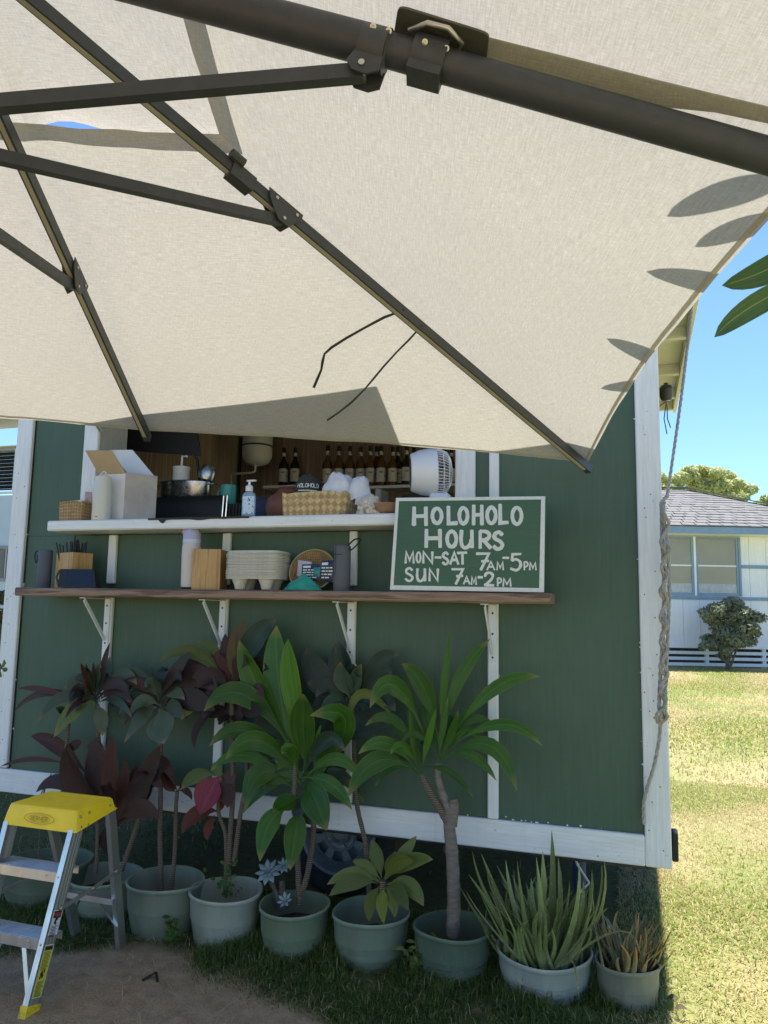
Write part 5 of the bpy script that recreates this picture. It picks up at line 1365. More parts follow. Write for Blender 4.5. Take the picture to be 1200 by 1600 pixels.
# ------------------------------------------------------------------ things on the lower plank shelf
def spot(px, py, Y, z): p = at(px, py, Y=Y); return V((p.x, Y, z))
def hpx(px, y0, y1, Y): return at(px, y0, Y=Y).z - at(px, y1, Y=Y).z
def wpx(x0, x1, py, Y): return at(x1, py, Y=Y).x - at(x0, py, Y=Y).x
SH = ST + .001
def portable(px0, px1, ytop, Y, mat, lab, loopdir, mark):
    c = spot((px0 + px1) / 2, 900, Y, SH); h = at((px0 + px1) / 2, ytop, Y=Y).z - SH; r = (px1 - px0) / 2 * m_per_px(c)
    t = thing('speaker', lab, 'speaker', c)
    MB().lathe([(0, 0), (r * .95, 0), (r, .003), (r, h - .003), (r * .95, h)], c, 28).build('speaker_body', mat, t, 40)
    MB().lathe([(r * .95, h), (r * .93, h + .0015), (r * .7, h - .002), (0, h - .002)], c, 28).build('end_cap', M_darkgrey, t, 40)
    m = MB()
    if loopdir < 0: m.tube(dens([c + V((-r * .9, -.01, h - .004)), c + V((-r - .012, -.014, h - .008)), c + V((-r - .016, -.014, h - .03)), c + V((-r - .012, -.012, h - .055)), c + V((-r - .003, -.012, h - .05)), c + V((-r - .002, -.012, h - .02))], 6), .0035, 6)
    else: m.tube(dens([c + V((r * .75, -.01, h)), c + V((r + .02, -.012, h + .025)), c + V((r + .045, -.012, h + .028)), c + V((r + .045, -.012, h + .018)), c + V((r + .008, -.012, h - .016)), c + V((r * .9, -.012, h - .008))], 6), .0032, 6)
    m.build('strap_loop', M_black, t, 60)
    if mark:
        m = MB(); vx = c.x - r * .12
        def cyl(x, z): dx = x - c.x; return V((x, c.y - math.sqrt(max(0, r * r - dx * dx)) - .0008, z))
        def strip(p, q):
            n = 6; m.grid([[cyl(p[0] + (q[0] - p[0]) * k / n, p[1] + (q[1] - p[1]) * k / n), cyl(p[2] + (q[2] - p[2]) * k / n, p[3] + (q[3] - p[3]) * k / n)] for k in range(n + 1)])
        x = c.x - r * .55
        m.grid([[cyl(x - .0012, SH + h * a), cyl(x + .0012, SH + h * a)] for a in (.62, .72, .82, .97)])
        m.grid([[cyl(x - .02 + k * .007, SH + h * .795), cyl(x - .02 + k * .007, SH + h * .81)] for k in range(8) if x - .02 + k * .007 > c.x - r * .99])
        m.grid([[cyl(x - .0012, SH + h * a), cyl(x + .0012, SH + h * a)] for a in (.36, .44, .52, .6)])
        m.build('volume_marks', M_black, t, 0)
portable(58, 79.5, 860, 2.88, M_speaker, 'blue grey cylindrical speaker with a loop strap at the left end of the plank shelf', -1, False)
portable(521, 547.5, 853.5, 2.86, M_speaker2, 'grey cylindrical speaker with a plus mark standing between the woven bowl and the hours sign', 1, True)
def bamboo_box(px0, px1, ytop, Y, rot, lab, depthm, slot=False):
    c = spot((px0 + px1) / 2, 900, Y, SH); h = at((px0 + px1) / 2, ytop, Y=Y).z - SH; w = (px1 - px0) * m_per_px(c)
    t = thing('bamboo_box', lab, 'box', c, None)
    R_ = Matrix.Translation(c) @ Matrix.Rotation(rot, 4, 'Z'); d = depthm; k = .007
    for lo, hi in (((-w / 2, -d / 2, 0), (w / 2, -d / 2 + k, h)), ((-w / 2, d / 2 - k, 0), (w / 2, d / 2, h)), ((-w / 2, -d / 2 + k + .0002, 0), (-w / 2 + k, d / 2 - k - .0002, h)), ((w / 2 - k, -d / 2 + k + .0002, 0), (w / 2, d / 2 - k - .0002, h))):
        MB().box(lo, hi, .001, R_).build('box_side', M_bamboo, t, 30)
    MB().box((-w / 2 + k + .0003, -d / 2 + k + .0003, .001), (w / 2 - k - .0003, d / 2 - k - .0003, .006), 0, R_).build('box_floor', M_bamboo, t, 0)
    if slot: MB().box((-w / 2 + .009, -d / 2 + .009, h - .012), (w / 2 - .009, d / 2 - .009, h - .006), 0, R_).build('box_lid', M_bamboo, t, 0)
    return t, c, w, h, d, R_
t, c, w, h, d, R_ = bamboo_box(90, 139, 864.5, 2.90, -.36, 'open bamboo box full of black drink stirrers on the plank shelf', .10)
for i in range(30):
    b = R_ @ V((rnd(-w * .36, w * .36), rnd(-d * .3, d * .3), .012))
    if i < 22: top = V((b.x + rnd(-.05, .03) , b.y + rnd(-.02, .02), SH + h + rnd(.025, .065)))
    else: top = V((b.x + rnd(-.03, .04), b.y + rnd(-.02, .02), SH + h + rnd(.04, .085)))
    s = MB(); s.tube([b, top], .0032, 6); o = s.build('drink_stirrer', M_black, None, 60)
    tag(o, 'thin black plastic stirrer sticking up out of the open bamboo box', 'stirrer', 'black stirrers in the bamboo box')
    # origin at the base
    o.data.transform(Matrix.Translation(-b)); o.location = b
bamboo_box(306, 350, 859.5, 2.885, .26, 'closed bamboo napkin box between the tall bottle and the carrier stack', .12, True)
# card reader tablet
c = spot(118, 900, 2.80, SH); t = thing('card_terminal', 'black tablet terminal tilted back in front of the stirrer box', 'tablet', c)
mp = m_per_px(c)
def tp(px, py, Y): return at(px, py, Y=Y)
m = MB(); f4 = [tp(90, 915, 2.784), tp(150, 915, 2.784), tp(147, 889.5, 2.812), tp(94, 889, 2.812)]
for p_ in f4[:2]: p_.z = SH + .001
b4_ = [V((p_.x, 2.818 + (.006 if i < 2 else 0), p_.z)) for i, p_ in enumerate(f4)]
m.hexa(f4, b4_); m.build('terminal_body', M_black, t, 0)
nfm = (f4[1] - f4[0]).cross(f4[3] - f4[0]).normalized(); nfm = nfm if nfm.y < 0 else -nfm
def bil(u, v): return (f4[0] * (1 - u) + f4[1] * u) * (1 - v) + (f4[3] * (1 - u) + f4[2] * u) * v
m = MB(); m.add([bil(u, v) + nfm * .001 for u, v in ((.22, .10), (.93, .10), (.93, .90), (.22, .90))], [(0, 1, 2, 3)]); m.build('screen', M_blackgloss, t, 0)
m = MB(); m.tube([tp(91, 913, 2.790), tp(88, 902, 2.800), tp(93, 891, 2.812)], .005, 8); m.build('side_grip', M_darkgrey, t, 60)
# tumbler
c = spot(297, 900, 2.87, SH); k = m_per_px(c); h = at(297, 824, Y=2.87).z - SH; r = 14.3 * k
t = thing('drink_bottle', 'tall cream bottle with lilac cap and peach spout on the plank shelf', 'bottle', c)
MB().lathe([(0, 0), (r * .86, 0), (r * .9, .002), (r * .9, .010)], c, 28).build('base_ring', M_black, t, 40)
MB().lathe([(r * .92, .0101), (r * .96, .02), (r * 1.02, h * .55), (r, h * .68), (r * .94, h * .74)], c, 28).build('bottle_body', simple('cream_enamel', (.66, .58, .52), .4, .03, 10), t, 60)
MB().lathe([(r * .97, h * .741), (r * .98, h * .79), (r * .97, h * .80)], c, 28).build('collar', simple('pale_blue_plastic', (.58, .64, .74), .4, .03), t, 60)
MB().lathe([(r * .96, h * .801), (r * .97, h * .88), (r * .8, h * .95), (r * .4, h * .985), (0, h * .99)], c, 28).build('cap', M_lilac, t, 60)
MB().box((-.022, -.013, 0), (.016, .013, .024), .008, Matrix.Translation(c + V((-r * .45, -.008, h * .895))) @ Matrix.Rotation(-.35, 4, 'Y')).build('spout', M_peach, t, 50)
# nested stack of moulded pulp drink carriers
c = spot(403, 900, 2.875, SH); k = m_per_px(c); W = 95 * k; D = .16; NTR = 17
ztop = at(403, 863, Y=2.875).z - SH; zl = at(403, 905, Y=2.875).z - SH; st_ = (ztop - zl) / NTR
def carrier():
    m = MB(); P = []
    # flange outline: rounded rectangle, slightly domed, with four cup pockets below
    out = []
    for a in range(40):
        t_ = 2 * PI * a / 40; cx, sx_ = math.cos(t_), math.sin(t_)
        out.append((math.copysign(abs(cx) ** .45, cx) * W / 2, math.copysign(abs(sx_) ** .45, sx_) * D / 2))
    for sc, z in ((.965, -.0022), (1.0, -.0015), (1.0, .0015), (.955, .0022), (.94, .009), (.0, .011)):
        P.append([V((x * sc, y * sc, z)) for x, y in out + out[:1]])
    m.grid(P)
    for sx in (-1, 1):
        for sy in (-1, 1):
            m.lathe([(.013, -zl), (.021, -zl + .003), (.026, -zl * .5), (.036, -.002)], (sx * W * .24, sy * D * .24, 0), 12)
    return m
cm = carrier().build('drink_carrier', M_pulp, None, 50)
for i in range(NTR):
    o = cm if i == 0 else cm.copy()
    if i: COL.objects.link(o)
    o.location = c + V((rnd(-.0015, .0015), rnd(-.001, .001), zl + i * st_)); o.rotation_euler = (0, 0, rnd(-.012, .012))
    od = ['lowest', 'second', 'third', 'fourth', 'fifth', 'sixth', 'seventh', 'eighth', 'ninth', 'tenth', 'eleventh', 'twelfth', 'thirteenth', 'fourteenth', 'fifteenth', 'sixteenth', 'topmost'][i]
    tag(o, ('pulp drink carrier at the bottom of the stack with its feet showing' if i == 0 else 'pulp drink carrier, %s of the nested stack on the shelf' % (od if od == 'topmost' else od + ' from the bottom')), 'drink carrier', 'stacked pulp drink carriers')
# woven bowl leaning back, with snack packets and a teal cloth in front
c = spot(487, 900, 2.90, SH); t = thing('woven_bowl', 'shallow woven palm bowl propped on edge behind the snack packets', 'bowl', c)
k = m_per_px(c); R = 37 * k
ctr = c + V((0, 0, 33 * k)); Mx = Matrix.Translation(ctr) @ Matrix.Rotation(math.radians(72), 4, 'X')
m = MB(); P = []; U = []
for i in range(9):
    r = R * i / 8; z = .05 * (r / R) ** 2.2 - .05; P.append([Mx @ V((r * math.cos(2 * PI * q / 40) * 1.02, r * math.sin(2 * PI * q / 40) * .92, z)) for q in range(41)]); U.append([(.5 + .5 * r / R * math.cos(2 * PI * q / 40), .5 + .5 * r / R * math.sin(2 * PI * q / 40)) for q in range(41)])
m.grid(P, U); m.build('bowl_wall', M_weave2, t, 60)
m = MB(); m.tube([Mx @ V((R * math.cos(2 * PI * q / 40) * 1.02, R * math.sin(2 * PI * q / 40) * .92, 0)) for q in range(41)], .004, 6, False); m.build('bowl_rim', simple('pale_palm_rim', (.45, .34, .18), .7), t, 60)
def packet(lab, quad, mat, Y, lines=0, head=None):
    P4 = [at(x, y, Y=Y) for x, y in quad]; c_ = (P4[0] + P4[1]) / 2
    t_ = thing('snack_packet', lab, 'packet', c_)
    m = MB(); n = 6; F_ = []; B_ = []
    for i in range(n + 1):
        rowf = []; rowb = []
        for j in range(n + 1):
            u, v = i / n, j / n; p_ = (P4[0] * (1 - u) + P4[1] * u) * (1 - v) + (P4[3] * (1 - u) + P4[2] * u) * v
            bul = .009 * (math.sin(PI * u) * math.sin(PI * v)) ** .6 + .001 * math.sin(u * 20 + v * 13)
            rowf.append(p_ + V((0, -bul, 0))); rowb.append(p_ + V((0, bul * .8 + .0004, 0)))
        F_.append(rowf); B_.append(rowb)
    m.grid(F_); m.grid([r_[::-1] for r_ in B_]); m.build('packet_film', mat, t_, 60)
    def face(u, v, lift=.0008):
        p_ = (P4[0] * (1 - u) + P4[1] * u) * (1 - v) + (P4[3] * (1 - u) + P4[2] * u) * v
        return p_ + V((0, -.009 * max(0, math.sin(PI * u) * math.sin(PI * v)) ** .6 - .0018 - lift, 0))
    if lines:
        m = MB()
        for i in range(lines):
            v = .62 - i * .15; u = .10
            for wd_ in range(3):
                u1 = u + rnd(.14, .28)
                if u1 > .92: break
                m.add([face(u, v), face(u1, v), face(u1, v + .06), face(u, v + .06)], [(0, 1, 2, 3)]); u = u1 + .05
        m.add([face(.1, .78), face(.55, .78), face(.55, .9), face(.1, .9)], [(0, 1, 2, 3)])
        m.build('packet_print', M_letter, t_, 0)
    return t_
M_navyfilm = simple('navy_foil', (.02, .03, .07), .3, .2, 30)
packet('pale lilac paper packet standing at the back left inside the woven bowl', [(464, 900), (484, 903), (487, 878), (466, 875)], simple('pale_lilac_paper', (.50, .47, .55), .6), 2.875)
packet('dark navy snack packet left of the small teal one in the woven bowl', [(471, 907), (499, 908), (499, 881), (472, 882)], M_navyfilm, 2.862, 4)
packet('small teal snack packet between the two navy packets', [(489, 901), (500, 902), (501, 886), (490, 887)], simple('teal_foil', (.03, .22, .24), .35), 2.85)
packet('navy snack packet with white lines of print beside the grey speaker', [(500, 909), (524, 910), (524, 875), (502, 876)], M_navyfilm, 2.858, 4)
# teal cloth, crumpled
c = spot(473, 917, 2.82, SH); t_ = []
P = []; n = 22
for i in range(n + 1):
    row = []
    for j in range(n + 1):
        u, v = i / n, j / n
        px = 443 + 60 * u; prof = max(0, min((u / .5) ** .8 if u < .5 else 1, ((1 - u) / .5) ** .7 if u > .5 else 1)) * 25
        y = (1 - abs(2 * v - 1) ** 1.3)
        p_ = at(px, 917, Y=2.80 + .07 * v); z = SH + .0015 + prof * k * y * (1 + .18 * noise.noise(V((u * 6, v * 5, 2)))) + .003 * abs(noise.noise(V((u * 13, v * 9, 5))))
        row.append(V((p_.x, 2.80 + .07 * v + .006 * noise.noise(V((u * 7, v * 7, 9))), z)))
    P.append(row)
o = MB().grid(P).build('teal_cloth', M_tealcloth, None, 50); tag(o, 'crumpled teal green cloth lying in front of the woven bowl', 'cloth')

# ------------------------------------------------------------------ things on the white counter
CU = CT + .001
c = spot(121, 800, 2.90, CU); k = m_per_px(c)
t = thing('small_basket', 'small rectangular woven palm basket at the left end of the white counter', 'basket', c)
W = 46 * k; h = at(121, 786, Y=2.90).z - CU
def tray_basket(t, c, W, D, h, mat, uvs, rim=None, rad=.3):
    out = []
    for a in range(48):
        t_ = 2 * PI * a / 48; cx, sx_ = math.cos(t_), math.sin(t_)
        out.append((math.copysign(abs(cx) ** rad, cx), math.copysign(abs(sx_) ** rad, sx_)))
    out.append(out[0]); per = [0]
    for a, b in zip(out, out[1:]): per.append(per[-1] + math.hypot((b[0] - a[0]) * W / 2, (b[1] - a[1]) * D / 2))
    P = []; U = []
    for s, z in ((.94, 0), (.97, h * .1), (.985, h * .35), (1.0, h * .7), (1.01, h)):
        P.append([c + V((x * W / 2 * s, y * D / 2 * s, z * (1 + .04 * math.sin(i * .9)))) for i, (x, y) in enumerate(out)]); U.append([(q * uvs, z * uvs) for q in per])
    m = MB(); m.grid(P, U); m.build('basket_wall', mat, t, 60)
    P2 = [[p_ for p_ in P[-1]], [c + (p_ - c) * .97 + V((0, 0, .0)) for p_ in P[-1]], [c + V(((p_.x - c.x) * .93, (p_.y - c.y) * .93, h * .3)) for p_ in P[-1]]]
    m = MB(); m.grid(P2, [[(q * uvs, j * .02 * uvs) for q in per] for j in range(3)]); m.build('basket_lining', mat, t, 60)
    m = MB(); m.add([c + V((x * W / 2 * .93, y * D / 2 * .93, h * .3)) for x, y in out[:-1]], [tuple(range(48))]); m.build('basket_floor', mat, t, 0)
tray_basket(t, c, W, .11, h, M_weave2, 3.2)
packet('white paper packet lying in the small basket', [(112, 787), (131, 787), (128, 781), (115, 782)], M_card, 2.90)
packet('pinkish cellophane packet standing in the small basket beside the white bottle', [(131, 787), (144, 787), (144, 769), (133, 768)], simple('pink_cellophane', (.46, .30, .26), .35, .2, 60), 2.905)
c = spot(158.5, 800, 2.87, CU); k = m_per_px(c); r = 14.3 * k; h = at(158, 744, Y=2.87).z - CU
t = thing('drink_bottle', 'off white matte bottle with a carry loop in front of the open carton', 'bottle', c)
MB().lathe([(0, 0), (r * .94, 0), (r, .004), (r, h * .78), (r * .97, h * .80)], c, 28).build('bottle_body', M_offwhite, t, 50)
MB().lathe([(r * .95, h * .801), (r * .96, h * .86), (r * .9, h * .875), (r * .92, h * .90), (r * .84, h * .98), (r * .5, h), (0, h)], c, 28).build('cap', M_offwhite, t, 50)
MB().tube([c + V((-.014, 0, h - .003)), c + V((-.012, 0, h + .014)), c + V((0, 0, h + .022)), c + V((.012, 0, h + .014)), c + V((.014, 0, h - .003))], .0035, 8).build('carry_loop', M_offwhite, t, 60)
MB().box((c.x + .0, c.y - r - .0006, CU + .012), (c.x + .012, c.y - r + .001, CU + .0145)).build('maker_mark', M_black, t, 0)
# open carton
Yc = 2.93
q0 = at(150, 806, Y=Yc); q1 = at(192, 806, Y=Yc); k = m_per_px(q1)
Wc = q1.x - q0.x; hc = at(192, 740, Y=Yc).z - CU
Rc = Matrix.Translation(V((q1.x, Yc, CU))) @ Matrix.Rotation(math.radians(0), 4, 'Z')
Dc = .16
t = thing('open_carton', 'white cardboard carton with its lid flaps standing open on the counter', 'carton', (q1.x - Wc / 2, Yc + Dc / 2, CU))
e = .003
sk = .30   # the carton stands at an angle: its right side recedes to the right
def cpnt(u, v, z): return V((q1.x - Wc * (1 - u) + v * .085, Yc + v * Dc * .8, CU + z))
def wall(a, b, z0, z1, mat=M_card, name='carton_side', th=V((0, .003, 0))):
    p_ = [cpnt(*a, z0), cpnt(*b, z0), cpnt(*b, z1), cpnt(*a, z1)]
    return MB().hexa(p_, [q + th for q in p_]).build(name, mat, t, 0)
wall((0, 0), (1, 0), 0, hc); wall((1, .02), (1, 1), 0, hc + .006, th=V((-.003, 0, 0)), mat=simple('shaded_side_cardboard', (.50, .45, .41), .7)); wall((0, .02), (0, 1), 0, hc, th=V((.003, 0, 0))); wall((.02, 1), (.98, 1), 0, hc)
lidt = [at(133, 704, Y=2.80), at(174.5, 704, Y=2.82)]
lq = [cpnt(0, 0, hc + .001), cpnt(1, 0, hc + .001), lidt[1], lidt[0]]
MB().hexa(lq, [p_ + V((0, .003, .002)) for p_ in lq]).build('lid_flap', M_cardin, t, 0)
bq = [cpnt(.05, 1, hc - .002), cpnt(1, 1, hc - .012), at(207, 703, Y=3.05), at(170, 703, Y=3.05)]
MB().hexa(bq, [p_ + V((0, .003, 0)) for p_ in bq]).build('lid_flap', M_whitepl, t, 0)
# black mat over the counter edge
P = []
for i in range(40):
    u = i / 39; x0 = at(232 + 158 * u, 808, Y=2.83).x
    dr = .008 + .010 * max(0, noise.noise(V((u * 5, 1, 0)))) * (1 if u > .15 else 0) + (.012 if .12 < u < .16 else 0)
    P.append([V((x0, 3.05, CT + .0025)), V((x0, 2.84, CT + .0025)), V((x0, 2.8275, CT + .001)), V((x0, 2.8265, CT - dr))])
o = MB().grid(P).build('counter_mat', M_blackmat, None, 60); tag(o, 'thin black rubber mat lapping over the edge of the white counter', 'mat')
# hand sanitiser
c = spot(388, 803, 2.89, CU + .002); k = m_per_px(c); h = at(388, 769, Y=2.89).z - CU
t = thing('sanitiser_bottle', 'clear blue hand sanitiser pump bottle standing on the black mat', 'bottle', c)
w = 23 * k
def oval(prof, mat, name, sy=.62): MB().lathe(prof, c, 28, None, None, 1, sy).build(name, mat, t, 45)
oval([(0, 0), (w * .47, 0), (w * .5, .004), (w * .5, h * .82), (w * .42, h * .93), (w * .22, h)], M_clearblue, 'bottle_body')
oval([(w * .23, h + .0005), (w * .25, h + .003), (w * .25, h + .022), (w * .2, h + .026), (w * .09, h + .028), (w * .08, h + .045), (0, h + .045)], M_whitepl, 'pump_collar', 1)
MB().box((c.x - .012, c.y - .008, CU + h + .045), (c.x + .032, c.y + .008, CU + h + .053), .003).build('pump_nozzle', M_whitepl, t, 50)
lb = MB(); P = []
for q in range(9):
    a = -PI * .5 + (q - 3) / 8 * 1.9; P.append([c + V((w * .507 * math.cos(a), w * .507 * .62 * math.sin(a) - .0006, z)) for z in (h * .12, h * .80)])
lb.grid(P); lb.build('label', label_mat('sanitiser_print', (.60, .74, .86), (.03, .05, .22), 75), t, 60)
# big basket with caps
c = spot(500, 800, 2.95, CU); k = m_per_px(c); W = 110 * k; h = at(500, 768.5, Y=2.86).z - CU
t = thing('hat_basket', 'large rectangular woven palm basket holding caps on the white counter', 'basket', c)
tray_basket(t, c, W, .18, h, M_weave, 2.1)
def dome_cap(c, r, hh, mat, t, brimdir, brim=.07, name='crown', sq=1.0):
    m = MB(); P = []
    for i in range(9):
        a = PI / 2 * i / 8; P.append([c + V((r * math.cos(a) ** .8 * math.cos(2 * PI * q / 28), r * sq * math.cos(a) ** .8 * math.sin(2 * PI * q / 28), hh * math.sin(a) + .002 * math.sin(q * 6 * 2 * PI / 28))) for q in range(29)])
    m.grid(P); m.build(name, mat, t, 60)
    m = MB(); P = []
    for i in range(13):
        a = brimdir - 1.1 + 2.2 * i / 12; e_ = brim * math.cos((i - 6) / 6 * 1.4)
        P.append([c + V((r * .97 * math.cos(a), r * .97 * sq * math.sin(a), .004)), c + V(((r + e_ * .6) * math.cos(a), (r + e_ * .6) * sq * math.sin(a), .002 - .012 * ((i - 6) / 6) ** 2)), c + V(((r + e_) * math.cos(a), (r + e_) * sq * math.sin(a), -.004 - .025 * ((i - 6) / 6) ** 2))])
    m.grid(P); m.build('brim', mat, t, 60)
    m = MB(); m.ball(c + V((0, 0, hh + .001)), .006, 8, 5); m.build('top_button', mat, t, 60)
c2 = spot(482, 760, 2.955, CU + h * .80); k = m_per_px(c2); r = 23 * k; hh = at(483, 737, Y=2.90).z - c2.z
t = thing('cap', 'dark olive cap with white lettering on its front, in the large basket', 'cap', c2)
dome_cap(c2, r, hh, M_capcloth, t, PI / 2)
def capfn(p_, lift):
    th = p_.x / r + .36; z = p_.y; el = math.asin(max(-1, min(1, (z / hh)))); rr_ = r * max(.02, math.cos(el)) ** .8 + .0025 + lift
    return c2 + V((rr_ * math.sin(th), -rr_ * math.cos(th), z))
m = MB()
z0 = hh * .42; x = -.050
for ch in 'HOLOHOLO':
    for s in GL[ch]:
        pts = []
        for a, b in zip(s, s[1:]):
            for q in range(4): pts.append((x + .0105 * (a[0] + (b[0] - a[0]) * q / 4), z0 + .017 * (a[1] + (b[1] - a[1]) * q / 4)))
        pts.append((x + .0105 * s[-1][0], z0 + .017 * s[-1][1])); stroke(m, pts, .0026, capfn)
    x += .0132
m.build('cap_lettering', M_letter, t, 0)
m = MB()
for zz_, x0, x1 in ((hh * .30, -.042, .042), (hh * .18, -.022, .022)):
    x = x0
    while x < x1:
        wdt = rnd(.003, .006); stroke(m, [(x, zz_), (x + wdt, zz_)], .0045, capfn); x += wdt + .0025
m.build('cap_small_print', M_letter, t, 0, 'stuff')
c3 = spot(476, 728, 3.02, CU + .09); t = thing('cap', 'black cap on a peg just behind the dark lettered cap', 'cap', c3)
dome_cap(c3, 17 * m_per_px(c3), .075, M_black, t, -PI * .7, .05)
MB().tube([c3 + V((0, 0, -.088)), c3 + V((0, 0, .05))], .008, 8).build('hat_stand', M_black, t)
for i, (px, py, ytop, rpx, lab, yaw) in enumerate([(530, 766, 736, 27, 'white cotton cap, left of the two white ones in the large basket', -1.9), (560, 768, 740, 20, 'crumpled white cap, right one spilling over the basket end', -.5)]):
    c4_ = spot(px, py, 2.955, CU + h * (.86 if i == 0 else .74)); r_ = rpx * m_per_px(c4_); hh_ = (at(px, ytop, Y=2.95).z - c4_.z) * .86
    t = thing('cap', lab, 'cap', c4_); m = MB(); P = []
    for a_ in range(12):
        a = PI / 2 * a_ / 11 * 1.0
        row = []
        for q in range(33):
            ph = 2 * PI * q / 32; dd = 1 + .16 * noise.noise(V((math.cos(ph) * 1.6, math.sin(ph) * 1.6, a * 2 + i * 5))) + .05 * noise.noise(V((math.cos(ph) * 5, math.sin(ph) * 5, a * 5 + i)))
            row.append(c4_ + V((r_ * dd * math.cos(a) ** .7 * math.cos(ph), r_ * .8 * dd * math.cos(a) ** .7 * math.sin(ph), hh_ * dd * math.sin(a) + (r_ * .35 * math.cos(ph) * math.cos(a) if i else -.3 * r_ * math.cos(ph) * math.cos(a) * .3))))
        P.append(row)
    m.grid(P); m.build('crown', M_hatcloth, t, 60)
    m = MB(); P = []
    for q in range(11):
        a = yaw - 1.0 + 2.0 * q / 10; e_ = .05 * math.cos((q - 5) / 5 * 1.4)
        P.append([c4_ + V((r_ * .95 * math.cos(a), r_ * .75 * math.sin(a), .006 + (.3 * r_ * math.cos(a) if i else 0))), c4_ + V(((r_ + e_) * math.cos(a), (r_ * .8 + e_) * math.sin(a), -.008 - .02 * ((q - 5) / 5) ** 2 + (.0 if i else 0)))])
    m.grid(P); m.build('brim', M_hatcloth, t, 60)
# coral
c = spot(577, 802, 2.88, CU); k = m_per_px(c); t = thing('coral_piece', 'knobbly bleached coral lump between the hat basket and the wooden bowl', 'coral', c)
m = MB(); r0 = 19 * k
for i in range(150):
    th = math.acos(rnd(-.2, 1)); ph = rnd(0, 2 * PI); d = V((math.sin(th) * math.cos(ph) * 1.05, math.sin(th) * math.sin(ph) * .8, math.cos(th) * 1.45)); p_ = c + d * r0 * rnd(.78, .96) + V((0, 0, .012))
    if p_.z < CU + .006: p_.z = CU + .006
    m.ball(p_, rnd(.006, .011), 7, 5)
m.ball(c + V((0, 0, r0 * .75)), r0 * .88, 14, 9, (1, .75, 1.1)); m.build('coral_knobs', M_coral, t, 60, None)
# wooden bowl
c = spot(606, 802, 2.885, CU); k = m_per_px(c); R = 24 * k; h = at(606, 787.5, Y=2.88).z - CU
t = thing('wooden_bowl', 'low brown wooden bowl partly hidden behind the top left of the hours sign', 'bowl', c)
MB().lathe([(0, 0), (R * .5, 0), (R * .72, h * .3), (R * .95, h * .85), (R, h), (R * .95, h), (R * .7, h * .4), (0, h * .2)], c, 32).build('bowl_wall', M_wbowl, t, 60)
# white fan
c = spot(676, 740, 2.98, CU); k = m_per_px(c)
zc = at(676, 738, Y=2.98).z; R = 38 * k
t = thing('desk_fan', 'round white desk fan turned sideways beside the window frame', 'fan', c)
axis = V((.95, .34, .04)).normalized(); Mf = Matrix.Translation(V((c.x - .015, 2.98, zc))) @ axis.to_track_quat('Z', 'Y').to_matrix().to_4x4()
ln = .125
MB().lathe([(R * .62, -ln * .62), (R * .78, -ln * .60), (R * .93, -ln * .3), (R, 0), (R * .985, ln * .22), (R * .95, ln * .24)], (0, 0, 0), 40, Mf).build('fan_housing', M_whitepl, t, 50)
MB().lathe([(R * .62, -ln * .615), (R * .6, -ln * .55), (R * .3, -ln * .5), (0, -ln * .5)], (0, 0, 0), 40, Mf).build('rear_opening', M_darkgrey, t, 50)
MB().lathe([(R * .985, ln * .0), (R * .998, ln * .015), (R * .985, ln * .03)], (0, 0, 0), 40, Mf).build('seam_ring', simple('grey_seam', (.45, .45, .5), .5), t, 50)
gm = MB()
for q in range(44):
    a = 2 * PI * q / 44
    gm.tube([Mf @ V((R * rr_ * math.cos(a + tw), R * rr_ * math.sin(a + tw), zz_)) for rr_, tw, zz_ in ((.955, 0, ln * .24), (.93, .03, ln * .42), (.8, .10, ln * .60), (.55, .2, ln * .70), (.22, .34, ln * .74))], .0016, 4)
for rr_, zz_ in ((.93, .42), (.8, .60), (.22, .74)): gm.tube([Mf @ V((R * rr_ * math.cos(2 * PI * q / 40), R * rr_ * math.sin(2 * PI * q / 40), ln * zz_)) for q in range(41)], .0018, 4, False)
gm.build('grille', M_whitepl, t, 60, 'stuff')
bl = MB()
for q in range(5):
    a = 2 * PI * q / 5
    bl.add([Mf @ V((r_ * R * math.cos(a + da), r_ * R * math.sin(a + da), z_)) for r_, da, z_ in ((.15, -.3, ln * .2), (.85, -.25, ln * .1), (.85, .35, ln * .3), (.15, .4, ln * .32))], [(0, 1, 2, 3)])
bl.build('fan_blades', simple('pale_grey_blade', (.4, .4, .42), .4), t, 60)
MB().lathe([(0, ln * .73), (R * .22, ln * .73), (R * .22, ln * .76), (0, ln * .77)], (0, 0, 0), 20, Mf).build('grille_badge', M_whitepl, t, 50)
m = MB(); m.box((c.x - .005, 2.94, CU + .012), (c.x + .075, 3.02, zc - R * .9), .01); m.lathe([(0, 0), (.075, 0), (.078, .006), (.07, .014), (0, .016)], (c.x + .03, 2.98, CU), 28); m.build('fan_base', M_whitepl, t, 50)

# ------------------------------------------------------------------ inside the hatch
WC = CT - .02 + .001
t = thing('flat_griddle', 'wide black griddle with a rounded lid on the work counter inside the hatch', 'griddle', spot(272, 800, 3.42, WC))
a_ = at(205, 800, Y=3.30); b_ = at(345, 800, Y=3.30); zt = at(270, 773, Y=3.30).z
m = MB(); N = 9; prof = [(3.30, WC), (3.30, WC + (zt - WC) * .55), (3.305, WC + (zt - WC) * .8), (3.33, zt - .006), (3.37, zt), (3.60, zt), (3.63, WC)]
P = []
for x, s in ((a_.x, .0), (a_.x + .008, .6), (a_.x + .03, .93), (a_.x + .07, 1), (b_.x - .02, 1), (b_.x - .005, .95), (b_.x, .85)):
    P.append([V((x, y, WC + (z - WC) * s)) for y, z in prof])
m.grid(P); m.add([p_ for p_ in P[-1]], [tuple(range(len(prof)))]); m.build('griddle_lid', M_black, t, 50)
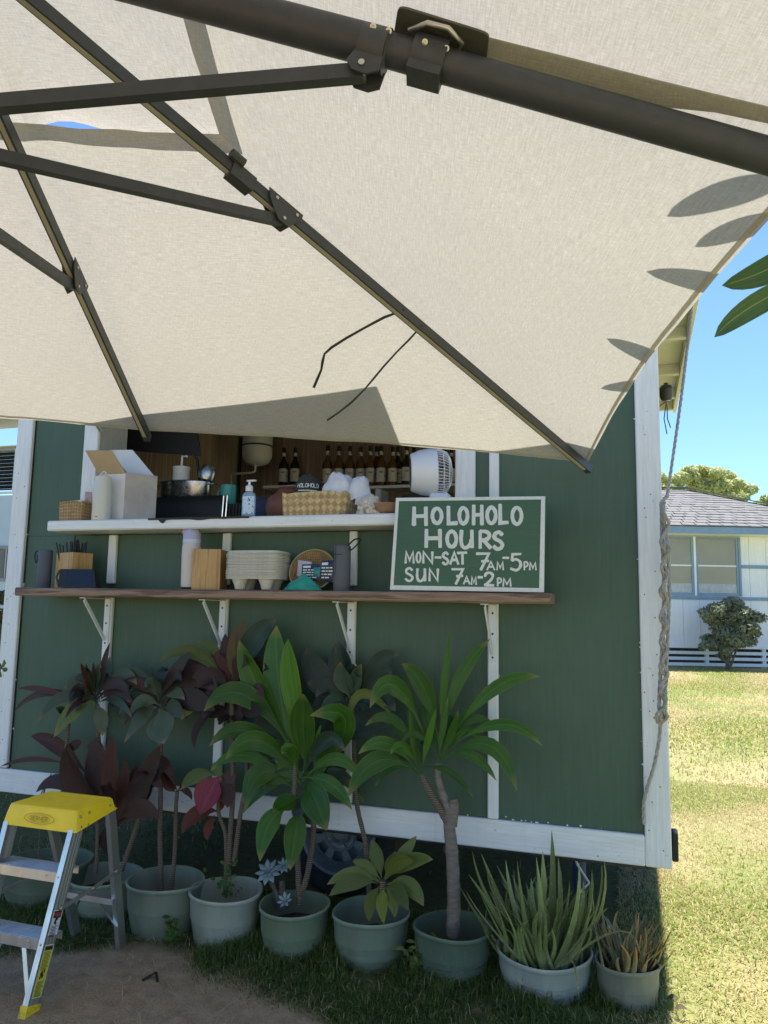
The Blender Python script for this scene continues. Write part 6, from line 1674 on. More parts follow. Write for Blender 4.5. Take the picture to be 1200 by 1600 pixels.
for x in (b_.x + .01, b_.x + .03): MB().tube([V((x, 3.30, WC + .02)), V((x, 3.295, WC + .06)), V((x + .005, 3.295, zt - .015))], .004, 6).build('lid_handle', M_chrome, t, 60)
t = thing('grill_press', 'black wire rack of a low grill right of the griddle', 'grill', spot(365, 800, 3.40, WC))
x0 = at(334, 800, Y=3.35).x; x1 = at(402, 800, Y=3.35).x; z1 = at(365, 786, Y=3.35).z
MB().box((x0 + .012, 3.36, WC), (x1, 3.62, z1 - .012), .006).build('grill_body', M_black, t)
for i in range(12): MB().box((x0 + .02 + i * (x1 - x0 - .03) / 12, 3.345, WC + .02), (x0 + .024 + i * (x1 - x0 - .03) / 12, 3.60, z1 - .004), .001).build('grate_bar', M_under, t, 0)
c = spot(290, 775, 3.46, zt + .001); c2 = spot(290, 752, 3.46, 0); t = thing('steel_pan', 'deep stainless steel pan standing on the black griddle', 'pan', c)
w = wpx(250, 328, 770, 3.42); h = at(290, 751, Y=3.40).z - zt
MB().lathe([(0, 0), (w * .46, 0), (w * .48, .006), (w * .49, h - .004), (w * .515, h), (w * .5, h), (w * .47, h - .01), (w * .46, .01), (0, .01)], c, 36, None, None, 1, .55).build('pan_wall', M_steel, t, 45)
for s in (-1, 1): MB().tube([c + V((s * w * .49, -.03, h * .8)), c + V((s * (w * .49 + .035), -.03, h * .82)), c + V((s * (w * .49 + .035), .03, h * .82)), c + V((s * w * .49, .03, h * .8))], .004, 6).build('pan_handle', M_steel, t, 60)
c = spot(283, 745, 3.44, zt + h * .5); t = thing('pump_jar', 'cream jar with a pump top standing in the steel pan', 'jar', c); k = m_per_px(c)
MB().lathe([(0, 0), (.042, 0), (.044, .05), (.044, .11), (.046, .112), (.046, .125), (.02, .13), (0, .13)], c, 24).build('jar_body', M_cream, t, 45); MB().tube([c + V((0, 0, .13)), c + V((0, 0, .185)), c + V((.035, -.01, .18))], .006, 8).build('pump', M_whitepl, t, 60)
c = spot(318, 748, 3.46, zt + h * .5); t = thing('grey_scoop', 'rounded grey utensil leaning in the right side of the steel pan', 'utensil', c)
MB().lathe([(.0, .05), (.045, .06), (.048, .10), (.03, .135), (0, .14)], c, 20, Matrix.Rotation(.25, 4, 'Y')).build('scoop_bowl', M_steel, t, 50); MB().tube([c + V((-.02, 0, .02)), c + V((-.03, -.02, .16)), c + V((-.06, -.03, .2))], .008, 8).build('scoop_handle', M_black, t, 50)
c = spot(356.5, 784, 3.40, z1 + .001); k = m_per_px(c); r = 12 * k; h = at(356, 759, Y=3.40).z - z1
t = thing('teal_mug', 'teal enamel mug on the low black grill', 'mug', c)
MB().lathe([(0, 0), (r * .92, 0), (r, .004), (r, h), (r * .95, h), (r * .92, .008), (0, .008)], c, 28).build('mug_body', M_teal, t, 45)
MB().tube([c + V((-r * .95, 0, h * .8)), c + V((-r - .022, 0, h * .72)), c + V((-r - .022, 0, h * .3)), c + V((-r * .95, 0, h * .2))], .004, 8).build('mug_handle', M_teal, t, 60)
c = spot(420, 800, 3.28, WC); k = m_per_px(c)
o = MB().box((c.x - 24 * k, 3.24, WC), (c.x + 14 * k, 3.40, at(420, 775, Y=3.24).z), .02).build('folded_apron', simple('navy_cloth', (.03, .035, .07), .9, .2, 40, 0, .5, 100), None, 60)
tag(o, 'folded dark navy cloth inside the hatch, left of the large basket', 'cloth')
c = spot(452, 800, 3.12, CU); k = m_per_px(c)
t = thing('clay_jar', 'rounded reddish brown jar half hidden behind the large basket', 'jar', c)
MB().lathe([(0, 0), (.07, 0), (.10, .03), (.108, .07), (.10, .11), (.06, .14), (.055, .15), (0, .15)], c, 28).build('jar_body', simple('red_brown_clay', (.20, .075, .04), .6, .15, 20), t, 50); MB().lathe([(.0, .151), (.056, .151), (.05, .162), (0, .166)], c, 28).build('jar_lid', simple('dark_clay_lid', (.12, .05, .03), .6), t, 50)
# water tank hanging on the reed wall
c = spot(402, 705, 4.85, at(402, 724, Y=4.75).z); k = m_per_px(c); r = 23.5 * k; h = at(402, 676, Y=4.75).z - c.z
t = thing('water_tank', 'white hanging tank with two dark bands high on the reed wall', 'tank', c)
MB().lathe([(0, 0), (r * .3, .003), (r * .75, h * .1), (r * .96, h * .28), (r, h * .38), (r, h * 1.15), (r * .8, h * 1.35), (0, h * 1.4)], c, 32).build('tank_shell', simple('tank_white', (.72, .72, .68), .4, .05), t, 50)
for z, hh_ in ((h * .62, .012), (h * .96, .014)): MB().lathe([(r * 1.004, z), (r * 1.008, z + .001), (r * 1.008, z + hh_), (r * 1.004, z + hh_ + .001)], c, 32).build('tank_band', M_darkgrey, t, 50)
MB().tube([c + V((.0, -.02, .005)), c + V((0, -.02, -.04)), c + V((-.03, -.02, -.05)), c + V((-.20, -.01, -.05)), c + V((-.26, .1, -.09)), c + V((-.30, .2, -.25)), c + V((-.36, .24, -.5))], .008, 8).build('drain_pipe', M_cream, t, 60)
MB().tube([c + V((.0, .0, h * 1.38)), c + V((0, .3, h * 1.3))], .02, 8).build('tank_bracket', M_under, t, 60)
c = at(336, 708, Y=5.16); t = thing('wall_thermostat', 'small black device with trailing cables mounted on the reed wall', 'device', c)
MB().box((c.x - .035, 5.13, c.z - .075), (c.x + .035, 5.19, c.z + .075), .008).build('device_body', M_black, t); MB().box((c.x - .028, 5.127, c.z - .05), (c.x - .012, 5.1299, c.z + .05)).build('device_display', M_steel, t, 0)
for k_ in range(3): MB().tube(dens([c + V((.02 * k_, -.02, -.08)), c + V((.05 + .03 * k_, -.03, -.25)), c + V((.0 + .08 * k_, -.03, -.45)), c + V((-.05 + .10 * k_, -.05, -.75))], 8), .004, 5).build('cable', M_tan, t, 60)
# syrup bottles on the back shelves
def syrup(c, h, glass, labl, first=None):
    r = h * .118
    t = thing('syrup_bottle', labl, 'bottle', c, 'syrup bottles on the back shelves')
    z0 = V((0, 0, 0))
    MB().lathe([(0, 0), (r * .95, 0), (r, h * .012), (r, h * .50), (r * .93, h * .57), (r * .55, h * .66), (r * .36, h * .74), (r * .33, h * .87)], c, 18).build('bottle_glass', glass, t, 50)
    MB().lathe([(r * 1.012, h * .10), (r * 1.014, h * .102), (r * 1.014, h * .44), (r * 1.012, h * .442)], c, 18).build('label', M_label, t, 50)
    MB().lathe([(r * .37, h * .77), (r * .38, h * .772), (r * .37, h * .86), (r * .35, h * .865)], c, 14).build('neck_band', M_label, t, 50)
    MB().lathe([(r * .36, h * .871), (r * .39, h * .875), (r * .39, h * .985), (r * .33, h), (0, h)], c, 14).build('cap', M_black, t, 50)
    return t
ordw = ['first', 'second', 'third', 'fourth', 'fifth', 'sixth', 'seventh', 'eighth', 'ninth', 'tenth']
for i, (px, g_, lb_) in enumerate([(442, M_darkglass, 'dark syrup bottle with white label, outermost on the left back shelf'), (460, M_darkglass, 'dark syrup bottle half hidden behind the black cap')]):
    c = at(px, 757, Y=5.06); c.z = SHELF_A + .001; syrup(c, at(px, 700, Y=5.06).z - c.z, g_, lb_)
for i, px in enumerate([511, 529, 546, 563, 578, 595, 613, 635]):
    c = at(px, 755, Y=5.05); c.z = SHELF_B + .001
    syrup(c, (at(px, 697, Y=5.05).z - c.z) * rnd(.97, 1.02), M_amber if i < 7 else M_darkglass, ('amber syrup bottle, %s from the left on the right back shelf' % ordw[i]) if i < 7 else 'dark syrup bottle on the back shelf next to the white fan')
for i, (px, lb_) in enumerate([(588, 'syrup bottle in the back row, its cap peeping out left of the sixth amber one'), (621, 'dark syrup bottle in the back row right of the seventh amber one'), (646, 'dark syrup bottle top showing at the left edge of the fan'), (694, 'syrup bottle cap showing just above the fan grille'), (705, 'syrup bottle cap showing between the fan and the window frame')]):
    c = at(px, 755, Y=5.13); c.z = SHELF_B + .001; syrup(c, at(px, 698 if px < 640 else 700, Y=5.13).z - c.z, M_darkglass if i else M_amber, lb_)
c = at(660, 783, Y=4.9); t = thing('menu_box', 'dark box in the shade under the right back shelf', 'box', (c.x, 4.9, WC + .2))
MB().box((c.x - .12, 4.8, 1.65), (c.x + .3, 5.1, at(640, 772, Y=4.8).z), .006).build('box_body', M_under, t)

# ------------------------------------------------------------------ house across the lawn, right
hr = V((math.cos(math.radians(YAW)), math.sin(math.radians(YAW)), 0)); hf = V((-hr.y, hr.x, 0))
g0 = at(1120, 1043, Z=0); DH = depth(g0)
hs = thing('white_house', 'white weatherboard house with blue trim and grey shingle roof across the lawn', 'house', g0)
def hp(px, py, back=0.0): return at_pl(px, py, g0 + hf * back, hf)
def lx(p): d = p - g0; return d.dot(hr)
def hpt(x, b, z): return g0 + hr * x + hf * b + V((0, 0, z - g0.z))
def hbox(x0, x1, b0, b1, z0, z1):
    return MB().hexa([hpt(x0, b0, z0), hpt(x1, b0, z0), hpt(x1, b1, z0), hpt(x0, b1, z0)], [hpt(x0, b0, z1), hpt(x1, b0, z1), hpt(x1, b1, z1), hpt(x0, b1, z1)])
X0, X1 = lx(hp(960, 900)), lx(hp(1330, 900))
zsk = hp(1120, 1012).z; zev = hp(1120, 838).z; zfa = hp(1120, 829.5).z
M_hwhite = painted_wood('house_white_paint', (.82, .84, .87), (.45, .42, .38), .25, (14, 14, .6), .55)
M_hblue = painted_wood('house_blue_trim', (.20, .31, .43), (.3, .3, .3), .2, (4, 4, 4), .5)
nbd = 14
for i in range(nbd):
    a = X0 + (X1 - X0) * i / nbd; b = X0 + (X1 - X0) * (i + 1) / nbd
    hbox(a + .004, b - .004, 0, .05, zsk, zev).build('wall_board', M_hwhite, hs, 0)
hbox(X0, X1, .051, .12, zsk, zev).build('wall_core', M_hwhite, hs, 0)
hbox(X0, X0 + .1, .121, 7, zsk, zev).build('side_wall', M_hwhite, hs, 0); hbox(X1 - .1, X1, .121, 7, zsk, zev).build('side_wall', M_hwhite, hs, 0); hbox(X0 + .11, X1 - .11, 6.9, 7, zsk, zev).build('rear_wall', M_hwhite, hs, 0)
# skirting slats with dark gaps
hbox(X0, X1, .35, .36, -.02, zsk - .002).build('crawl_space', M_under, hs, 0)
for i in range(3):
    z = .03 + i * (zsk - .06) / 3
    hbox(X0, X1, .0, .025, z, z + (zsk - .06) / 3 * .55).build('slat', M_hwhite, hs, 0)
for x in (X0 + .8, X0 + 2.2, X0 + 3.6): hbox(x, x + .09, .026, .11, -.02, zsk - .003).build('skirt_post', M_hwhite, hs, 0)
hbox(X0 - .02, X1, -.03, -.001, zsk - .02, zsk + .05).build('sill_board', M_hwhite, hs, 0)
# blue bands
z = hp(1120, 935).z; hbox(X0, X1, -.03, -.001, z - .04, z + .04).build('trim_band', M_hblue, hs, 0)
xa_ = lx(hp(1158, 886)); z = hp(1180, 886).z; hbox(xa_, X1, -.03, -.001, z - .04, z + .04).build('trim_band', M_hblue, hs, 0)
hbox(X0 - .5, X1 + .5, -.62, -.58, zev - .0, zfa + .03).build('fascia_board', M_hblue, hs, 0)
hbox(X0 - .5, X1 + .5, -.579, .10, zev + .005, zev + .03).build('soffit', M_hwhite, hs, 0)
# windows
M_blind = simple('tan_roller_blind', (.46, .40, .26), .7, .12, 1.2)
gl = NT('window_glass'); tp_ = gl.n('ShaderNodeBsdfTransparent'); gg = gl.n('ShaderNodeBsdfGlossy'); gg.inputs['Roughness'].default_value = .03
fz = gl.n('ShaderNodeFresnel'); fz.inputs[0].default_value = 1.45; mxg = gl.n('ShaderNodeMixShader'); gl.l(fz.outputs[0], mxg.inputs[0]); gl.l(tp_.outputs[0], mxg.inputs[1]); gl.l(gg.outputs[0], mxg.inputs[2]); gl.l(mxg.outputs[0], gl.out.inputs[0])
for (px0, px1) in ((1022, 1083), (1087, 1153)):
    a, b = lx(hp(px0, 885)), lx(hp(px1, 885)); z0, z1_ = hp(1100, 931).z, hp(1100, 839).z
    w = MB().hexa([hpt(a, -.035, z0), hpt(b, -.035, z0), hpt(b, -.002, z0), hpt(a, -.002, z0)], [hpt(a, -.035, z0 + .07), hpt(b, -.035, z0 + .07), hpt(b, -.002, z0 + .07), hpt(a, -.002, z0 + .07)]).build('window', M_hblue, hs, 0)
    fr = MB()
    for q in ((a, a + .05, z0 + .071, z1_), (b - .05, b, z0 + .071, z1_), (a + .051, b - .051, z1_ - .05, z1_)):
        m = hbox(q[0], q[1], -.036, -.002, q[2], q[3]); m.build('sash', M_hblue, w, 0)
    zm = hp(1100, 884).z
    hbox(a + .052, b - .052, -.033, -.012, zm - .018, zm + .018).build('meeting_rail', M_hwhite, w, 0)
    zbl = hp(1100, 912).z
    hbox(a + .051, b - .051, -.004, -.002, zbl, z1_ - .051).build('blind', M_blind, w, 0)
    hbox(a + .051, b - .051, -.005, -.0045, z0 + .072, zbl - .001).build('curtain', simple('white_curtain', (.62, .64, .70), .8), w, 0)
    hbox(a + .051, b - .051, -.022, -.019, z0 + .073, z1_ - .052).build('pane', gl.m, w, 0)
a = lx(hp(1083.5, 885)); b = lx(hp(1086.8, 885)); hbox(a, b, -.045, -.001, z0 - .0, z1_).build('mullion', M_hwhite, hs, 0)
a = lx(hp(1153.5, 885)); b = lx(hp(1157, 885)); hbox(a, b, -.045, -.001, z0, z1_).build('window_casing', M_hblue, hs, 0)
# hipped roof made of shingle courses
apx = hp(1073, 766, 3.6); rz = apx.z; xr_ = lx(apx); xe0 = X0 - .5; xe1 = X1 + .55; be = -.64
NC = 15
M_shingle = NT('grey_shingle'); c = M_shingle.coord(); bk = M_shingle.n('ShaderNodeTexNoise'); bk.inputs['Scale'].default_value = 9; M_shingle.l(c, bk.inputs['Vector'])
mp = M_shingle.coord(scale=(5, 5, .4)); M_shingle.color(M_shingle.mix(.5, M_shingle.ramp(M_shingle.noise(mp, 1.4, 5, .7), [(.3, (.135, .132, .125)), (.7, (.22, .215, .205))]), M_shingle.ramp(bk.outputs['Fac'], [(.35, (.145, .142, .135)), (.65, (.205, .20, .19))]))); M_shingle.set(Roughness=.9)
fs_, bs_ = MB(), MB()
hipR = V((xe1, be, zfa + .04)); hipL = V((xe0, be, zfa + .04)); ap = V((xr_, 3.6, rz)); ap2 = V((xr_ - 1.5, 3.6, rz))
bR = V((xe1, 7.8, zfa + .04)); bL = V((xe0, 7.8, zfa + .04))
def L3(p): return hpt(p.x, p.y, p.z)
def course(A, B, C_, D_, i):     # A,B eave; C_,D_ ridge ends above B, A
    s0, s1 = i / NC, (i + 1) / NC
    lo0, lo1 = A.lerp(D_, s0), B.lerp(C_, s0); hi0, hi1 = A.lerp(D_, s1), B.lerp(C_, s1)
    up = V((0, 0, .018)); n = max(6, int((lo1 - lo0).length / .32)); P = []
    for k in range(n):
        u0, u1 = k / n, (k + 1) / n; j = rnd(0, .016)
        a_, b_ = lo0.lerp(lo1, u0 + .002), lo0.lerp(lo1, u1 - .002); c_, d_ = hi0.lerp(hi1, u1 - .002), hi0.lerp(hi1, u0 + .002)
        jj = V((0, 0, j)); mb_.hexa([L3(a_), L3(b_), L3(c_), L3(d_)], [L3(a_ + up + jj), L3(b_ + up + jj), L3(c_ + V((0, 0, .012))), L3(d_ + V((0, 0, .012)))])
for A, B, C_, D_ in ((hipL, hipR, ap, ap2), (hipR, bR, ap, ap), (bL, hipL, ap2, ap2), (bR, bL, ap2, ap)):
    mb_ = MB()
    for i in range(NC): course(A, B, C_, D_, i)
    mb_.build('roof_shingles', M_shingle.m, hs, 0, 'stuff')
mb_ = MB(); mb_.add([L3(p_) for p_ in (hipL, hipR, bR, bL, ap, ap2)], [(0, 1, 4, 5), (1, 2, 4), (2, 3, 5, 4), (3, 0, 5)]); mb_.build('roof_deck', M_under, hs, 0)
mb_ = MB(); 
for A, B in ((hipR, ap), (hipL, ap2), (ap2, ap)): mb_.bar(L3(A) + V((0, 0, .06)), L3(B) + V((0, 0, .07)), .2, .03)
mb_.build('hip_cap', M_shingle.m, hs, 0)

# ------------------------------------------------------------------ shrubs and trees
def crown_mat(name, a, b, c2_):
    t = NT(name); oi = t.n('ShaderNodeTexCoord'); n = t.noise(oi.outputs['Object'], 1.8, 3); n2 = t.noise(oi.outputs['Object'], 40, 2)
    k = t.ramp(n2, [(.3, a), (.5, b), (.7, c2_)]); t.color(k); t.set(Roughness=.55)
    tr2 = t.n('ShaderNodeBsdfTranslucent'); t.l(k, tr2.inputs[0]); mx = t.n('ShaderNodeMixShader'); mx.inputs[0].default_value = .45
    t.l(t.b.outputs[0], mx.inputs[1]); t.l(tr2.outputs[0], mx.inputs[2]); t.l(mx.outputs[0], t.out.inputs[0]); return t.m
def foliage(clumps, n, size, par, mat, rngseed, flat=.5, name='crown'):
    """leaf-sized quads spread over clump shells; clumps = (centre, radii)"""
    rs = np.random.RandomState(rngseed); tot = sum(r[0] * r[1] for c_, r in clumps); vs = []; 
    off = np.array(parent_loc(par))
    for c_, r in clumps:
        k = int(n * (r[0] * r[1]) / tot)
        d = rs.normal(size=(k, 3)); d /= np.linalg.norm(d, axis=1)[:, None]
        rad = rs.uniform(.55, 1.03, size=(k, 1)) ** .6
        p_ = np.array(c_) + d * rad * np.array(r)
        nrm = d + rs.normal(size=(k, 3)) * .7 + np.array([0, 0, flat]); nrm /= np.linalg.norm(nrm, axis=1)[:, None]
        t_ = np.cross(nrm, rs.normal(size=(k, 3))); t_ /= np.linalg.norm(t_, axis=1)[:, None]; b_ = np.cross(nrm, t_)
        s = size * rs.uniform(.6, 1.3, size=(k, 1))
        q = np.stack([p_ - t_ * s, p_ + b_ * s * .42 - nrm * s * .1, p_ + t_ * s, p_ - b_ * s * .42 - nrm * s * .1], 1)
        vs.append(q)
    vs = np.concatenate(vs) - off; N = len(vs)
    me = bpy.data.meshes.new(name); me.vertices.add(N * 4); me.vertices.foreach_set('co', vs.reshape(-1).astype('f'))
    me.loops.add(N * 4); me.loops.foreach_set('vertex_index', np.arange(N * 4)); me.polygons.add(N); me.polygons.foreach_set('loop_start', np.arange(N) * 4)
    me.update(calc_edges=True); me.materials.append(mat)
    o = bpy.data.objects.new(name, me); COL.objects.link(o); o.parent = par; return o
M_bark = simple('brown_bark', (.16, .12, .09), .9, .3, 10, 0, .6, 30)
M_shrub = crown_mat('grey_green_shrub_leaf', (.17, .20, .11), (.26, .29, .18), (.38, .39, .27))
bs0 = at_pl(1137, 1040, g0 - hf * .9, hf); bs0.z = 0
sh = thing('shrub', 'rounded dark green shrub against the white house wall below the window', 'shrub', bs0)
def sp_(px, py, d=0): return at_pl(px, py, g0 - hf * (.9 + d), hf)
cl = []
kk = m_per_px(bs0)
for px, py, r in [(1120, 950, 17), (1145, 946, 18), (1165, 965, 15), (1178, 970, 12), (1112, 968, 14), (1130, 975, 22), (1155, 985, 20), (1110, 995, 14), (1125, 1005, 16), (1160, 1003, 14), (1142, 995, 20), (1172, 985, 10), (1104, 956, 10), (1136, 1020, 12), (1150, 960, 18), (1104, 1010, 9)]:
    for q in range(2): cl.append((sp_(1138 + (px - 1138) * 1.14 + rnd(-7, 7), py + rnd(-6, 6), rnd(-.25, .3)), (r * kk * .95, r * kk * .9, r * kk * .62)))
foliage(cl, 5200, .06, sh, M_shrub, 3)
for px, py in ((1110, 975), (1125, 960), (1140, 965), (1155, 970), (1172, 975)):
    MB().tube([bs0 + hr * rnd(-.08, .08), (bs0 + sp_(px, py)) / 2 + hr * rnd(-.05, .05), sp_(px, py)], [.03, .02, .01], 6).build('trunk', M_bark, sh, 60)
def tree(lab, cat, clpx, dist, n, size, mat, seed, trunkpx, basep, name='tree'):
    base = CP + hf * dist; q = at_pl(trunkpx, basep, base, hf); b = V((q.x, q.y, 0))
    t = thing(name, lab, cat, b); cl = []
    for px, py, r in clpx:
        c_ = at_pl(px, py, base, hf); k_ = depth(c_) / FPX
        for j in range(2): cl.append((c_ + V((rnd(-.3, .3), rnd(-1.2, 1.2), rnd(-.2, .2))), (r * k_, r * k_, r * k_ * .75)))
    foliage(cl, n, size, t, mat, seed)
    m = MB(); top = at_pl(clpx[len(clpx) // 2][0], clpx[len(clpx) // 2][1], base, hf); m.tube([b, b.lerp(top, .4), top], [.35, .25, .1], 10)
    for px, py, r in clpx[::2]: m.tube([b.lerp(top, .55), at_pl(px, py, base, hf)], [.12, .04], 6)
    m.build('trunk', M_bark, t, 60)
M_pale1 = crown_mat('pale_flowering_tree_leaf', (.34, .40, .13), (.58, .62, .28), (.80, .78, .50))
tree('spreading pale yellow green tree behind the grey house roof', 'tree', [(1022, 752, 14), (1040, 748, 13), (1058, 755, 14), (1075, 744, 13), (1095, 742, 13), (1115, 745, 13), (1135, 748, 14), (1152, 758, 13), (1162, 770, 11), (1120, 765, 16), (1090, 762, 18), (1050, 770, 18), (1145, 778, 14), (1030, 775, 16), (1150, 786, 10)], 46, 11000, .15, M_pale1, 11, 1085, 900)
M_pinkt = crown_mat('pink_flower_tree_leaf', (.18, .30, .07), (.30, .44, .11), (.65, .34, .24))
tree('smaller green tree with pinkish blossom at the right edge behind the roof', 'tree', [(1188, 790, 9), (1202, 784, 12), (1220, 778, 16), (1210, 800, 16), (1235, 795, 18)], 44, 2600, .15, M_pinkt, 12, 1215, 900)

# ------------------------------------------------------------------ house seen past the left corner
lh = thing('grey_house', 'pale house with louvred window seen past the left edge of the trailer', 'house', at(-40, 1000, Z=0.0) if False else V((-11.0, 9.3, 0)))
YH = 9.0
def lb(x0, x1, y0, y1, dy0, dy1, mat, name, par=lh):
    a = at(x0, y1, Y=YH); b = at(x1, y0, Y=YH); return MB().box((a.x, YH + dy0, a.z), (b.x, YH + dy1, b.z), .004).build(name, mat, par, 30)
M_lblue = simple('pale_blue_white_paint', (.55, .62, .72), .6, .06, 2); M_lgrey = simple('warm_grey_trim', (.30, .29, .28), .6, .1, 4)
lb(-330, 60, 772, 960, 0, .2, M_lblue, 'wall'); lb(-330, 60, 690, 772, .12, .3, M_lblue, 'wall'); lb(-330, 60, 960, 1030, .02, .2, M_lgrey, 'base_wall')
lb(-330, 60, 600, 686, -.9, .3, M_lgrey, 'roof'); lb(-330, 60, 686, 700, -.9, -.8, M_lgrey, 'fascia_board')
w_ = lb(-60, 27, 768, 774, -.04, .02, M_cream, 'window'); lb(-60, 27, 697, 702, -.04, .1, M_cream, 'window_head', w_); lb(23, 27, 702, 768, -.04, .1, M_cream, 'jamb', w_)
for i in range(11):
    z = at(0, 764 - i * 5.7, Y=YH).z; a = at(-60, 730, Y=YH).x; b = at(22, 730, Y=YH).x
    MB().hexa([(a, YH + .02, z), (b, YH + .02, z), (b, YH + .06, z + .03), (a, YH + .06, z + .03)], [(a, YH + .02, z + .005), (b, YH + .02, z + .005), (b, YH + .06, z + .035), (a, YH + .06, z + .035)]).build('louvre', M_steel, w_, 0)
lb(-60, 22, 703, 767, .075, .1, M_black, 'window_back', w_)
w2 = lb(-40, 14, 853, 858, -.03, -.001, M_lgrey, 'window'); lb(9, 14, 858, 907, -.03, -.001, M_brown, 'jamb', w2); lb(-40, 9, 858, 903, -.012, -.001, simple('dim_glass', (.10, .085, .08), .15), 'pane', w2); lb(-40, 14, 903, 908, -.03, -.001, M_lgrey, 'sill', w2)
# potted croton and a leafy twig at the left edge
b = at(-4, 985, Y=4.6); b.z = 0
cr = thing('croton_bush', 'small red and green bush at the far left edge beyond the corner board', 'shrub', b)
M_crot = crown_mat('croton_leaf', (.06, .12, .03), (.10, .16, .04), (.35, .04, .03))
foliage([(b + V((0, 0, z)), (.14, .14, .12)) for z in (.35, .6, .85, 1.05, 1.25)], 420, .06, cr, M_crot, 5); MB().tube([b, b + V((0, 0, 1.2))], .012, 6).build('trunk', M_bark, cr)
b = at(-16, 1050, Y=2.6); tw = thing('potted_twig', 'leafy green twig poking in at the left edge before the corner board', 'plant', V((b.x, b.y, 0)))
MB().tube([V((b.x, b.y, 0)), b, at(3, 1044, Y=2.6)], .004, 6).build('stem', M_bark, tw)
for x, y in ((10, 1036), (12, 1047), (3, 1058), (6, 1030), (-2, 1034)): L(tw, (2, 1044), (x, y), 8, M_olive, dy=0.0, Y=2.6)

# ------------------------------------------------------------------ litter on the ground
a = at(222, 1532, Z=.008); b = at(244, 1519, Z=.02); c = at(246, 1534, Z=.006)
o = MB().bar(a, b, .010, .003).bar(b + V((0, 0, -.0005)), c, .009, .003).build('bent_strap', M_black, None, 0); tag(o, 'bent scrap of black strap lying on the bare dirt', 'scrap')
for px, py, lab in ((745, 1584, 'tan dry leaf lying in the grass before the aloe pot'), (1064, 1578, 'curled pale dry leaf in the grass right of the smallest pot'), (1052, 1562, 'small brown dry leaf beside the curled pale one')):
    p_ = at(px, py, Z=.022); o = thing('dry_leaf', lab, 'leaf', p_, 'dry leaves on the grass')
    leaf(o, p_ + V((-.018, 0, 0)), p_ + V((0, 0, .008)), p_ + V((.020, .006, .002)), .022, M_tanleaf, hint=V((0, -.3, 1)), n=6, pet=.05)

# ------------------------------------------------------------------ grass
def grass_mat():
    t = NT('grass_blade'); a = t.n('ShaderNodeVertexColor'); a.layer_name = 'Col'; c = a.outputs['Color']
    t.color(c); t.set(Roughness=.5); t.b.inputs['Specular IOR Level'].default_value = .3
    tr2 = t.n('ShaderNodeBsdfTranslucent'); t.l(c, tr2.inputs[0]); mx = t.n('ShaderNodeMixShader'); mx.inputs[0].default_value = .35
    t.l(t.b.outputs[0], mx.inputs[1]); t.l(tr2.outputs[0], mx.inputs[2]); t.l(mx.outputs[0], t.out.inputs[0]); return t.m
M_grass = grass_mat()
def blades(name, pts, hts, wds, cols, lean, rs, flat=None):
    N = len(pts); ang = rs.uniform(0, 2 * np.pi, N); d = np.stack([np.cos(ang), np.sin(ang), np.zeros(N)], 1); s = np.stack([-np.sin(ang), np.cos(ang), np.zeros(N)], 1)
    ln = lean * rs.uniform(.2, 1.2, N); up = np.array([0, 0, 1.0]); h = hts[:, None]; w = wds[:, None]; l = ln[:, None]
    mid = pts + up * h * .6 * (1 - .25 * l) + d * h * l * .35; tip = pts + up * h * np.maximum(.08, 1 - .6 * l) + d * h * l
    v = np.stack([pts - s * w, pts + s * w, mid + s * w * .75, mid - s * w * .75, tip], 1)
    me = bpy.data.meshes.new(name); me.vertices.add(N * 5); me.vertices.foreach_set('co', v.reshape(-1).astype('f'))
    base = np.arange(N)[:, None] * 5
    q = (base + np.array([0, 1, 2, 3])).reshape(-1); t3 = (base + np.array([3, 2, 4])).reshape(-1)
    me.loops.add(N * 7); me.loops.foreach_set('vertex_index', np.concatenate([q, t3]).astype('i'))
    me.polygons.add(N * 2); me.polygons.foreach_set('loop_start', np.concatenate([np.arange(N) * 4, N * 4 + np.arange(N) * 3]).astype('i'))
    me.update(calc_edges=True)
    ca = me.color_attributes.new('Col', 'FLOAT_COLOR', 'POINT'); cc = np.concatenate([np.repeat(cols, 5, 0).reshape(N, 5, 3), np.ones((N, 5, 1))], 2); ca.data.foreach_set('color', cc.reshape(-1).astype('f'))
    me.materials.append(M_grass); o = bpy.data.objects.new(name, me); COL.objects.link(o); o['kind'] = 'stuff'; return o
rs = np.random.RandomState(4)
def pal(n, green=(.055, .115, .022), straw=(.36, .28, .13), ps=.15, var=.35):
    k = rs.uniform(1 - var, 1 + var, (n, 1)); c = np.array(green) * k * np.stack([rs.uniform(.8, 1.35, n), np.ones(n), np.ones(n)], 1); m = rs.uniform(size=n) < ps; c[m] = np.array(straw) * k[m]; return c
def inpot(P):
    ok = np.ones(len(P), bool)
    for pt_, b_, R_p, zr_p, sz_p in POT: ok &= ((P[:, 0] - b_.x) ** 2 + (P[:, 1] - b_.y) ** 2) > (R_p * .80) ** 2
    return ok
def scatter(n, x0, x1, y0, y1): return np.stack([rs.uniform(x0, x1, n), rs.uniform(y0, y1, n), np.zeros(n)], 1)
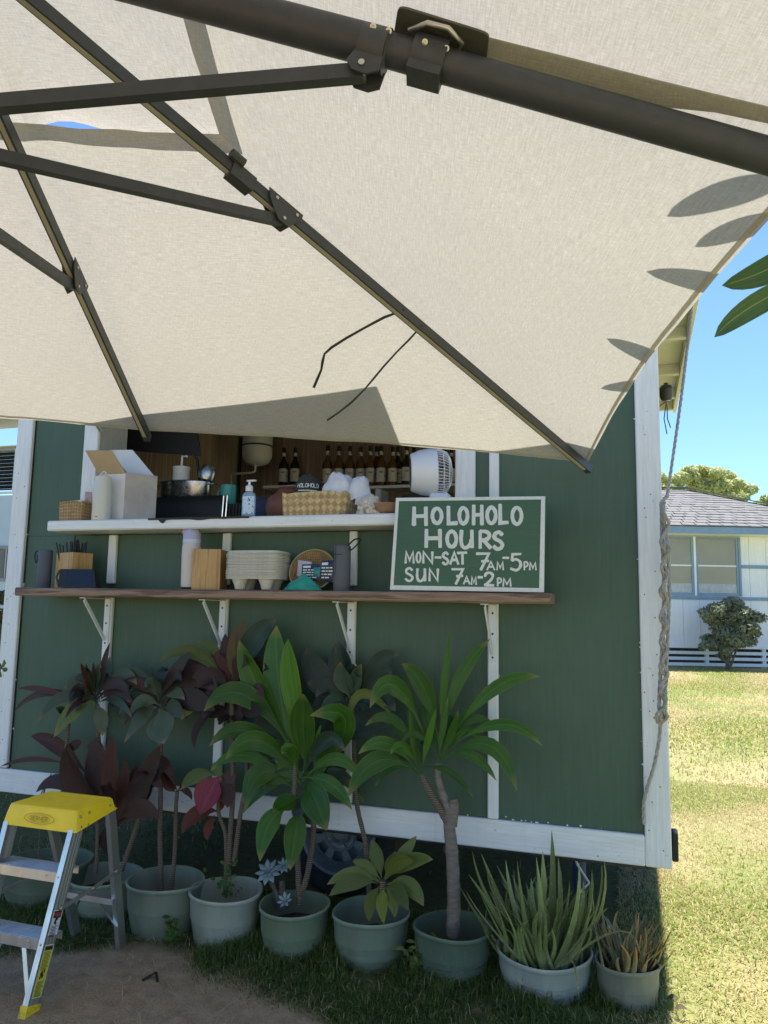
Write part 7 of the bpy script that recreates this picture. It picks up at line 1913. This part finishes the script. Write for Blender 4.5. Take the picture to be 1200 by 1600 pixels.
# uncut grass round the pots
P = scatter(190000, -3.3, .12, 2.0, 3.3); P = P[P[:, 0] < rs.uniform(-.08, .12, len(P))]; e = np.array([dirt_edge(x, y) for x, y in P[:, :2]]); keep = (e > rs.uniform(-.03, .10, len(P))) & inpot(P); P = P[keep]; e = e[keep]
clump = np.array([noise.noise(V((x * 5, y * 5, 3))) for x, y in P[:, :2]])
keep = rs.uniform(size=len(P)) < np.clip(.55 + clump, .12, 1); P = P[keep]; e = e[keep]; clump = clump[keep]
near = np.exp(-((P[:, 1] - 2.73) / .15) ** 2); n_ = len(P)
h_ = (.030 + .070 * near * np.clip(.6 + clump, .2, 1.3)) * rs.uniform(.5, 1.3, n_) * np.clip(e * 4 + .35, .3, 1)
blades('uncut_grass', P, h_, rs.uniform(.0010, .0019, n_), pal(n_, (.080, .150, .032), (.40, .33, .17), ps=.10), 1.0, rs)
# lawn to the right and under the trailer
P = scatter(130000, -.1, 1.9, 2.3, 6.5); q_ = np.array([noise.noise(V((x * 1.3, y * .9, 31))) - .9 * math.exp(-((x - .5) / .35) ** 2 - ((y - 4.5) / .35) ** 2) for x, y in P[:, :2]]); P = P[rs.uniform(size=len(P)) < np.clip(.85 + q_ * 1.4, .30, 1)]; n_ = len(P); d_ = np.array([noise.noise(V((x * 1.1, y * .8, 7))) for x, y in P[:, :2]])
cols = pal(n_, (.26, .34, .06), (.52, .44, .21), .42); dm = (d_ + rs.uniform(-.13, .13, n_)) > .06; cols[dm] = (np.array((.52, .44, .21)) * rs.uniform(.75, 1.25, (n_, 1)))[dm]
blades('lawn_grass', P, .030 * rs.uniform(.4, 1.3, n_), rs.uniform(.0012, .0024, n_), cols, 1.5, rs)
P = scatter(190000, .2, 6, 6.5, 22); P = P[(P[:, 0] < .3 + P[:, 1] * .20)]; q_ = np.array([noise.noise(V((x * .5, y * .35, 31))) for x, y in P[:, :2]]); P = P[rs.uniform(size=len(P)) < np.clip(.8 + q_ * 1.4, .35, 1)]; n_ = len(P); d_ = np.array([noise.noise(V((x * .5, y * .35, 7))) for x, y in P[:, :2]])
cols = pal(n_, (.27, .35, .06), (.52, .44, .21), .42); dm = (d_ + rs.uniform(-.13, .13, n_)) > .03; cols[dm] = (np.array((.52, .44, .21)) * rs.uniform(.75, 1.25, (n_, 1)))[dm]
blades('far_lawn_grass', P, .045 * rs.uniform(.4, 1.4, n_), rs.uniform(.003, .006, n_), cols, 1.3, rs)
P = scatter(16000, -6.0, -.1, 3.3, 6.5); n_ = len(P); keep = (P[:, 0] < -2.1) | (rs.uniform(size=n_) < .12); P = P[keep]; n_ = len(P)
blades('sparse_grass', P, .05 * rs.uniform(.4, 1.4, n_), rs.uniform(.0014, .0026, n_), pal(n_, ps=.2), 1.0, rs)
# straw and clippings lying on the dirt
P = scatter(2600, -2.6, -.2, 1.8, 2.75); e = np.array([dirt_edge(x, y) for x, y in P[:, :2]]); P = P[e < .12]; n_ = len(P); P[:, 2] = .012
blades('straw_litter', P, rs.uniform(.015, .06, n_), rs.uniform(.0006, .0011, n_), pal(n_, (.30, .22, .12), (.48, .40, .26), .5), 2.6, rs)
